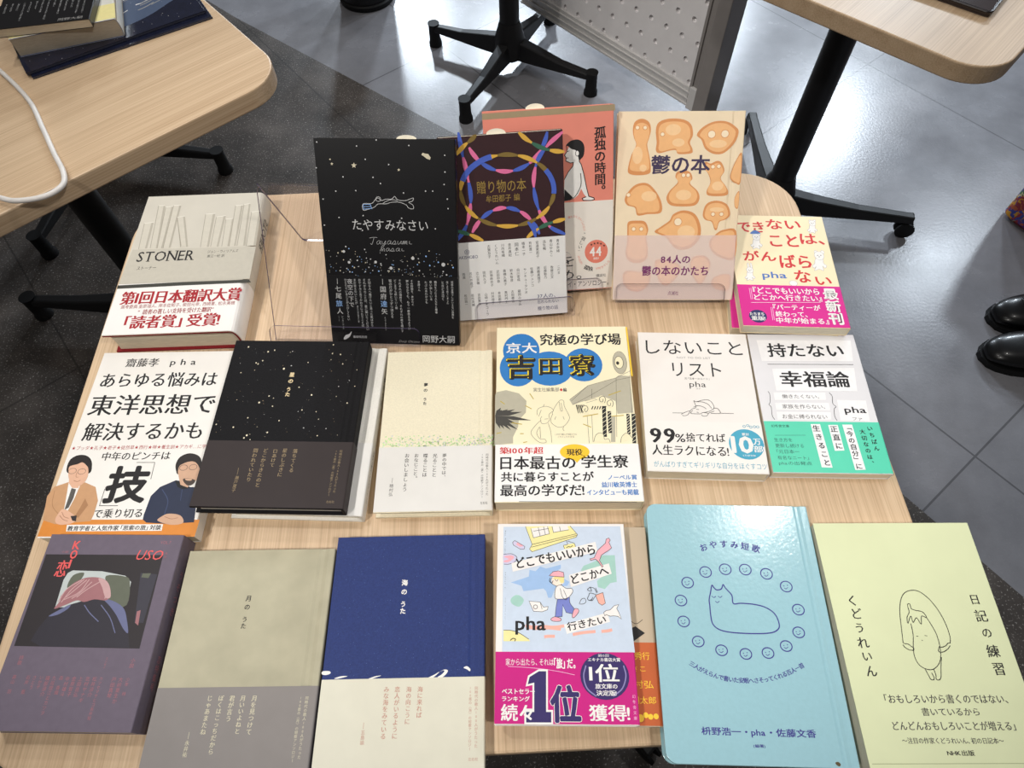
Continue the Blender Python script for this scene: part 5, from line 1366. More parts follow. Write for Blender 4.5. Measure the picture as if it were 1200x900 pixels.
 ["V","title_lettering","ink","記",112.45,70.0,79.3,9.6,"m"],
 ["V","title_lettering","ink","の",112.4,83.1,90.9,8.2,"m"],
 ["V","title_lettering","ink","練",112.35,95.6,104.9,9.7,"m"],
 ["V","title_lettering","ink","習",112.25,108.1,117.1,9.6,"m"],
 ["L","eggplant_drawing","ink",[[57.0,80.1],[56.3,88.0],[53.5,98.2],[52.7,104.3],[54.4,109.8],[58.6,112.6],[63.6,112.8],[68.9,109.3],[72.1,103.9],[73.9,96.2],[74.0,88.0],[72.4,81.3],[70.4,75.9]],0.55,1,0],
 ["L","eggplant_drawing","ink",[[54.5,79.6],[55.5,75.4],[58.2,71.6],[58.4,67.9],[58.9,65.6],[60.6,65.6],[60.7,69.0],[63.8,70.3],[68.7,71.6],[70.4,75.9],[66.9,74.6],[64.7,80.5],[62.6,75.8],[59.0,79.2],[58.6,74.6],[54.8,80.1]],0.55,1,0],
 ["L","eggplant_drawing","ink",[[47.0,94.1],[49.1,81.7],[51.4,70.1],[55.0,61.4],[59.5,56.6],[65.2,54.9],[70.8,56.0],[76.5,61.5],[81.0,70.1],[83.5,80.7],[83.6,90.1],[82.2,94.6]],0.55,1,0],
 ["L","eggplant_drawing","ink",[[46.7,93.7],[47.9,94.6],[50.4,95.0],[52.3,96.6],[53.8,97.8],[53.1,99.4],[49.8,99.0],[47.5,97.4],[46.4,95.4]],0.55,1,0],
 ["L","eggplant_drawing","ink",[[82.5,94.2],[80.4,94.6],[78.4,96.2],[74.8,97.4],[73.3,97.0],[71.8,100.3],[74.9,100.7],[79.1,98.6],[81.6,96.2]],0.55,1,0],
 ["L","eggplant_drawing","ink",[[57.8,112.6],[58.8,116.1],[59.8,119.6],[61.7,120.0],[62.6,118.5],[61.8,115.2]],0.55,1,0],
 ["L","eggplant_drawing","ink",[[64.1,112.6],[64.5,116.5],[63.9,119.6],[65.9,120.0],[67.8,118.1],[70.0,111.2],[72.6,104.3]],0.55,1,0],
 ["L","eggplant_drawing","ink",[[58.3,89.4],[59.8,89.4]],0.4,0,0],
 ["L","eggplant_drawing","ink",[[64.7,88.8],[66.7,89.2]],0.4,0,0],
 ["L","eggplant_drawing","ink",[[61.5,92.1],[62.2,92.7]],0.4,0,0],
 ["H","subtitle_lettering","ink3","「おもしろいから書くのではない、",22.2,129.8,110.7,135.9,"m"],
 ["H","subtitle_lettering","ink3","書いているから",46.4,138.7,87.6,144.0,"m"],
 ["H","subtitle_lettering","ink3","どんどんおもしろいことが増える」",23.0,147.5,109.8,153.4,"m"],
 ["H","subtitle_lettering","ink3","〜注目の作家くどうれいん、初の日記本〜",27.1,157.9,98.3,161.8,"m"],
 ["H","publisher_mark","ink","NHK出版",56.2,165.8,75.1,169.2,"b"],
 ["L","band_edge_line","n_dark",[[2.0,174.3],[109.2,173.8]],0.3,0,0],
],
'yoshida': [
 ["P","dormitory_drawing","y_gray",[[0.8,73.4],[9.2,71.4],[21.2,75.0],[28.2,83.2],[27.5,95.3],[21.0,103.2],[20.4,109.7],[15.8,120.0],[15.8,126.3],[-0.8,128.1],[-0.9,76.1]],0],
 ["P","dormitory_drawing","y_gray",[[68.0,82.3],[86.0,67.3],[112.3,59.2],[115.5,56.4],[125.7,57.3],[125.8,96.2],[111.1,97.4],[110.4,84.1],[98.4,78.5],[88.7,81.1],[70.7,87.7]],0],
 ["L","dormitory_drawing","y_line",[[68.0,82.3],[86.0,67.3],[112.3,59.2],[128.1,50.9]],0.3,0,0],
 ["L","dormitory_drawing","y_line",[[70.7,87.7],[89.0,77.0],[113.4,61.4],[126.2,58.7]],0.3,0,0],
 ["L","dormitory_drawing","y_line",[[86.0,67.3],[69.7,83.7]],0.3,0,0],
 ["L","dormitory_drawing","y_line",[[89.3,70.9],[88.7,81.1]],0.3,0,0],
 ["L","dormitory_drawing","y_line",[[112.9,59.2],[108.7,120.8]],0.3,0,0],
 ["L","dormitory_drawing","y_line",[[125.8,56.6],[123.6,125.9]],0.3,0,0],
 ["L","dormitory_drawing","y_line",[[83.5,99.8],[83.7,126.9]],0.3,0,0],
 ["L","dormitory_drawing","y_line",[[87.7,98.5],[87.2,125.6]],0.3,0,0],
 ["L","dormitory_drawing","y_line",[[82.1,83.8],[91.1,81.1],[93.4,82.5],[83.1,85.8]],0.3,0,0],
 ["P","dormitory_drawing","y_gray",[[105.1,100.0],[109.1,100.1],[107.1,125.8],[103.1,125.8]],0],
 ["P","dormitory_drawing","y_ink",[[97.6,89.3],[101.2,89.3],[99.9,120.7],[96.4,120.6]],0],
 ["L","dormitory_drawing","y_gray2",[[97.6,93.2],[101.7,90.0]],0.5,0,0],
 ["L","dormitory_drawing","y_gray2",[[97.3,97.8],[101.4,94.6]],0.5,0,0],
 ["L","dormitory_drawing","y_gray2",[[97.0,102.3],[101.1,99.2]],0.5,0,0],
 ["L","dormitory_drawing","y_gray2",[[96.7,106.7],[100.7,103.7]],0.5,0,0],
 ["L","dormitory_drawing","y_gray2",[[96.4,111.2],[100.4,108.1]],0.5,0,0],
 ["L","dormitory_drawing","y_gray2",[[96.1,115.6],[100.1,112.6]],0.5,0,0],
 ["L","dormitory_drawing","y_gray2",[[95.8,120.0],[99.8,117.0]],0.5,0,0],
 ["P","dormitory_drawing","y_ink",[[102.2,94.7],[105.5,94.7],[104.7,116.9],[101.5,116.9]],0],
 ["L","dormitory_drawing","y_gray2",[[102.2,97.9],[106.0,94.8]],0.5,0,0],
 ["L","dormitory_drawing","y_gray2",[[102.0,101.1],[105.8,98.0]],0.5,0,0],
 ["L","dormitory_drawing","y_gray2",[[101.7,104.3],[105.6,101.2]],0.5,0,0],
 ["L","dormitory_drawing","y_gray2",[[101.5,107.4],[105.3,104.3]],0.5,0,0],
 ["L","dormitory_drawing","y_gray2",[[101.3,110.6],[105.1,107.5]],0.5,0,0],
 ["L","dormitory_drawing","y_gray2",[[101.0,113.7],[104.8,110.7]],0.5,0,0],
 ["L","dormitory_drawing","y_gray2",[[100.8,116.8],[104.6,113.8]],0.5,0,0],
 ["P","dormitory_drawing","y_ink",[[119.2,97.5],[122.2,97.5],[121.2,118.3],[118.4,118.3]],0],
 ["L","dormitory_drawing","y_gray2",[[119.2,100.6],[122.7,97.5]],0.5,0,0],
 ["L","dormitory_drawing","y_gray2",[[118.9,103.6],[122.5,100.5]],0.5,0,0],
 ["L","dormitory_drawing","y_gray2",[[118.7,106.6],[122.2,103.5]],0.5,0,0],
 ["L","dormitory_drawing","y_gray2",[[118.4,109.5],[121.9,106.5]],0.5,0,0],
 ["L","dormitory_drawing","y_gray2",[[118.2,112.5],[121.7,109.4]],0.5,0,0],
 ["L","dormitory_drawing","y_gray2",[[117.9,115.4],[121.4,112.4]],0.5,0,0],
 ["L","dormitory_drawing","y_gray2",[[117.7,118.4],[121.2,115.3]],0.5,0,0],
 ["P","dormitory_drawing","y_ink",[[123.9,97.6],[127.4,97.6],[125.5,127.2],[122.1,127.2]],0],
 ["L","dormitory_drawing","y_gray2",[[123.8,101.3],[127.9,98.2]],0.5,0,0],
 ["L","dormitory_drawing","y_gray2",[[123.4,105.6],[127.5,102.5]],0.5,0,0],
 ["L","dormitory_drawing","y_gray2",[[123.0,109.9],[127.1,106.8]],0.5,0,0],
 ["L","dormitory_drawing","y_gray2",[[122.6,114.1],[126.7,111.0]],0.5,0,0],
 ["L","dormitory_drawing","y_gray2",[[122.3,118.3],[126.3,115.3]],0.5,0,0],
 ["L","dormitory_drawing","y_gray2",[[121.9,122.5],[125.9,119.5]],0.5,0,0],
 ["L","dormitory_drawing","y_gray2",[[121.5,126.6],[125.5,123.6]],0.5,0,0],
 ["L","dormitory_drawing","y_ink",[[88.0,92.6],[89.4,89.2]],0.9,0,0],
 ["L","dormitory_drawing","y_ink",[[90.4,92.6],[91.8,89.3]],0.9,0,0],
 ["L","dormitory_drawing","y_ink",[[92.7,92.6],[94.1,89.3]],0.9,0,0],
 ["L","dormitory_drawing","y_ink",[[95.1,92.6],[96.5,89.3]],0.9,0,0],
 ["L","dormitory_drawing","y_ink",[[97.4,92.7],[98.8,89.3]],0.9,0,0],
 ["L","dormitory_drawing","y_ink",[[99.8,92.7],[101.2,89.3]],0.9,0,0],
 ["P","dormitory_drawing","y_ink",[[73.6,87.7],[74.8,87.7],[76.1,97.1],[75.2,95.8]],0],
 ["P","dormitory_drawing","y_ink",[[75.3,87.8],[76.4,87.8],[77.7,96.9],[76.9,95.8]],0],
 ["P","dormitory_drawing","y_ink",[[76.9,87.8],[78.1,87.8],[79.4,96.6],[78.5,95.8]],0],
 ["P","dormitory_drawing","y_ink",[[78.6,87.8],[79.7,87.8],[81.0,96.4],[80.1,95.8]],0],
 ["P","dormitory_drawing","y_ink",[[80.2,87.8],[81.4,87.8],[82.7,96.1],[81.8,95.8]],0],
 ["P","dormitory_drawing","y_cream",[[80.0,89.1],[84.8,87.8],[86.2,93.2],[84.2,97.8],[80.2,97.1],[79.2,93.1]],1],
 ["L","dormitory_drawing","y_line",[[80.2,95.8],[78.9,92.5],[80.6,89.1],[83.5,89.2],[84.5,92.5],[82.6,95.2],[81.2,93.2],[82.5,91.6]],0.5,1,0],
 ["E","dormitory_drawing","y_cream",98.1,82.58,3.61,4.59,0],
 ["L","dormitory_drawing","y_line",[[100.2,86.0],[101.4,81.9],[99.5,78.8],[96.1,80.5],[96.2,84.2],[98.5,84.6],[99.1,81.9]],0.5,1,0],
 ["E","dormitory_drawing","y_cream",104.88,86.7,3.6,4.56,0],
 ["L","dormitory_drawing","y_line",[[107.0,90.1],[108.2,86.1],[106.3,82.9],[102.9,84.7],[103.0,88.3],[105.3,88.7],[105.9,86.0]],0.5,1,0],
 ["P","dormitory_drawing","y_cream",[[87.8,125.6],[89.9,119.3],[93.5,116.8],[96.8,118.1],[97.6,123.2],[101.1,122.6],[102.5,126.4]],0],
 ["L","dormitory_drawing","y_line",[[87.8,125.6],[89.9,119.3],[93.5,116.8],[96.8,118.1],[97.6,123.2],[101.1,122.6],[102.5,126.4]],0.35,1,0],
 ["P","dormitory_drawing","y_cream",[[111.6,126.5],[113.2,120.8],[117.6,117.0],[120.8,119.6],[123.3,123.4]],0],
 ["L","dormitory_drawing","y_line",[[111.6,126.5],[113.2,120.8],[117.6,117.0],[120.8,119.6],[123.3,123.4]],0.35,1,0],
 ["P","dormitory_drawing","y_leaf",[[-0.6,98.4],[4.0,96.8],[5.7,92.3],[1.3,94.1]],0],
 ["P","dormitory_drawing","y_leaf",[[-0.6,98.4],[6.3,96.9],[11.3,91.7],[4.5,93.5]],0],
 ["P","dormitory_drawing","y_leaf",[[-0.6,98.4],[9.2,97.1],[17.7,91.9],[8.0,93.4]],0],
 ["P","dormitory_drawing","y_leaf",[[-0.6,98.4],[12.1,98.6],[24.3,94.6],[11.6,94.6]],0],
 ["P","dormitory_drawing","y_leaf",[[-0.6,98.4],[15.8,103.0],[32.5,103.5],[16.2,99.1]],0],
 ["P","dormitory_drawing","y_leaf",[[-0.6,98.4],[9.1,104.8],[19.9,107.4],[10.2,101.2]],0],
 ["P","dormitory_drawing","y_leaf",[[-0.6,98.4],[8.9,107.5],[20.2,113.0],[10.7,104.2]],0],
 ["P","dormitory_drawing","y_leaf",[[-0.6,98.4],[5.5,107.5],[14.1,113.5],[7.9,104.7]],0],
 ["P","dormitory_drawing","y_leaf",[[-0.6,98.4],[2.1,106.3],[7.9,112.2],[5.1,104.4]],0],
 ["P","dormitory_drawing","y_leaf",[[-0.6,98.4],[0.0,105.7],[4.3,112.0],[3.4,104.8]],0],
 ["P","dormitory_drawing","y_leaf",[[-0.6,98.4],[3.7,95.1],[4.6,90.0],[0.5,93.3]],0],
 ["L","dormitory_drawing","y_dash",[[31.3,75.1],[34.8,81.3]],0.8,0,0],
 ["L","dormitory_drawing","y_dash",[[3.9,83.0],[8.1,86.4]],0.8,0,0],
 ["L","dormitory_drawing","y_dash",[[27.0,88.0],[32.9,91.6]],0.8,0,0],
 ["L","dormitory_drawing","y_dash",[[14.6,105.7],[23.9,107.4]],0.8,0,0],
 ["L","dormitory_drawing","y_dash",[[22.1,116.8],[25.4,116.8]],0.8,0,0],
 ["L","dormitory_drawing","y_dash",[[104.3,77.9],[116.3,73.2]],0.8,0,0],
 ["L","dormitory_drawing","y_dash",[[79.4,100.0],[93.6,97.3]],0.8,0,0],
 ["L","dormitory_drawing","y_dash",[[105.6,100.0],[116.8,99.1]],0.8,0,0],
 ["L","dormitory_drawing","y_dash",[[79.3,107.6],[86.4,110.9]],0.8,0,0],
 ["L","dormitory_drawing","y_dash",[[0.8,116.6],[5.4,115.4]],0.8,0,0],
 ["L","dormitory_drawing","y_dash",[[24.9,125.7],[28.4,124.9]],0.8,0,0],
 ["L","dormitory_drawing","y_line2",[[38.0,98.1],[37.8,94.1],[39.3,91.2],[42.9,89.5],[47.1,89.1],[51.1,90.9],[52.8,93.6],[50.4,95.5],[48.6,98.2],[49.0,102.8],[46.6,106.3],[41.9,106.6],[40.9,102.1],[42.1,99.4]],0.35,1,0],
 ["L","dormitory_drawing","y_line2",[[41.7,92.8],[39.2,99.4]],0.35,1,0],
 ["L","dormitory_drawing","y_line2",[[43.5,89.5],[44.7,86.8]],0.35,1,0],
 ["L","dormitory_drawing","y_line2",[[41.4,103.4],[37.3,107.3],[31.9,116.3],[38.7,125.2],[45.0,125.9],[44.5,122.7],[39.9,122.1],[37.1,116.3],[39.5,110.5]],0.35,1,0],
 ["L","dormitory_drawing","y_line2",[[40.1,109.9],[40.5,121.4]],0.35,1,0],
 ["L","dormitory_drawing","y_line2",[[47.8,106.7],[49.8,115.1],[50.4,126.0]],0.35,1,0],
 ["L","dormitory_drawing","y_line2",[[51.5,96.9],[54.1,90.2],[59.1,82.9],[62.6,83.6],[63.0,89.0],[66.7,98.3],[67.1,102.3],[62.8,108.8],[56.9,110.7],[51.2,106.7],[50.2,102.1],[52.1,96.9]],0.35,1,0],
 ["L","dormitory_drawing","y_line2",[[58.4,84.2],[59.3,93.0],[61.0,93.6],[60.1,85.6]],0.35,1,0],
 ["L","dormitory_drawing","y_line2",[[61.6,110.1],[60.9,112.7],[62.0,114.6]],0.35,1,0],
 ["L","dormitory_drawing","y_line2",[[44.4,102.3],[47.9,101.9]],0.35,1,0],
 ["L","dormitory_drawing","y_line2",[[55.0,99.6],[53.7,102.8]],0.35,1,0],
 ["L","dormitory_drawing","y_line2",[[61.4,99.6],[62.4,102.9]],0.35,1,0],
 ["H","dormitory_drawing","y_line2","この中で暮らす住民たちの",53.2,116.8,73.0,118.8,"r"],
 ["H","dormitory_drawing","y_line2","ごちゃごちゃ生活",56.0,119.3,70.6,121.1,"r"],
 ["E","dormitory_drawing","y_gray",117.79,41.98,6.64,12.67,0],
 ["E","dormitory_drawing","y_line",117.79,41.98,6.64,12.67,0.3],
 ["E","dormitory_drawing","y_cream",116.96,41.97,4.15,6.86,0],
 ["E","dormitory_drawing","y_line",116.96,41.97,4.15,6.86,0.5],
 ["E","dormitory_drawing","y_ink",115.66,42.69,1.45,1.97,0],
 ["E","title_lettering","y_blue",23.76,27.16,17.73,19.66,0],
 ["E","title_lettering","y_blue",20.52,47.03,17.45,20.48,0],
 ["E","title_lettering","y_blue",50.62,47.85,22.39,19.25,0],
 ["E","title_lettering","y_blue",82.96,44.04,18.05,18.64,0],
 ["H","title_lettering","ink","究極の学び場",42.4,8.1,120.6,21.5,"b"],
 ["H","title_lettering","white","京大",9.4,18.3,38.6,30.2,"b"],
 ["H","title_lettering","ink","吉",10.1,33.4,36.1,58.9,"h"],
 ["H","title_lettering","y_yel","吉",9.7,32.9,35.5,58.2,"b"],
 ["H","title_lettering","ink","田",41.3,37.5,62.1,54.7,"h"],
 ["H","title_lettering","y_yel","田",40.9,37.0,61.5,53.9,"b"],
 ["H","title_lettering","ink","寮",69.4,32.9,93.5,56.0,"h"],
 ["H","title_lettering","y_yel","寮",69.0,32.4,92.9,55.2,"b"],
 ["H","author_lettering","gray4","実生社編集部",34.7,69.0,58.7,73.4,"r"],
 ["E","author_lettering","red3",60.75,71.47,1.22,1.41,0],
 ["H","author_lettering","gray4","編",62.6,69.6,65.8,73.4,"b"],
 ["P","cover_strip","y_yel2",[[126.7,0.8],[128.2,0.9],[128.8,57.9],[127.3,56.7]],0],
 ["H","band_lettering","red3","築100年超",4.1,130.3,42.4,136.9,"mb"],
 ["H","band_lettering","ink","日本最古の",4.8,139.3,70.4,151.6,"b"],
 ["H","band_lettering","ink","学生寮",76.0,138.5,116.7,150.6,"b"],
 ["E","band_bubble","y_yel3",70.35,135.34,13.1,7.56,0],
 ["P","band_bubble","y_yel3",[[68.2,141.4],[75.8,141.5],[71.8,145.8]],0],
 ["H","band_bubble","ink","現役",63.2,132.4,77.1,138.7,"mb"],
 ["H","band_lettering","ink","共に暮らすことが",5.5,154.1,85.7,163.2,"b"],
 ["H","band_lettering","ink","最高の学びだ!",5.0,165.8,76.7,176.3,"b"],
 ["H","band_lettering","blue3","ノーベル賞",98.1,157.4,122.9,161.9,"b"],
 ["H","band_lettering","blue3","益川敏英博士",92.0,163.9,122.3,168.9,"b"],
 ["H","band_lettering","blue3","インタビューも掲載",79.2,170.8,123.1,175.9,"b"],
 ["L","band_lettering","ink",[[20.9,181.3],[120.8,182.3]],0.5,0,0],
],
'shinai': [
 ["H","title_lettering","ink","しないこと",6.8,8.9,99.4,24.9,"r"],
 ["H","title_lettering","gray6","NOT TO DO LIST",35.8,27.6,67.9,29.8,"r"],
 ["H","title_lettering","ink","リスト",30.5,34.5,76.4,49.7,"r"],
 ["H","author_lettering","ink","元「日本一のニート」",41.0,50.9,64.2,53.3,"r"],
 ["H","author_lettering","ink","pha",44.9,55.4,60.2,63.1,"r"],
 ["H","author_lettering","ink","ファ",50.9,62.5,54.6,63.9,"r"],
 ["L","sleeper_drawing","ink",[[26.6,89.4],[36.0,89.3]],0.45,1,0],
 ["L","sleeper_drawing","ink",[[69.9,88.6],[82.3,88.6]],0.45,1,0],
 ["L","sleeper_drawing","ink",[[34.4,90.7],[38.5,88.3],[42.7,87.1],[40.2,91.1],[36.9,92.1],[35.3,91.6]],0.45,1,0],
 ["L","sleeper_drawing","ink",[[42.7,87.1],[45.1,84.8],[48.5,83.2],[48.0,79.0],[47.3,76.0],[49.5,77.1],[56.3,75.0],[61.3,75.2],[64.2,78.6],[65.0,83.3],[61.7,86.2],[57.4,87.8],[54.9,88.3]],0.45,1,0],
 ["L","sleeper_drawing","ink",[[52.4,89.3],[54.9,88.3],[58.9,89.1],[57.5,91.6],[54.2,92.0],[52.7,90.6]],0.45,1,0],
 ["L","sleeper_drawing","ink",[[46.4,82.9],[50.7,81.2],[55.5,82.6],[57.8,84.4]],0.45,1,0],
 ["L","sleeper_drawing","ink",[[49.5,77.1],[55.3,77.3],[60.0,79.6],[62.8,83.9]],0.45,1,0],
 ["L","sleeper_drawing","ink",[[65.0,83.3],[68.5,84.1],[69.9,88.6],[61.4,89.0]],0.45,1,0],
 ["L","sleeper_drawing","ink",[[45.3,86.3],[43.3,89.5],[52.3,89.8]],0.45,1,0],
 ["L","sleeper_drawing","ink",[[48.7,85.1],[51.1,85.4]],0.45,1,0],
 ["L","sleeper_drawing","ink",[[48.7,88.1],[50.3,88.4]],0.45,1,0],
 ["L","sleeper_drawing","ink",[[58.9,89.1],[64.9,86.5]],0.45,1,0],
 ["H","band_lettering","ink","99",5.1,105.6,26.3,120.1,"mb"],
 ["H","band_lettering","ink","%",26.9,111.0,35.5,119.1,"m"],
 ["H","band_lettering","ink","捨てれば",36.5,109.6,71.4,118.4,"m"],
 ["H","band_lettering","ink","人生ラクになる!",5.4,122.0,72.7,132.1,"m"],
 ["H","band_lettering","teal2","がんばりすぎてギリギリな自分をほぐすコツ",6.0,137.8,104.2,143.8,"r"],
 ["E","band_emblem","teal3",89.45,119.53,15.45,14.93,0],
 ["H","band_emblem","white","累計",86.6,108.4,93.1,111.1,"b"],
 ["H","band_emblem","white","10",76.5,112.3,94.8,127.9,"x"],
 ["H","band_emblem","white","万",96.0,113.9,102.1,120.0,"b"],
 ["H","band_emblem","white","部!",95.4,120.8,104.5,127.2,"b"],
 ["H","band_emblem","white","2万部突破",84.7,129.7,96.1,131.4,"r"],
 ["E","band_emblem","teal2",89.83,101.72,1.13,1.1,0.5],
 ["E","band_emblem","teal2",93.19,100.71,1.14,1.1,0.5],
 ["E","band_emblem","teal2",95.71,102.28,1.13,1.1,0.5],
 ["E","band_emblem","teal2",99.0,101.82,1.13,1.1,0.5],
 ["E","band_emblem","teal2",101.88,101.93,1.13,1.09,0.5],
],
'motanai': [
 ["P","title_panels","white2",[[8.1,7.1],[99.8,6.6],[96.7,30.8],[9.4,31.3]],0],
 ["P","title_panels","white2",[[17.7,40.2],[95.8,38.4],[92.7,64.3],[17.3,64.4]],0],
 ["P","title_panels","white2",[[14.3,66.4],[62.5,66.2],[61.7,74.0],[14.2,74.6]],0],
 ["P","title_panels","white2",[[13.7,77.5],[63.5,77.2],[63.0,85.1],[13.7,85.1]],0],
 ["P","title_panels","white2",[[13.6,87.0],[63.1,86.9],[62.0,94.8],[13.1,95.4]],0],
 ["P","title_panels","white2",[[71.7,73.9],[98.1,74.3],[96.6,95.9],[70.1,95.8]],0],
 ["H","title_lettering","ink","持たない",17.0,10.9,89.6,26.5,"b"],
 ["L","title_lettering","ink",[[14.2,35.1],[96.0,34.7]],0.55,0,0],
 ["H","title_lettering","ink","幸福論",23.6,42.8,88.1,60.1,"b"],
 ["H","subtitle_lettering","ink","働きたくない、",21.5,68.5,55.8,72.7,"r"],
 ["H","subtitle_lettering","ink","家族を作らない、",19.9,79.1,59.0,83.6,"r"],
 ["H","subtitle_lettering","ink","お金に縛られない",18.0,89.5,58.8,94.2,"r"],
 ["L","subtitle_lettering","ink",[[9.4,65.3],[10.5,68.8],[9.5,76.5],[7.9,79.8],[9.5,82.3],[8.9,90.8],[10.5,95.5]],0.45,1,0],
 ["L","subtitle_lettering","ink",[[66.2,66.2],[68.1,70.1],[67.0,77.8],[69.3,81.0],[67.1,83.5],[65.8,91.0],[67.0,95.7]],0.45,1,0],
 ["H","author_lettering","ink","pha",76.2,81.2,95.5,89.5,"b"],
 ["H","author_lettering","ink","ファ",81.5,92.3,90.1,95.3,"r"],
 ["P","band_lettering","white2",[[42.0,99.7],[50.5,99.6],[52.5,142.7],[43.1,142.5]],0],
 ["P","band_lettering","white2",[[57.7,100.4],[66.3,100.3],[66.6,125.9],[58.0,126.4]],0],
 ["P","band_lettering","white2",[[70.5,99.9],[79.4,99.8],[80.9,144.2],[71.8,144.6]],0],
 ["V","band_lettering","ink","生",46.2,100.3,108.1,6.8,"b"],
 ["V","band_lettering","ink","き",46.8,109.0,116.6,6.8,"b"],
 ["V","band_lettering","ink","る",47.4,117.6,125.1,6.7,"b"],
 ["V","band_lettering","ink","こ",48.0,126.0,133.4,6.6,"b"],
 ["V","band_lettering","ink","と",48.6,134.3,141.6,6.6,"b"],
 ["V","band_lettering","ink","正",61.95,100.8,108.5,6.9,"b"],
 ["V","band_lettering","ink","直",62.35,109.3,116.9,6.8,"b"],
 ["V","band_lettering","ink","に",62.75,117.7,125.2,6.7,"b"],
 ["V","band_lettering","ink","「",75.0,99.3,106.3,6.2,"b"],
 ["V","band_lettering","ink","今",75.2,105.9,112.8,6.1,"b"],
 ["V","band_lettering","ink","の",75.3,112.4,119.3,6.1,"b"],
 ["V","band_lettering","ink","自",75.45,118.9,125.7,6.1,"b"],
 ["V","band_lettering","ink","分",75.6,125.3,132.0,6.0,"b"],
 ["V","band_lettering","ink","」",75.7,131.6,138.2,6.0,"b"],
 ["V","band_lettering","ink","に",75.85,137.9,144.4,6.0,"b"],
 ["V","band_lettering","ink","い",94.4,100.7,106.6,5.2,"b"],
 ["V","band_lettering","ink","ち",94.75,107.4,113.2,5.1,"b"],
 ["V","band_lettering","ink","ば",95.15,114.0,119.8,5.1,"b"],
 ["V","band_lettering","ink","ん",95.5,120.5,126.2,5.1,"b"],
 ["V","band_lettering","ink","大",87.0,104.0,109.9,5.2,"b"],
 ["V","band_lettering","ink","切",87.1,110.4,116.2,5.2,"b"],
 ["V","band_lettering","ink","な",87.2,116.7,122.4,5.1,"b"],
 ["V","band_lettering","ink","の",87.4,122.9,128.6,5.1,"b"],
 ["V","band_lettering","ink","は",87.5,129.1,134.7,5.0,"b"],
 ["V","band_lettering","ink","、",87.6,135.2,140.7,5.0,"b"],
 ["H","band_lettering","ink","幻冬舎文庫",6.1,100.6,22.1,103.4,"r"],
 ["L","band_lettering","n_teal",[[7.7,111.5],[35.2,111.1]],0.3,0,0],
 ["H","band_lettering","n_teal","生き方を",6.1,114.1,22.2,117.9,"r"],
 ["H","band_lettering","n_teal","更新し続ける",6.2,119.8,31.5,123.8,"r"],
 ["H","band_lettering","n_teal","「元日本一",6.4,125.6,26.4,129.6,"r"],
 ["H","band_lettering","n_teal","有名なニート」",6.1,131.7,33.6,135.5,"r"],
 ["H","band_lettering","n_teal","phaの出発点",6.3,137.1,35.2,141.2,"r"],
],
}
_chars = set('STONER夢のうたそつき恋特集号同時代歌人100がひとりでいることさびしくない夜空下岡野大嗣')
for _items in PRINTS.values():
    for _i in _items:
        if _i[0] in 'HTVA':
            _chars |= set(_i[3])
_chars |= set('高野秀行pとさこ中村弘小林翔太郎')
load_glyphs(_chars - {' ', '\u3000'})

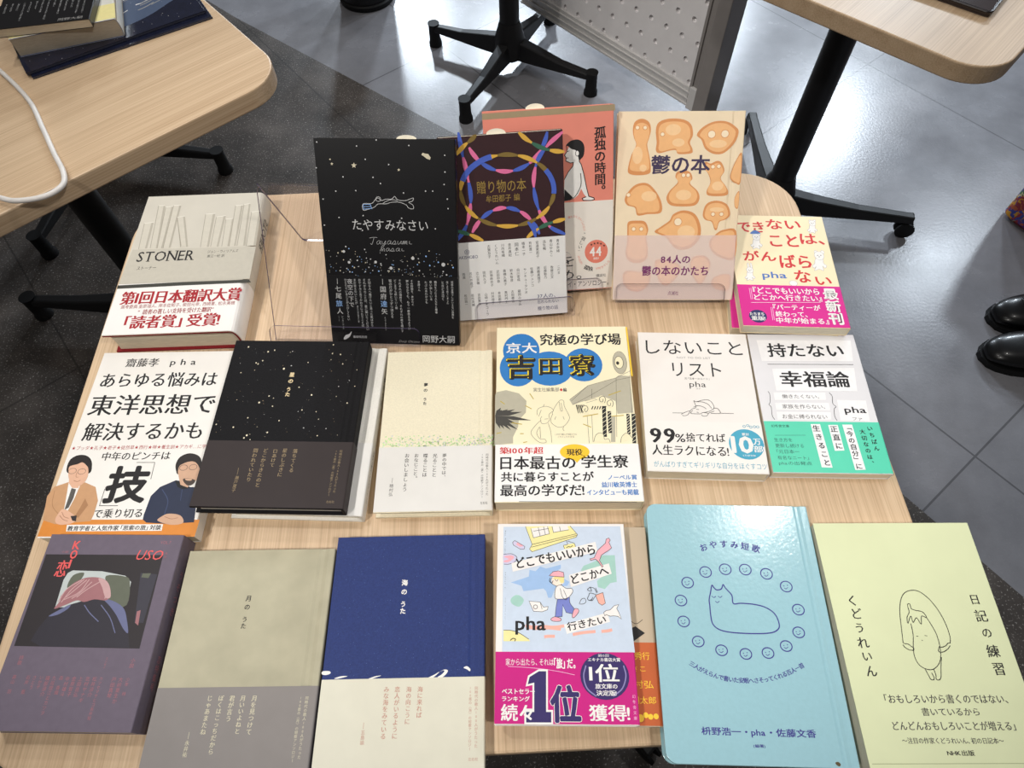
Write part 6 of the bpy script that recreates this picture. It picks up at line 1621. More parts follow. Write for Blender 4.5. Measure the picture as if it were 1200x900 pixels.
# ------------------------------------------------------------------ the floor: two kinds of paving
def floor_material(name, base, dark, light, speck, rough, tile, ang, gap):
    m = bpy.data.materials.new(name)
    m.use_nodes = True
    nt = m.node_tree
    L = nt.links.new
    b = nt.nodes['Principled BSDF']
    tc = nt.nodes.new('ShaderNodeTexCoord')
    n1 = nt.nodes.new('ShaderNodeTexNoise')
    n1.inputs['Scale'].default_value = 5.5
    n1.inputs['Detail'].default_value = 8
    n1.inputs['Roughness'].default_value = 0.62
    L(tc.outputs['Object'], n1.inputs['Vector'])
    cr = nt.nodes.new('ShaderNodeValToRGB')
    cr.color_ramp.elements[0].position, cr.color_ramp.elements[0].color = 0.32, (*lin(dark), 1)
    cr.color_ramp.elements[1].position, cr.color_ramp.elements[1].color = 0.70, (*lin(light), 1)
    k = cr.color_ramp.elements.new(0.5)
    k.color = (*lin(base), 1)
    L(n1.outputs['Fac'], cr.inputs['Fac'])
    n2 = nt.nodes.new('ShaderNodeTexNoise')
    n2.inputs['Scale'].default_value = 260
    n2.inputs['Detail'].default_value = 2
    L(tc.outputs['Object'], n2.inputs['Vector'])
    mr = nt.nodes.new('ShaderNodeMapRange')
    mr.inputs['From Min'].default_value = 0.60
    mr.inputs['From Max'].default_value = 0.74
    mr.inputs['To Max'].default_value = speck
    L(n2.outputs['Fac'], mr.inputs['Value'])
    mx = nt.nodes.new('ShaderNodeMixRGB')
    L(mr.outputs['Result'], mx.inputs['Fac'])
    L(cr.outputs['Color'], mx.inputs['Color1'])
    mx.inputs['Color2'].default_value = (*lin((190, 184, 178)), 1)
    mp = nt.nodes.new('ShaderNodeMapping')
    mp.inputs['Rotation'].default_value = (0, 0, ang)
    mp.inputs['Location'].default_value = gap
    L(tc.outputs['Object'], mp.inputs['Vector'])
    bt = nt.nodes.new('ShaderNodeTexBrick')
    bt.offset = 0.0
    bt.inputs['Color1'].default_value = (1, 1, 1, 1)
    bt.inputs['Color2'].default_value = (0.93, 0.93, 0.93, 1)
    bt.inputs['Mortar'].default_value = (0.5, 0.5, 0.5, 1)
    bt.inputs['Scale'].default_value = 1.0
    bt.inputs['Mortar Size'].default_value = 0.0022
    bt.inputs['Brick Width'].default_value = tile
    bt.inputs['Row Height'].default_value = tile
    L(mp.outputs['Vector'], bt.inputs['Vector'])
    mu = nt.nodes.new('ShaderNodeMixRGB')
    mu.blend_type = 'MULTIPLY'
    mu.inputs['Fac'].default_value = 1
    L(mx.outputs['Color'], mu.inputs['Color1'])
    L(bt.outputs['Color'], mu.inputs['Color2'])
    L(mu.outputs['Color'], b.inputs['Base Color'])
    r = nt.nodes.new('ShaderNodeMapRange')
    r.inputs['To Min'].default_value = rough - 0.06
    r.inputs['To Max'].default_value = rough + 0.10
    L(n1.outputs['Fac'], r.inputs['Value'])
    L(r.outputs['Result'], b.inputs['Roughness'])
    bp = nt.nodes.new('ShaderNodeBump')
    bp.inputs['Strength'].default_value = 0.10
    bp.inputs['Distance'].default_value = 0.002
    n3 = nt.nodes.new('ShaderNodeTexNoise')
    n3.inputs['Scale'].default_value = 150
    n3.inputs['Detail'].default_value = 5
    L(tc.outputs['Object'], n3.inputs['Vector'])
    L(n3.outputs['Fac'], bp.inputs['Height'])
    L(bp.outputs['Normal'], b.inputs['Normal'])
    return m

def floor_piece(name, poly, m):
    mb = MB()
    mb.prism(poly, -30, 0, 0)
    o = mb.build(name, m)
    o['kind'] = 'structure'
    return o

EDGE = [(-1500, 2630), (-419, 1591), (310, 961), (760, 430), (1291, -302), (2100, -1420), (2700, -2300)]
floor_piece('floor', [(-4000, -2600)] + [(2930, -2600)] + EDGE[::-1] + [(-4000, 5040)],
            floor_material('dark_stone_floor', (70, 64, 60), (50, 46, 43), (94, 87, 82), 0.75, 0.42, 0.915, math.radians(-36.6), (0.30, 0.40, 0)))
floor_piece('floor', EDGE + [(2930, -2600), (6500, -2600), (6500, 7500), (-4000, 7500), (-4000, 5040)],
            floor_material('grey_tile_floor', (134, 134, 139), (123, 123, 128), (145, 145, 151), 0.10, 0.24, 0.915, math.radians(-36.6), (-0.125, -0.033, 0)))

# ------------------------------------------------------------------ tables
WOOD = {g: wood('pale_oak_laminate_' + g, g) for g in 'xy'}
WOOD_EDGE_SHADED = wood('pale_oak_edging_shaded', 'x', 0.86)  # edging with lengthwise grain; shade on the table sides darkened into its colour
BLACK = mat('black_powder_coat', (20, 20, 22), 0.45, 0.4, 0, 0.1, 300)
RUBBER = mat('black_rubber', (15, 15, 16), 0.6, 0.3)

def rounded_rect(w, l, r, n=10):
    pts = []
    for cx, cy, a0 in ((w - r, -r, 0), (r, -r, 90), (r, -l + r, 180), (w - r, -l + r, 270)):
        for k in range(n + 1):
            a = math.radians(a0 + 90 * k / n)
            pts.append((cx + r * math.cos(a), cy + r * math.sin(a)))
    return pts

def make_base(t, hx, hy, angles, leg, foot):
    """column with a four-star foot, legs ending in castors or glides"""
    zf = -TABLE_Z / MM
    c = MB()
    c.lathe([(28, zf + 60), (28, -60), (30, -45)], 28, 0, hx, hy)
    c.build('column', BLACK, t, True)
    p = MB()
    p.box(hx - 120, hx + 120, hy - 30, hy + 30, -45, -27)
    p.build('support_plate', BLACK, t, bevel=3)
    h = MB()
    h.lathe([(34, zf + 40), (46, zf + 50), (46, zf + 92), (38, zf + 120), (29, zf + 150)], 28, 0, hx, hy)
    h.build('hub', BLACK, t, True)
    for a in angles:
        R = Matrix.Translation((hx, hy, zf)) @ Matrix.Rotation(math.radians(a), 4, 'Z')
        b = MB()
        secs = []
        for x, hw, z0, z1 in ((20, 22, 46, 104), (90, 20, 46, 90), (leg * .6, 16, 46, 74), (leg - 18, 14, 48, 66), (leg, 15, 48, 66)):
            secs.append([R @ Vector(q) for q in ((x, -hw, z0), (x, hw, z0), (x, hw * .75, z1), (x, -hw * .75, z1))])
        vs = [tuple(q) for sct in secs for q in sct]
        fs = [(3, 2, 1, 0), tuple(range(len(vs) - 4, len(vs)))]
        for i in range(len(secs) - 1):
            for k in range(4):
                fs.append((i * 4 + k, i * 4 + (k + 1) % 4, i * 4 + 4 + (k + 1) % 4, i * 4 + 4 + k))
        b.add(vs, fs)
        lg = b.build('leg', BLACK, t, bevel=4)
        q = MB()
        if foot == 'castor':
            q.add([], [])
            w = MB()
            for dy in (-13, 5):
                pr = []
                M2 = R @ Matrix.Translation((leg - 6, dy, 22))
                n = 22
                for (r, yy) in ((16, 0), (22, 1.5), (22, 6.5), (16, 8)):
                    pr.append([tuple(M2 @ Vector((r * math.cos(2 * math.pi * k / n), yy, r * math.sin(2 * math.pi * k / n)))) for k in range(n)])
                vs = [v for rr in pr for v in rr]
                fs = [(i * n + k, i * n + (k + 1) % n, (i + 1) * n + (k + 1) % n, (i + 1) * n + k) for i in range(3) for k in range(n)]
                fs += [tuple(range(n)), tuple(range(3 * n, 4 * n))]
                w.add(vs, fs)
            M3 = R
            w.tube([tuple(R @ Vector((leg - 6, -12, 22))), tuple(R @ Vector((leg - 6, 12, 22)))], 5, 10)
            w.tube([tuple(R @ Vector((leg - 6, 0, 20))), tuple(R @ Vector((leg - 6, 0, 52)))], 5, 10)
            w.build('castor', RUBBER, lg, True)
        else:
            px = R @ Vector((leg - 8, 0, 0))
            q.lathe([(20, zf), (20, zf + 10), (17, zf + 18), (16, zf + 62), (18, zf + 70)], 20, 0, px.x, px.y)
            q.build('foot_glide', RUBBER, lg, True)

def make_table(label, ox, oy, rz, w, l, hub, angles, leg, foot, radius=62, grain='x'):
    """rectangular table; (ox, oy) is the far left corner, local x along w, local -y along l"""
    t = thing('table', label, 'table', (ox, oy, 0), rz)
    tp = MB()
    tp.prism(rounded_rect(w, l, radius), -27, 0, 0, 1)
    tp.build('tabletop', [WOOD[grain], WOOD_EDGE_SHADED], t, bevel=2.2)
    make_base(t, hub[0], hub[1], angles, leg, foot)
    return t

make_table('pale wooden table in the foreground covered with rows of books', 0, 0, 0, 761, 592, (380, -296), (-50, 40, 130, 220), 372, 'castor', grain='y')
# the neighbours stand turned about the room
ul = math.atan2(219, 275)
make_table('pale wooden table in the upper left with white cable and a small pile of books',
           142 - 590 * math.cos(ul) - 720 * math.sin(ul), 232 - 590 * math.sin(ul) + 720 * math.cos(ul), ul, 590, 720, (590 - (.782 * 488 - .623 * 116), -720 + (.623 * 488 + .782 * 116)), tuple(a - math.degrees(ul) for a in (172.6, 262.6, -7.4, 82.6)), 335, 'glide')
ur = math.radians(44.5)
# near corner (1085,160) is the front-left corner of this one
make_table('pale wooden table in the upper right with rounded corner and smoked tray on it',
           1078 - 560 * math.sin(ur), 150 + 560 * math.cos(ur), ur, 640, 560, (312, -560 + 300), tuple(math.degrees(-ur) + a for a in (85, -12, 175, 265)), 336, 'castor')
t = thing('table', 'small round table on black four-star foot, left of the perforated partition', 'table', (475, 1252, 0))
tp = MB()
tp.lathe([(157, -27), (160, -25), (160, -2), (158, 0)], 64)
tp.build('tabletop', WOOD['x'], t)
make_base(t, 0, 0, (-31, 59, 149, 239), 275, 'glide')
make_table('table whose black foot shows under the upper left table, furthest back on the left', -656 - 280 * math.cos(ul) - 270 * math.sin(ul), 917 - 280 * math.sin(ul) + 270 * math.cos(ul), ul, 560, 540, (280, -270), tuple(a - math.degrees(ul) for a in (-10, 80, 170, 260)), 348, 'glide')

# ------------------------------------------------------------------ books
def pages_mat(name, rgb):
    if name in _mats:
        return _mats[name]
    m = mat(name, rgb, 0.8, 0.2, 0, 0.05, 40)
    nt = m.node_tree
    mp = nt.nodes.new('ShaderNodeMapping')
    mp.inputs['Scale'].default_value = (3, 3, 60)
    tc = [n for n in nt.nodes if n.type == 'TEX_COORD'][0]
    nz = [n for n in nt.nodes if n.type == 'TEX_NOISE'][0]
    nt.links.new(tc.outputs['Object'], mp.inputs['Vector'])
    nt.links.new(mp.outputs['Vector'], nz.inputs['Vector'])
    nt.nodes['Color Ramp'].color_ramp.elements[0].color = (*[x * .82 for x in lin(rgb)], 1)
    return m

def c_profile(w, t, c, r, groove, bulge=0.0, out=0.0):
    """open book cover in section: back board, spine on the right, front board"""
    top = [(0, t + out)]
    if groove:
        top += [(w - groove - 6, t + out), (w - groove - 4, t - .9 + out), (w - groove - 1, t - .9 + out), (w - groove + 2, t + out)]
    arc = [(w - r + (r + out) * math.sin(math.radians(a)), t - r + (r + out) * math.cos(math.radians(a))) for a in range(0, 91, 18)]
    if bulge:
        arc = [(w - bulge + (bulge + out) * math.sin(math.pi * k / 12) ** .8, t / 2 + (t / 2 + out) * math.cos(math.pi * k / 12)) for k in range(13)]
        outer = top + arc
    else:
        outer = top + arc + [(x, t - z) for x, z in arc[::-1]]
    outer += [(0, -out)]
    lo = [(0, c)] if not out else [(0, 0)]
    if bulge:
        inn = [(0, c), (w - bulge, c)] + [(w - bulge + (bulge - c) * math.sin(math.pi * k / 12) ** .8, t / 2 - (t / 2 - c) * math.cos(math.pi * k / 12)) for k in range(1, 12)] + [(w - bulge, t - c), (0, t - c)]
    else:
        inn = [(0, c), (w - c, c), (w - c, t - c), (0, t - c)]
    return outer + inn

def band_profile(w, t, r, bulge=0.0, th=.25):
    o, i = th, 0.04
    def path(e):
        if bulge:
            a = [(w - bulge + (bulge + e) * math.sin(math.pi * k / 12) ** .8, t / 2 + (t / 2 + e) * math.cos(math.pi * k / 12)) for k in range(13)]
            return [(0, t + e)] + a + [(0, -e)]
        arc = [(w - r + (r + e) * math.sin(math.radians(a)), t - r + (r + e) * math.cos(math.radians(a))) for a in range(0, 91, 18)]
        return [(0, t + e)] + arc + [(x, t - z) for x, z in arc[::-1]] + [(0, -e)]
    return path(o) + path(i)[::-1]

def make_book(key, label, t, cover, name='book', hard=False, page=(226, 216, 194), band=None, band_v=None, group=None, bulge=0, jacket=None, gap=0, round_corner=False,
              prints=None, place=None, w=None, l=None, spine=None, slip=False, fore=False):
    if place is None:
        g = BOOK_GEOMETRY[key]
    else:
        g = place
    if g[0] == 'flat':
        _, x, y, a, w, l, z = g
        b = thing(name, label, 'book', (x, y, z - t + gap), math.radians(a), group)
    else:
        _, x, y, z, yaw, tilt, w, l = g
        th, ti = math.radians(yaw), math.radians(tilt)
        r = Vector((math.cos(th), math.sin(th), 0))
        bk = Vector((-math.sin(th), math.cos(th), 0))
        up = math.sin(ti) * Vector((0, 0, 1)) + math.cos(ti) * bk
        n = r.cross(up)
        o = Vector((x, y, z)) + up * l - n * t
        R = Matrix((r, up, n)).transposed()
        b = thing(name, label, 'book', tuple(o), 0, group, R)
    c = 2.2 if hard else 0.6
    groove = 7 if (hard and not bulge) else 0
    mb = MB()
    prof = c_profile(w, t, c, 1.4 if hard else 1.2, groove, bulge)
    if round_corner:
        # boards with rounded fore-edge corners
        R_ = 8.0
        pl = []
        for cx, cy, a0 in ((R_, -R_, 90), (R_, -l + R_, 180)):
            for k in range(9):
                q = math.radians(a0 + 90 * k / 8)
                pl.append((cx + R_ * math.cos(q), cy + R_ * math.sin(q)))
        pl = pl[::1] + [(w - 12, -l), (w - 12, 0)]
        for z0, z1 in ((0, c), (t - c, t)):
            mb.prism(pl, z0, z1)
        sp = [(x_, z_) for x_, z_ in c_profile(w, t, c, 1.4, 0) if True]
        arcp = [(w - 12, t), (w - 10, t - .8), (w - 8, t - .8), (w - 6, t)] + [(w - 1.4 + 1.4 * math.sin(math.radians(a_)), t - 1.4 + 1.4 * math.cos(math.radians(a_))) for a_ in range(0, 91, 18)]
        sp = arcp + [(w, 1.4), (w - 1.4, 0), (w - 12, 0), (w - 12, c), (w - c, c), (w - c, t - c), (w - 12, t - c)]
        mb.profile(sp, 0, -l)
    else:
        mb.profile(prof, 0, -l)
    cov = mb.build('cover', cover if jacket is None else jacket, b, bevel=.35 if hard else 0)
    if jacket is not None:
        jm = MB()
        jm.profile(band_profile(w, t, 1.4, bulge, .3), 0, -l)
        jk = jm.build('dust_jacket', cover, b)
        cov = jk
    ov = 3.0 if hard else 0.5
    pb = MB()
    # page block with a softly hollowed fore-edge
    xs = ov + (1.0 if hard else 0)
    n = 6
    poly = [(w - c - .2, c + .02), (w - c - .2, t - c - .02)] + [(xs + (1.2 if hard else .2) * math.sin(math.pi * k / n), t - c - .02 - (t - 2 * c - .04) * k / n) for k in range(n + 1)]
    pb.profile(poly, -ov, -l + ov)
    pb.build('page_block', pages_mat('pages_%d_%d_%d' % page, page), b)
    bnd = None
    lift = 0.36 if jacket is not None else 0.06
    tt = t + (.35 if jacket is not None else 0)
    if band is not None:
        v0 = band_v if band_v is not None else BAND_START[key]
        bm_ = MB()
        bp = band_profile(w, t + 0, 1.4 if hard else 1.2, bulge, .3 if jacket is None else .62)
        bm_.profile(bp, -v0, -l + .6)
        bnd = bm_.build('paper_band', band, b)
    pr = PRINTS.get(prints or key, [])
    cs, bs = Sheet(), Sheet()
    for it in pr:
        on_band = it[1].startswith('band_') and it[1] != 'band_edge_line' and bnd is not None
        (bs if on_band else cs).run([it])
    cs.build(lambda g_: (cov, g_.split('/')[-1]), t + lift)
    if bnd is not None:
        bs.build(lambda g_: (bnd, g_[5:] if g_.startswith('band_') else g_), t + (.36 if jacket is None else .70))
    if spine:
        for (txt, col, v0, v1, size, w_, rot) in spine:
            mbs = Sheet()
            if rot:
                g2 = layout_line(txt, w_)
                A = np.concatenate([q for q, f in g2])
                x0, y0 = A.min(0); x1, y1 = A.max(0)
                sx = (v1 - v0) / (x1 - x0); sy = size / (y1 - y0)
                m_ = MB()
                for q, f in g2:
                    m_.add([(w + .5 + bulge * 0, -(v0 + (px - x0) * sx), t / 2 - size / 2 + (py - y0) * sy) for px, py in q], f)
            else:
                nn_ = len(txt)
                pitch = (v1 - v0) / nn_
                m_ = MB()
                for i_, ch in enumerate(txt):
                    for q, f, sub in mbs.glyph(ch, (0, 0), size, w_, math.pi / 2 if ch in 'ー〈〉' else 0):
                        m_.add([(w + .5, -(v0 + pitch * (i_ + .5)) - qv, t / 2 - qu) for qu, qv in q], f)
            m_.build('spine_lettering', ink(col), cov, recalc=False)
    if slip:
        # the rounded tab of the sales slip sticking out above the pages
        sm = MB()
        px, ry, rx = slip
        pts = [(px + rx * math.cos(math.radians(a_)), ry * math.sin(math.radians(a_))) for a_ in range(0, 181, 15)] + [(px - rx, -12), (px + rx, -12)]
        sm.prism(pts, t * .55, t * .55 + .3)
        sm.build('sales_slip', mat('slip_paper', (232, 226, 208), .7), b)
    return b

def cloth(name, rgb, vary=.12, scale=900, rough=.75, bump=.35):
    return mat(name, rgb, rough, .25, 0, vary, scale, 0, bump)

CREAM_J = mat('stone_cream_paper', (203, 197, 184), .55, .3, 0, .04, 30)
RED_B = cloth('dark_red_board', (128, 28, 34))
WHITE_P = mat('white_band_paper', (238, 234, 230), .4, .4, 0, .02, 40)

make_book('stoner', 'thick cream hardback with STONER title, picture of leaning books and red lettered white band', 29.4, CREAM_J, hard=True, bulge=7, jacket=RED_B, band=WHITE_P,
          spine=[('STONER', 'ink', 30, 74, 10, 's', True)])
make_book('aray', 'white paperback with large black title and photograph of two men in glasses', 16.3, mat('white_gloss_cover', (236, 232, 226), .35, .45, 0, .02, 40))
CLOTH_K = cloth('black_cloth', (16, 15, 18), .2, 700)
make_book('hoshi', 'black cloth hardback sprinkled with gold stars, dark band, lying on a white book', 15, CLOTH_K, hard=True, page=(212, 206, 194), band=mat('dark_brown_band', (52, 44, 44), .6, .3, 0, .04, 60))
CLOTH_C = cloth('cream_cloth', (234, 225, 199), .05, 700)
PALE_BAND = mat('pale_grey_band', (224, 221, 216), .5, .35, 0, .02, 60)
SER = 'poetry anthologies in one design'
make_book('yume', 'cream cloth hardback with sparkling green strip and pale grey band', 13.9, CLOTH_C, hard=True, page=(214, 208, 190), band=PALE_BAND, group=None)
make_book('yume', 'white hardback lying underneath the black starry book, pale spine showing', 14.8, cloth('white_cloth', (230, 227, 219), .04, 700), hard=True, page=(214, 208, 190), band=mat('light_grey_band', (226, 224, 220), .5, .35, 0, .02, 60), band_v=103, prints='none',
          place=['flat', 184.4, -228.5, -4.6, 118, 172, 14.8], spine=[('夢のうた', 'ink3', 28, 62, 6, 'r', False), ('同時代の歌人100人がうたった', 'ink3', 108, 158, 3.4, 'r', False)])
make_book('umi', 'deep blue hardback with white wave tips and glossy ivory band', 15, cloth('blue_cloth', (38, 54, 110), .16, 900, .5), hard=True, band=mat('ivory_gloss_band', (222, 218, 200), .22, .5, 0, .02, 60, .3))
make_book('tsuki', 'mottled grey-green hardback with plain grey band, left of the deep blue book', 15, mat('moon_cloth', (178, 172, 148), .75, .25, 0, .10, 38), hard=True, band=mat('mid_grey_band', (138, 132, 129), .6, .3, 0, .03, 60))
make_book('uso', 'thick purple-grey paperback with dark photograph of a pink-haired person at a window', 23.5, mat('mauve_grey_cover', (106, 96, 110), .6, .3, 0, .05, 200), page=(196, 184, 168),
          spine=[('うそつき', 'coral2', 26, 64, 7, 'r', False), ('恋特集号', 'coral2', 92, 118, 6, 'r', False)])
DOKO_C = mat('white_card_cover', (238, 232, 228), .3, .45, 0, .02, 40)
PRINTS['tan'] = [['H', 'band_lettering', 'y_yel2', '高野秀行', 76, 99, 99, 104.5, 'r'], ['H', 'band_lettering', 'y_yel2', 'pとさこ', 74, 109, 95, 113.5, 'r'], ['H', 'band_lettering', 'y_yel2', '中村弘', 78, 119, 100, 124.5, 'r'], ['H', 'band_lettering', 'y_yel2', '小林翔太郎', 70, 130, 101, 135, 'r'],
 ['E', 'band_emblem', 'y_yel2', 88.5, 144.5, 2.6, 2.6, 0], ['E', 'band_emblem', 'y_yel2', 92.5, 142.5, 1.9, 1.9, 0], ['E', 'band_emblem', 'y_yel2', 96, 143.5, 1.9, 1.9, 0], ['E', 'band_emblem', 'y_yel2', 100, 143.2, 1.9, 1.9, 0],
 ['P', 'cover_picture', 'ink', [[80, 84], [90, 80], [97, 85], [88, 91]], 0], ['L', 'cover_picture', 'ink', [[82, 72], [90, 78], [96, 75]], 0.4, 1, 0]]
make_book('tan', 'tan and orange pocket book mostly hidden under the white pocket book with the walking girl', 12.2, mat('tan_cover', (190, 172, 148), .45, .35, 0, .03, 40), band=mat('orange_band', (192, 96, 50), .4, .4, 0, .03, 40), band_v=92,
          place=['flat', 424, -424.5, -3.4, 105, 150, 12.2])
make_book('dokodemo', 'white pocket book with walking girl drawing and magenta band, stacked on a tan book', 12.25, DOKO_C, band=mat('magenta_band', (200, 34, 128), .35, .4, 0, .03, 40))
make_book('oyasumi', 'light blue glossy hardback with a drawn cat inside a ring of small faces', 16.1, mat('sky_blue_gloss', (158, 200, 210), .17, .5, 0, .02, 330, .2, .12), hard=True, round_corner=True)
make_book('nikki', 'pale yellow-green paperback with line drawing of a skipping aubergine', 17.4, mat('pale_lime_cover', (221, 226, 183), .5, .35, 0, .02, 40))
make_book('yoshida', 'cream paperback with blue bubbles, yellow title letters and white band', 19.9, mat('cream_cover', (244, 234, 200), .35, .4, 0, .02, 40), band=mat('white_gloss_band', (240, 238, 235), .3, .45, 0, .02, 40))
make_book('shinai', 'white pocket book with sleeper line drawing and round blue badge', 16.6, mat('warm_white_cover', (236, 230, 224), .4, .4, 0, .02, 40), band=mat('warm_white_band', (238, 233, 227), .4, .4, 0, .02, 40),
          )
make_book('motanai', 'light grey pocket book with bold black title and turquoise band', 10.9, mat('light_grey_cover', (222, 220, 222), .4, .4, 0, .02, 40), band=mat('turquoise_band', (86, 208, 174), .35, .4, 0, .03, 40))
CREAM2 = mat('cream_card_cover', (243, 226, 188), .4, .4, 0, .02, 40)
PINK_B = mat('pink_band', (214, 40, 142), .35, .4, 0, .03, 40)
_g = BOOK_GEOMETRY['dekinai']
make_book('dekinai', 'cream pocket book lying under the one with white animals and pink band', 11.9, CREAM2, band=PINK_B, prints='none', place=['flat', _g[1] + 1.5, _g[2] + 4.5, -8.6, 103, 147, 11.9])
make_book('dekinai', 'cream pocket book with red handwritten title, white animals and pink band', 12, CREAM2, band=PINK_B)
# the four on display stands
make_book('tayasumi', 'black book with scattered silver stars and white vertical writing on a clear stand', 10, mat('black_gloss_cover', (11, 10, 13), .35, .4, 0, .1, 200), band=mat('black_band', (10, 9, 12), .4, .4, 0, .1, 200), slip=(83, 3.2, 9))
make_book('okuri', 'maroon book with twisted ribbon rings and white band of names on a clear stand', 11, mat('maroon_cover', (52, 27, 31), .5, .35, 0, .06, 200), band=mat('grey_white_band', (226, 224, 222), .5, .35, 0, .02, 60), slip=(54, 4.5, 9))
make_book('kodoku', 'salmon book with seated black-haired figure, half hidden behind the maroon book', 14, mat('salmon_cover', (228, 138, 120), .5, .35, 0, .03, 60), page=(232, 222, 196), band=mat('off_white_band', (232, 224, 214), .5, .35, 0, .02, 60), slip=(50, 4.5, 9))
make_book('utsu', 'cream book covered with orange biscuit shapes and a translucent band on a clear stand', 13, mat('biscuit_cream_cover', (236, 216, 184), .5, .35, 0, .03, 60), hard=True, band=vellum('vellum_band'))

# small pile on the table in the upper left
NAVY_SP = mat('night_navy_gloss', (24, 28, 48), .22, .5, 0, .2, 120, .2)
def pile_prints():
    P = []
    rg = random.Random(11)
    pic = [['P', 'earth_picture', 'photo_cloud', [[120, 100], [150, 85], [200, 75], [252, 78], [252, 120], [215, 140], [180, 155], [140, 160], [118, 140]], 1]]
    for k in range(14):
        u, v = 125 + rg.random() * 110, 85 + rg.random() * 55
        pic.append(['L', 'earth_picture', 'gray6' if k % 3 else 'white', [[u, v], [u + 12, v - 4 + rg.random() * 4], [u + 26, v - 7]], 1.2 + rg.random(), 1, 0])
    pic.append(['S', 'star_picture', ['silver', 'white'], 4, 60, 250, 186, 90, .3, .6, 2.0, 1])
    P.append(('space', pic))
    tp = []
    for k in range(14):
        n = 6 + rg.randrange(10)
        tp.append(['V', 'band_lettering', 'silver', ''.join(rg.choice('ひとりでいることがさびしくない夜空の下') for _ in range(n)), 8 + k * 8.2, 128, 128 + n * 3.2, 0, 'r'])
    tp.append(['H', 'author_lettering', 'gray6', '岡野大嗣', 85, 178, 117, 184, 'r'])
    P.append(('pile_black', tp))
    P.append(('pile_white', [['P', 'cover_strip', 'd_yel', [[0, 150], [140, 150], [140, 188], [0, 188]], 0]]))
    return dict(P)
PRINTS.update(pile_prints())
def bl(x, y, ang, w, l, z):
    a = math.radians(ang)
    return ['flat', x - math.sin(a) * l, y + math.cos(a) * l, ang, w, l, z]
make_book('none', 'large thin dark blue book lying lowest in the pile on the upper left table', 3.0, NAVY_SP, name='picture_book', place=bl(-207, 242, 29.6, 255, 190, 3.2), prints='none', page=(90, 90, 100))
make_book('space', 'large thin book with picture of earth and stars in the upper left pile', 4.0, NAVY_SP, name='picture_book', place=bl(-214, 246, 31.0, 255, 190, 7.3), page=(60, 62, 76))
make_book('pile_white', 'thick white and yellow book with blue lower cover in the upper left pile', 25, mat('white_yellow_cover', (226, 224, 214), .3, .45, 0, .03, 60), name='book', jacket=mat('dusty_blue_cover', (70, 92, 140), .4, .4), bulge=4, place=bl(-233, 283, 16.2, 141, 190, 32.6), page=(176, 166, 150))
make_book('pile_black', 'black book with silver writing on top of the pile on the upper left table', 11.6, mat('black_gloss_cover', (11, 10, 13)), place=bl(-249, 286.5, 7.4, 127, 188, 44.6), page=(210, 198, 176))

# ------------------------------------------------------------------ clear display stands
CLEAR = acrylic('clear_acrylic', (.985, .98, .99))
CLEAR_EDGE = mat('acrylic_edge', (84, 74, 104), .15, .5, 0, .05, 60)
def rounded_plate(mb, x0, x1, y0, y1, r, M, th=2.0, up=True):
    """sheet in the local xy plane with two rounded corners on its free edge; slot 0 faces, slot 1 rim"""
    pts = [(x0, y0), (x1, y0)]
    for k in range(7):
        a = math.radians(90 * k / 6)
        pts.append((x1 - r + r * math.cos(a), y1 - r + r * math.sin(a)))
    for k in range(7):
        a = math.radians(90 + 90 * k / 6)
        pts.append((x0 + r + r * math.cos(a), y1 - r + r * math.sin(a)))
    n = len(pts)
    vs = [tuple(M @ Vector((x, y, 0))) for x, y in pts] + [tuple(M @ Vector((x, y, th))) for x, y in pts]
    mb.add(vs, [tuple(range(n))[::-1], tuple(range(n, 2 * n))], 0)
    vs2 = [tuple(M @ Vector((x, y, 0.01))) for x, y in pts] + [tuple(M @ Vector((x, y, th - .01))) for x, y in pts]
    mb.add(vs2, [(i, (i + 1) % n, n + (i + 1) % n, n + i) for i in range(1, n - 0)][:n], 1)

def make_stand(key, label, u0, u1, L, t, lip, foot):
    """easel of bent clear sheet behind the book with the given key; u along the book's width"""
    _, x, y, z, yaw, tilt, w, l = BOOK_GEOMETRY[key]
    th, ti = math.radians(yaw), math.radians(tilt)
    r = Vector((math.cos(th), math.sin(th), 0))
    bk = Vector((-math.sin(th), math.cos(th), 0))
    up = math.sin(ti) * Vector((0, 0, 1)) + math.cos(ti) * bk
    n = r.cross(up)
    o = Vector((x, y, z)) - n * t                     # back lower edge of the book
    R = Matrix((r, up, n)).transposed()
    s = thing('book_stand', label, 'book stand', tuple(o), 0, None, R)
    a = MB()
    rounded_plate(a, u0, u1, -2.6, L, 7, Matrix.Translation((0, 0, -2.3)))
    a.build('back_plate', [CLEAR, CLEAR_EDGE], s, recalc=False)
    b = MB()
    b.box(u0, u1, -2.6, -.5, -.2, t + 1.2)
    b.build('shelf', [CLEAR], s, recalc=False)
    c = MB()
    rounded_plate(c, u0, u1, -2.6, lip, 6, Matrix.Translation((0, 0, t + .8)))
    c.build('front_lip', [CLEAR, CLEAR_EDGE], s, recalc=False)
    if foot:
        Ri = R.transposed()
        top = Vector(((u0 + u1) / 2, L, -2.4))
        wt = o + R @ top
        wb = Vector((wt.x, wt.y, 0)) + bk * foot
        v = Ri @ (wb - wt)
        ln = v.length
        yv = v.normalized()
        xv = Vector((1, 0, 0))
        zv = xv.cross(yv)
        M = Matrix.Translation((0, L, -2.4)) @ Matrix((xv, yv, zv)).transposed().to_4x4()
        d = MB()
        rounded_plate(d, u0, u1, 0, ln, 5, M)
        d.build('rear_leg', [CLEAR, CLEAR_EDGE], s, recalc=False)
    return s

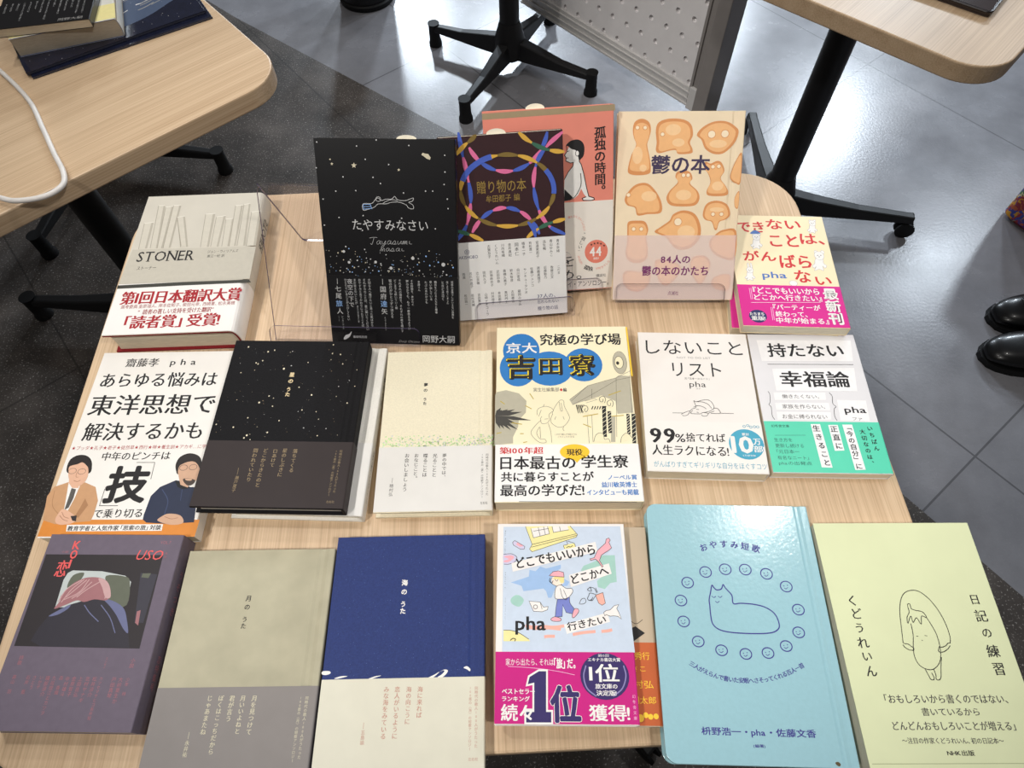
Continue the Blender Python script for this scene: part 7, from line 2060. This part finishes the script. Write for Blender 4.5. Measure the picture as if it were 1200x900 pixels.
make_stand('tayasumi', 'wide clear acrylic stand under the black starry book, empty on its left side', -62, 88, 150, 10, 17, 42)
make_stand('okuri', 'small clear acrylic stand in front of the maroon ribbon book', 22, 122, 60, 11, 18, 0)
make_stand('kodoku', 'clear acrylic stand carrying the salmon book, behind the maroon ribbon book', 12, 112, 60, 14, 12, 10)
make_stand('utsu', 'clear acrylic stand holding the book with orange biscuit shapes', 3, 113, 100, 13, 17, 34)

# ------------------------------------------------------------------ white cable hanging over the edge of the upper left table
def spline3(pts, n=10):
    P = [Vector(p) for p in pts]
    out = []
    for i in range(len(P) - 1):
        p0 = P[i - 1] if i else P[0] * 2 - P[1]
        p1, p2 = P[i], P[i + 1]
        p3 = P[i + 2] if i + 2 < len(P) else P[-1] * 2 - P[-2]
        for k in range(n):
            t_ = k / n
            out.append(.5 * ((2 * p1) + (p2 - p0) * t_ + (2 * p0 - 5 * p1 + 4 * p2 - p3) * t_ ** 2 + (3 * p1 - 3 * p2 + p3 - p0) * t_ ** 3))
    return out + [P[-1]]
cb = MB()
cb.tube(spline3([(-330, 330, 2.6), (-257, 261, 2.6), (-197, 195, 2.6), (-160, 136, 2.6), (-130, 86, 2.8), (-107, 50, 5), (-97, 22, 9), (-110, 1, 12), (-143, -4, 12), (-180, 8, 9), (-235, 0, 6), (-320, -60, 4)]), 3.2, 12)
cb.v = [(x, y, z + TABLE_Z / MM) for x, y, z in cb.v]
o = cb.build('power_cable', mat('white_cable', (226, 222, 218), .4, .4), None, True)
o['label'], o['category'] = 'white cable looping over the edge of the upper left table', 'cable'

# ------------------------------------------------------------------ smoked tray on the table in the upper right
SMOKE = mat('smoked_acrylic', (58, 48, 48), .15, .5)
RIM = mat('dark_rim', (30, 20, 24), .3, .5)
ty = thing('display_tray', 'dark brown smoked tray lying on the upper right table', 'tray', (1120, 283, 0.1), math.radians(48))
a = MB()
a.prism(rounded_rect(190, 120, 6), 0, 3)
for_ = Matrix.Translation((0, 120, 0))
a.v = [(x, y + 120, z) for x, y, z in a.v]
a.build('base', SMOKE, ty)
rm = MB()
q = rounded_rect(190, 120, 6)
q = [(x, y + 120, 7) for x, y in q]
rm.tube(q + [q[0]], 2.2, 8)
rm.build('rim', RIM, ty, True)
wl = MB()
for k in range(len(q)):
    x0, y0, _ = q[k]
    x1, y1, _ = q[(k + 1) % len(q)]
    wl.add([(x0, y0, 2), (x1, y1, 2), (x1, y1, 7), (x0, y0, 7)], [(0, 1, 2, 3)])
wl.build('side_wall', SMOKE, ty)

# ------------------------------------------------------------------ perforated partition on its grey post
STEEL = mat('grey_steel', (196, 194, 192), .38, .5, .1, .03, 40)
STEEL_D = mat('dark_grey_steel', (132, 127, 124), .4, .5, .1, .03, 40)
PERF = mat('perforated_panel_paint', (214, 211, 211), .5, .4, 0, .03, 30)
DIR = math.atan2(398, -318)
pz = -TABLE_Z / MM
pt = thing('partition', 'grey metal partition with perforated panel, upright post and grooved bottom rail', 'partition', (972, 908, pz), DIR)
ps = MB()
ps.box(-34, 4, -22, 40, 0, 1450)
ps.build('post', STEEL_D, pt, bevel=2)
pf = MB()
pf.box(-90, 40, -70, 90, 0, 8)
pf.build('foot_plate', STEEL_D, pt, bevel=2)
ch = MB()
for x0, x1, y0, y1 in ((4, 12, -8, 22), (12, 30, -3, 18), (30, 38, -8, 22)):
    ch.box(x0, x1, y0, y1, 100, 1440)
ch.build('side_channel', STEEL_D, pt, bevel=.8)
rl = MB()
for z0, z1, y0, y1 in ((92, 97, -10, 24), (97, 110, -4, 20), (110, 114, -9, 24), (114, 128, -3, 20), (128, 132, -9, 24), (132, 142, -4, 20)):
    rl.box(8, 700, y0, y1, z0, z1)
rl.build('bottom_rail', STEEL, pt, bevel=.6)
br = MB()
br.box(4, 34, -13, 26, 88, 150)
br.tube([(20, -13, 118), (20, -17, 118)], 4, 10)
br.tube([(20, -13, 136), (20, -17, 136)], 3, 10)
br.build('corner_bracket', STEEL, pt, bevel=1)
pn = MB()
PITCH, HR = 52.0, 7.5
cols, rows = 13, 50
for i in range(cols):
    for j in range(rows):
        x0, z0 = 34 + i * PITCH, 138 + j * PITCH / 2
        if j >= rows - 1 and False:
            continue
        hole = (j % 2 == 0)
        xa, xb, za, zb = x0, x0 + PITCH, z0, z0 + PITCH / 2
        cxh = x0 + (PITCH * .25 if (j // 2) % 2 == 0 else PITCH * .75)
        czh = z0 + PITCH / 4
        if not hole:
            pn.add([(xa, 14, za), (xb, 14, za), (xb, 14, zb), (xa, 14, zb)], [(0, 1, 2, 3)])
            continue
        n = 16
        ci = [(cxh + HR * math.cos(2 * math.pi * k / n), 14, czh + HR * math.sin(2 * math.pi * k / n)) for k in range(n)]
        ou = []
        for k in range(n):
            ca, sa = math.cos(2 * math.pi * k / n), math.sin(2 * math.pi * k / n)
            f = min((xb - cxh) / ca if ca > 1e-6 else 1e9, (xa - cxh) / ca if ca < -1e-6 else 1e9, (zb - czh) / sa if sa > 1e-6 else 1e9, (za - czh) / sa if sa < -1e-6 else 1e9)
            ou.append((cxh + ca * f, 14, czh + sa * f))
        pn.add(ci + ou, [(k, (k + 1) % n, n + (k + 1) % n, n + k) for k in range(n)])
        for cx_, cz_ in ((xa, za), (xb, za), (xb, zb), (xa, zb)):
            an = math.atan2(cz_ - czh, cx_ - cxh) % (2 * math.pi)
            k = int(an / (2 * math.pi) * n)
            pn.add([ou[k], (cx_, 14, cz_), ou[(k + 1) % n]], [(0, 1, 2)])
        pn.add([(x, 7, z) for x, y, z in ci] + ci, [(k, (k + 1) % n, n + (k + 1) % n, n + k) for k in range(n)])
pn.m = [0] * len(pn.f)
pn.box(34, 34 + cols * PITCH, 5, 7, 138, 138 + rows * PITCH / 2)
pn.build('perforated_panel', PERF, pt)

# ------------------------------------------------------------------ bin at the top, bag and shoes at the right
bn = thing('waste_bin', 'black round waste bin standing on the grey tiles behind the tables', 'bin', (13, 1668, pz))
a = MB()
a.lathe([(78, 0), (84, 4), (100, 330), (106, 334), (106, 342), (98, 342), (82, 12)], 40)
a.build('bucket', mat('black_plastic', (22, 22, 24), .4, .4), bn, True)
a = MB()
a.lathe([(80, 0), (90, 3), (92, 16), (88, 20)], 40)
a.build('base_ring', RUBBER, bn, True)

def patch_mat():
    m = bpy.data.materials.new('colourful_printed_cloth')
    m.use_nodes = True
    nt = m.node_tree
    L = nt.links.new
    b = nt.nodes['Principled BSDF']
    b.inputs['Roughness'].default_value = .8
    tc = nt.nodes.new('ShaderNodeTexCoord')
    nz = nt.nodes.new('ShaderNodeTexNoise')
    nz.inputs['Scale'].default_value = 40
    L(tc.outputs['Object'], nz.inputs['Vector'])
    ad = nt.nodes.new('ShaderNodeMixRGB')
    ad.inputs['Fac'].default_value = .06
    L(tc.outputs['Object'], ad.inputs['Color1'])
    L(nz.outputs['Color'], ad.inputs['Color2'])
    vo = nt.nodes.new('ShaderNodeTexVoronoi')
    vo.inputs['Scale'].default_value = 105
    L(ad.outputs['Color'], vo.inputs['Vector'])
    sx = nt.nodes.new('ShaderNodeSeparateColor')
    L(vo.outputs['Color'], sx.inputs['Color'])
    cr = nt.nodes.new('ShaderNodeValToRGB')
    cr.color_ramp.interpolation = 'CONSTANT'
    e = cr.color_ramp.elements
    e[0].position, e[0].color = 0, (*lin((60, 70, 150)), 1)
    e[1].position, e[1].color = .9, (*lin((60, 120, 70)), 1)
    for p, c in ((.2, (150, 50, 62)), (.42, (208, 150, 48)), (.6, (90, 60, 130)), (.72, (180, 90, 60)), (.82, (206, 190, 150))):
        k = e.new(p)
        k.color = (*lin(c), 1)
    L(sx.outputs['Red'], cr.inputs['Fac'])
    L(cr.outputs['Color'], b.inputs['Base Color'])
    return m
bg_ = thing('cloth_bag', 'bag of colourful patterned cloth standing at the right edge', 'bag', (1681, 563, pz), math.atan2(-66, 37))
a = MB()
secs = []
for z, ins, wob in ((0, 10, 0), (12, 0, 0), (120, 0, 3), (240, 4, 5), (330, 12, 3), (345, 14, 2)):
    pl = [(x + ins if x < 150 else x - ins, y + (ins if y < 60 else -ins)) for x, y in [(px, py + 130) for px, py in rounded_rect(300, 130, 24, 5)]]
    secs.append([(x, y + wob * math.sin(x / 40), z) for x, y in pl])
n = len(secs[0])
a.add([v for s_ in secs for v in s_], [(i * n + k, i * n + (k + 1) % n, (i + 1) * n + (k + 1) % n, (i + 1) * n + k) for i in range(len(secs) - 1) for k in range(n)] + [tuple(range(n))])
a.build('body', patch_mat(), bg_, True)
for y in (20, 110):
    h = MB()
    h.tube(spline3([(90, y, 320), (95, y, 430), (150, y, 500), (205, y, 430), (210, y, 320)]), 7, 10)
    h.build('handle', mat('dark_strap', (48, 42, 60), .8), bg_, True)

LEATHER = mat('black_polished_leather', (13, 13, 15), .3, .4, 0, .1, 80, .1, .03)
def make_shoe(label, x, y, rz, mirror):
    s = thing('shoe', label, 'shoe', (x, y, pz), rz, 'pair of shoes at the right edge')
    # stations from toe (x=0) to heel (x=285): half widths left/right, sole height, top height
    st = [(2, 12, 12, 14, 22), (8, 24, 24, 13, 34), (25, 36, 35, 12, 46), (55, 46, 44, 11, 52), (90, 50, 47, 11, 60), (125, 46, 44, 12, 78), (160, 38, 38, 14, 98), (200, 34, 34, 18, 104), (240, 34, 34, 20, 100), (270, 30, 30, 20, 96), (283, 18, 18, 22, 90)]
    a = MB()
    n = 14
    rings = []
    for xx, hl, hr, z0, z1 in st:
        r = []
        for k in range(n):
            an = 2 * math.pi * k / n
            cy, cz = math.cos(an), math.sin(an)
            hw = hl if cy > 0 else hr
            yy = hw * (abs(cy) ** .8) * (1 if cy > 0 else -1)
            zz = z0 + (z1 - z0) * (.5 + .5 * cz) if cz > 0 else z0 + (z1 - z0) * .5 * max(0, 1 - abs(cz) ** .6)
            r.append((xx, yy * mirror, zz))
        rings.append(r)
    a.add([v for r in rings for v in r], [(i * n + k, i * n + (k + 1) % n, (i + 1) * n + (k + 1) % n, (i + 1) * n + k) for i in range(len(rings) - 1) for k in range(n)] + [tuple(range(n)), tuple(range((len(rings) - 1) * n, len(rings) * n))])
    up_ = a.build('upper', LEATHER, s, True)
    sd = up_.modifiers.new('smooth', 'SUBSURF')
    sd.levels = sd.render_levels = 2
    so = MB()
    L_ = [(xx, hl + 3) for xx, hl, hr, z0, z1 in st]
    R_ = [(xx, -(hr + 3)) for xx, hl, hr, z0, z1 in st][::-1]
    poly = [(-3, 8)] + L_ + [(287, 0)] + R_ + [(-3, -8)]
    poly = [(px, py * mirror) for px, py in poly]
    so.prism(poly, 6, 14)
    so.prism([(px, py) for px, py in poly if px > 195], 0, 6)
    so.prism([(px, py) for px, py in poly if px < 150], 0, 6)
    so.build('sole', RUBBER, s)
    lc = MB()
    for k in range(4):
        xx = 128 + k * 16
        zt = 80 + k * 7
        lc.tube([(xx, -16, zt - 3), (xx + 2, 0, zt + 3), (xx, 16, zt - 3)], 2, 8)
    lc.build('laces', RUBBER, s, True)
make_shoe('black polished leather shoe nearer the camera at right edge', 1462, 147, math.radians(-6), 1)
make_shoe('black polished leather shoe further from the camera at right edge', 1520, 243, math.radians(-2), -1)
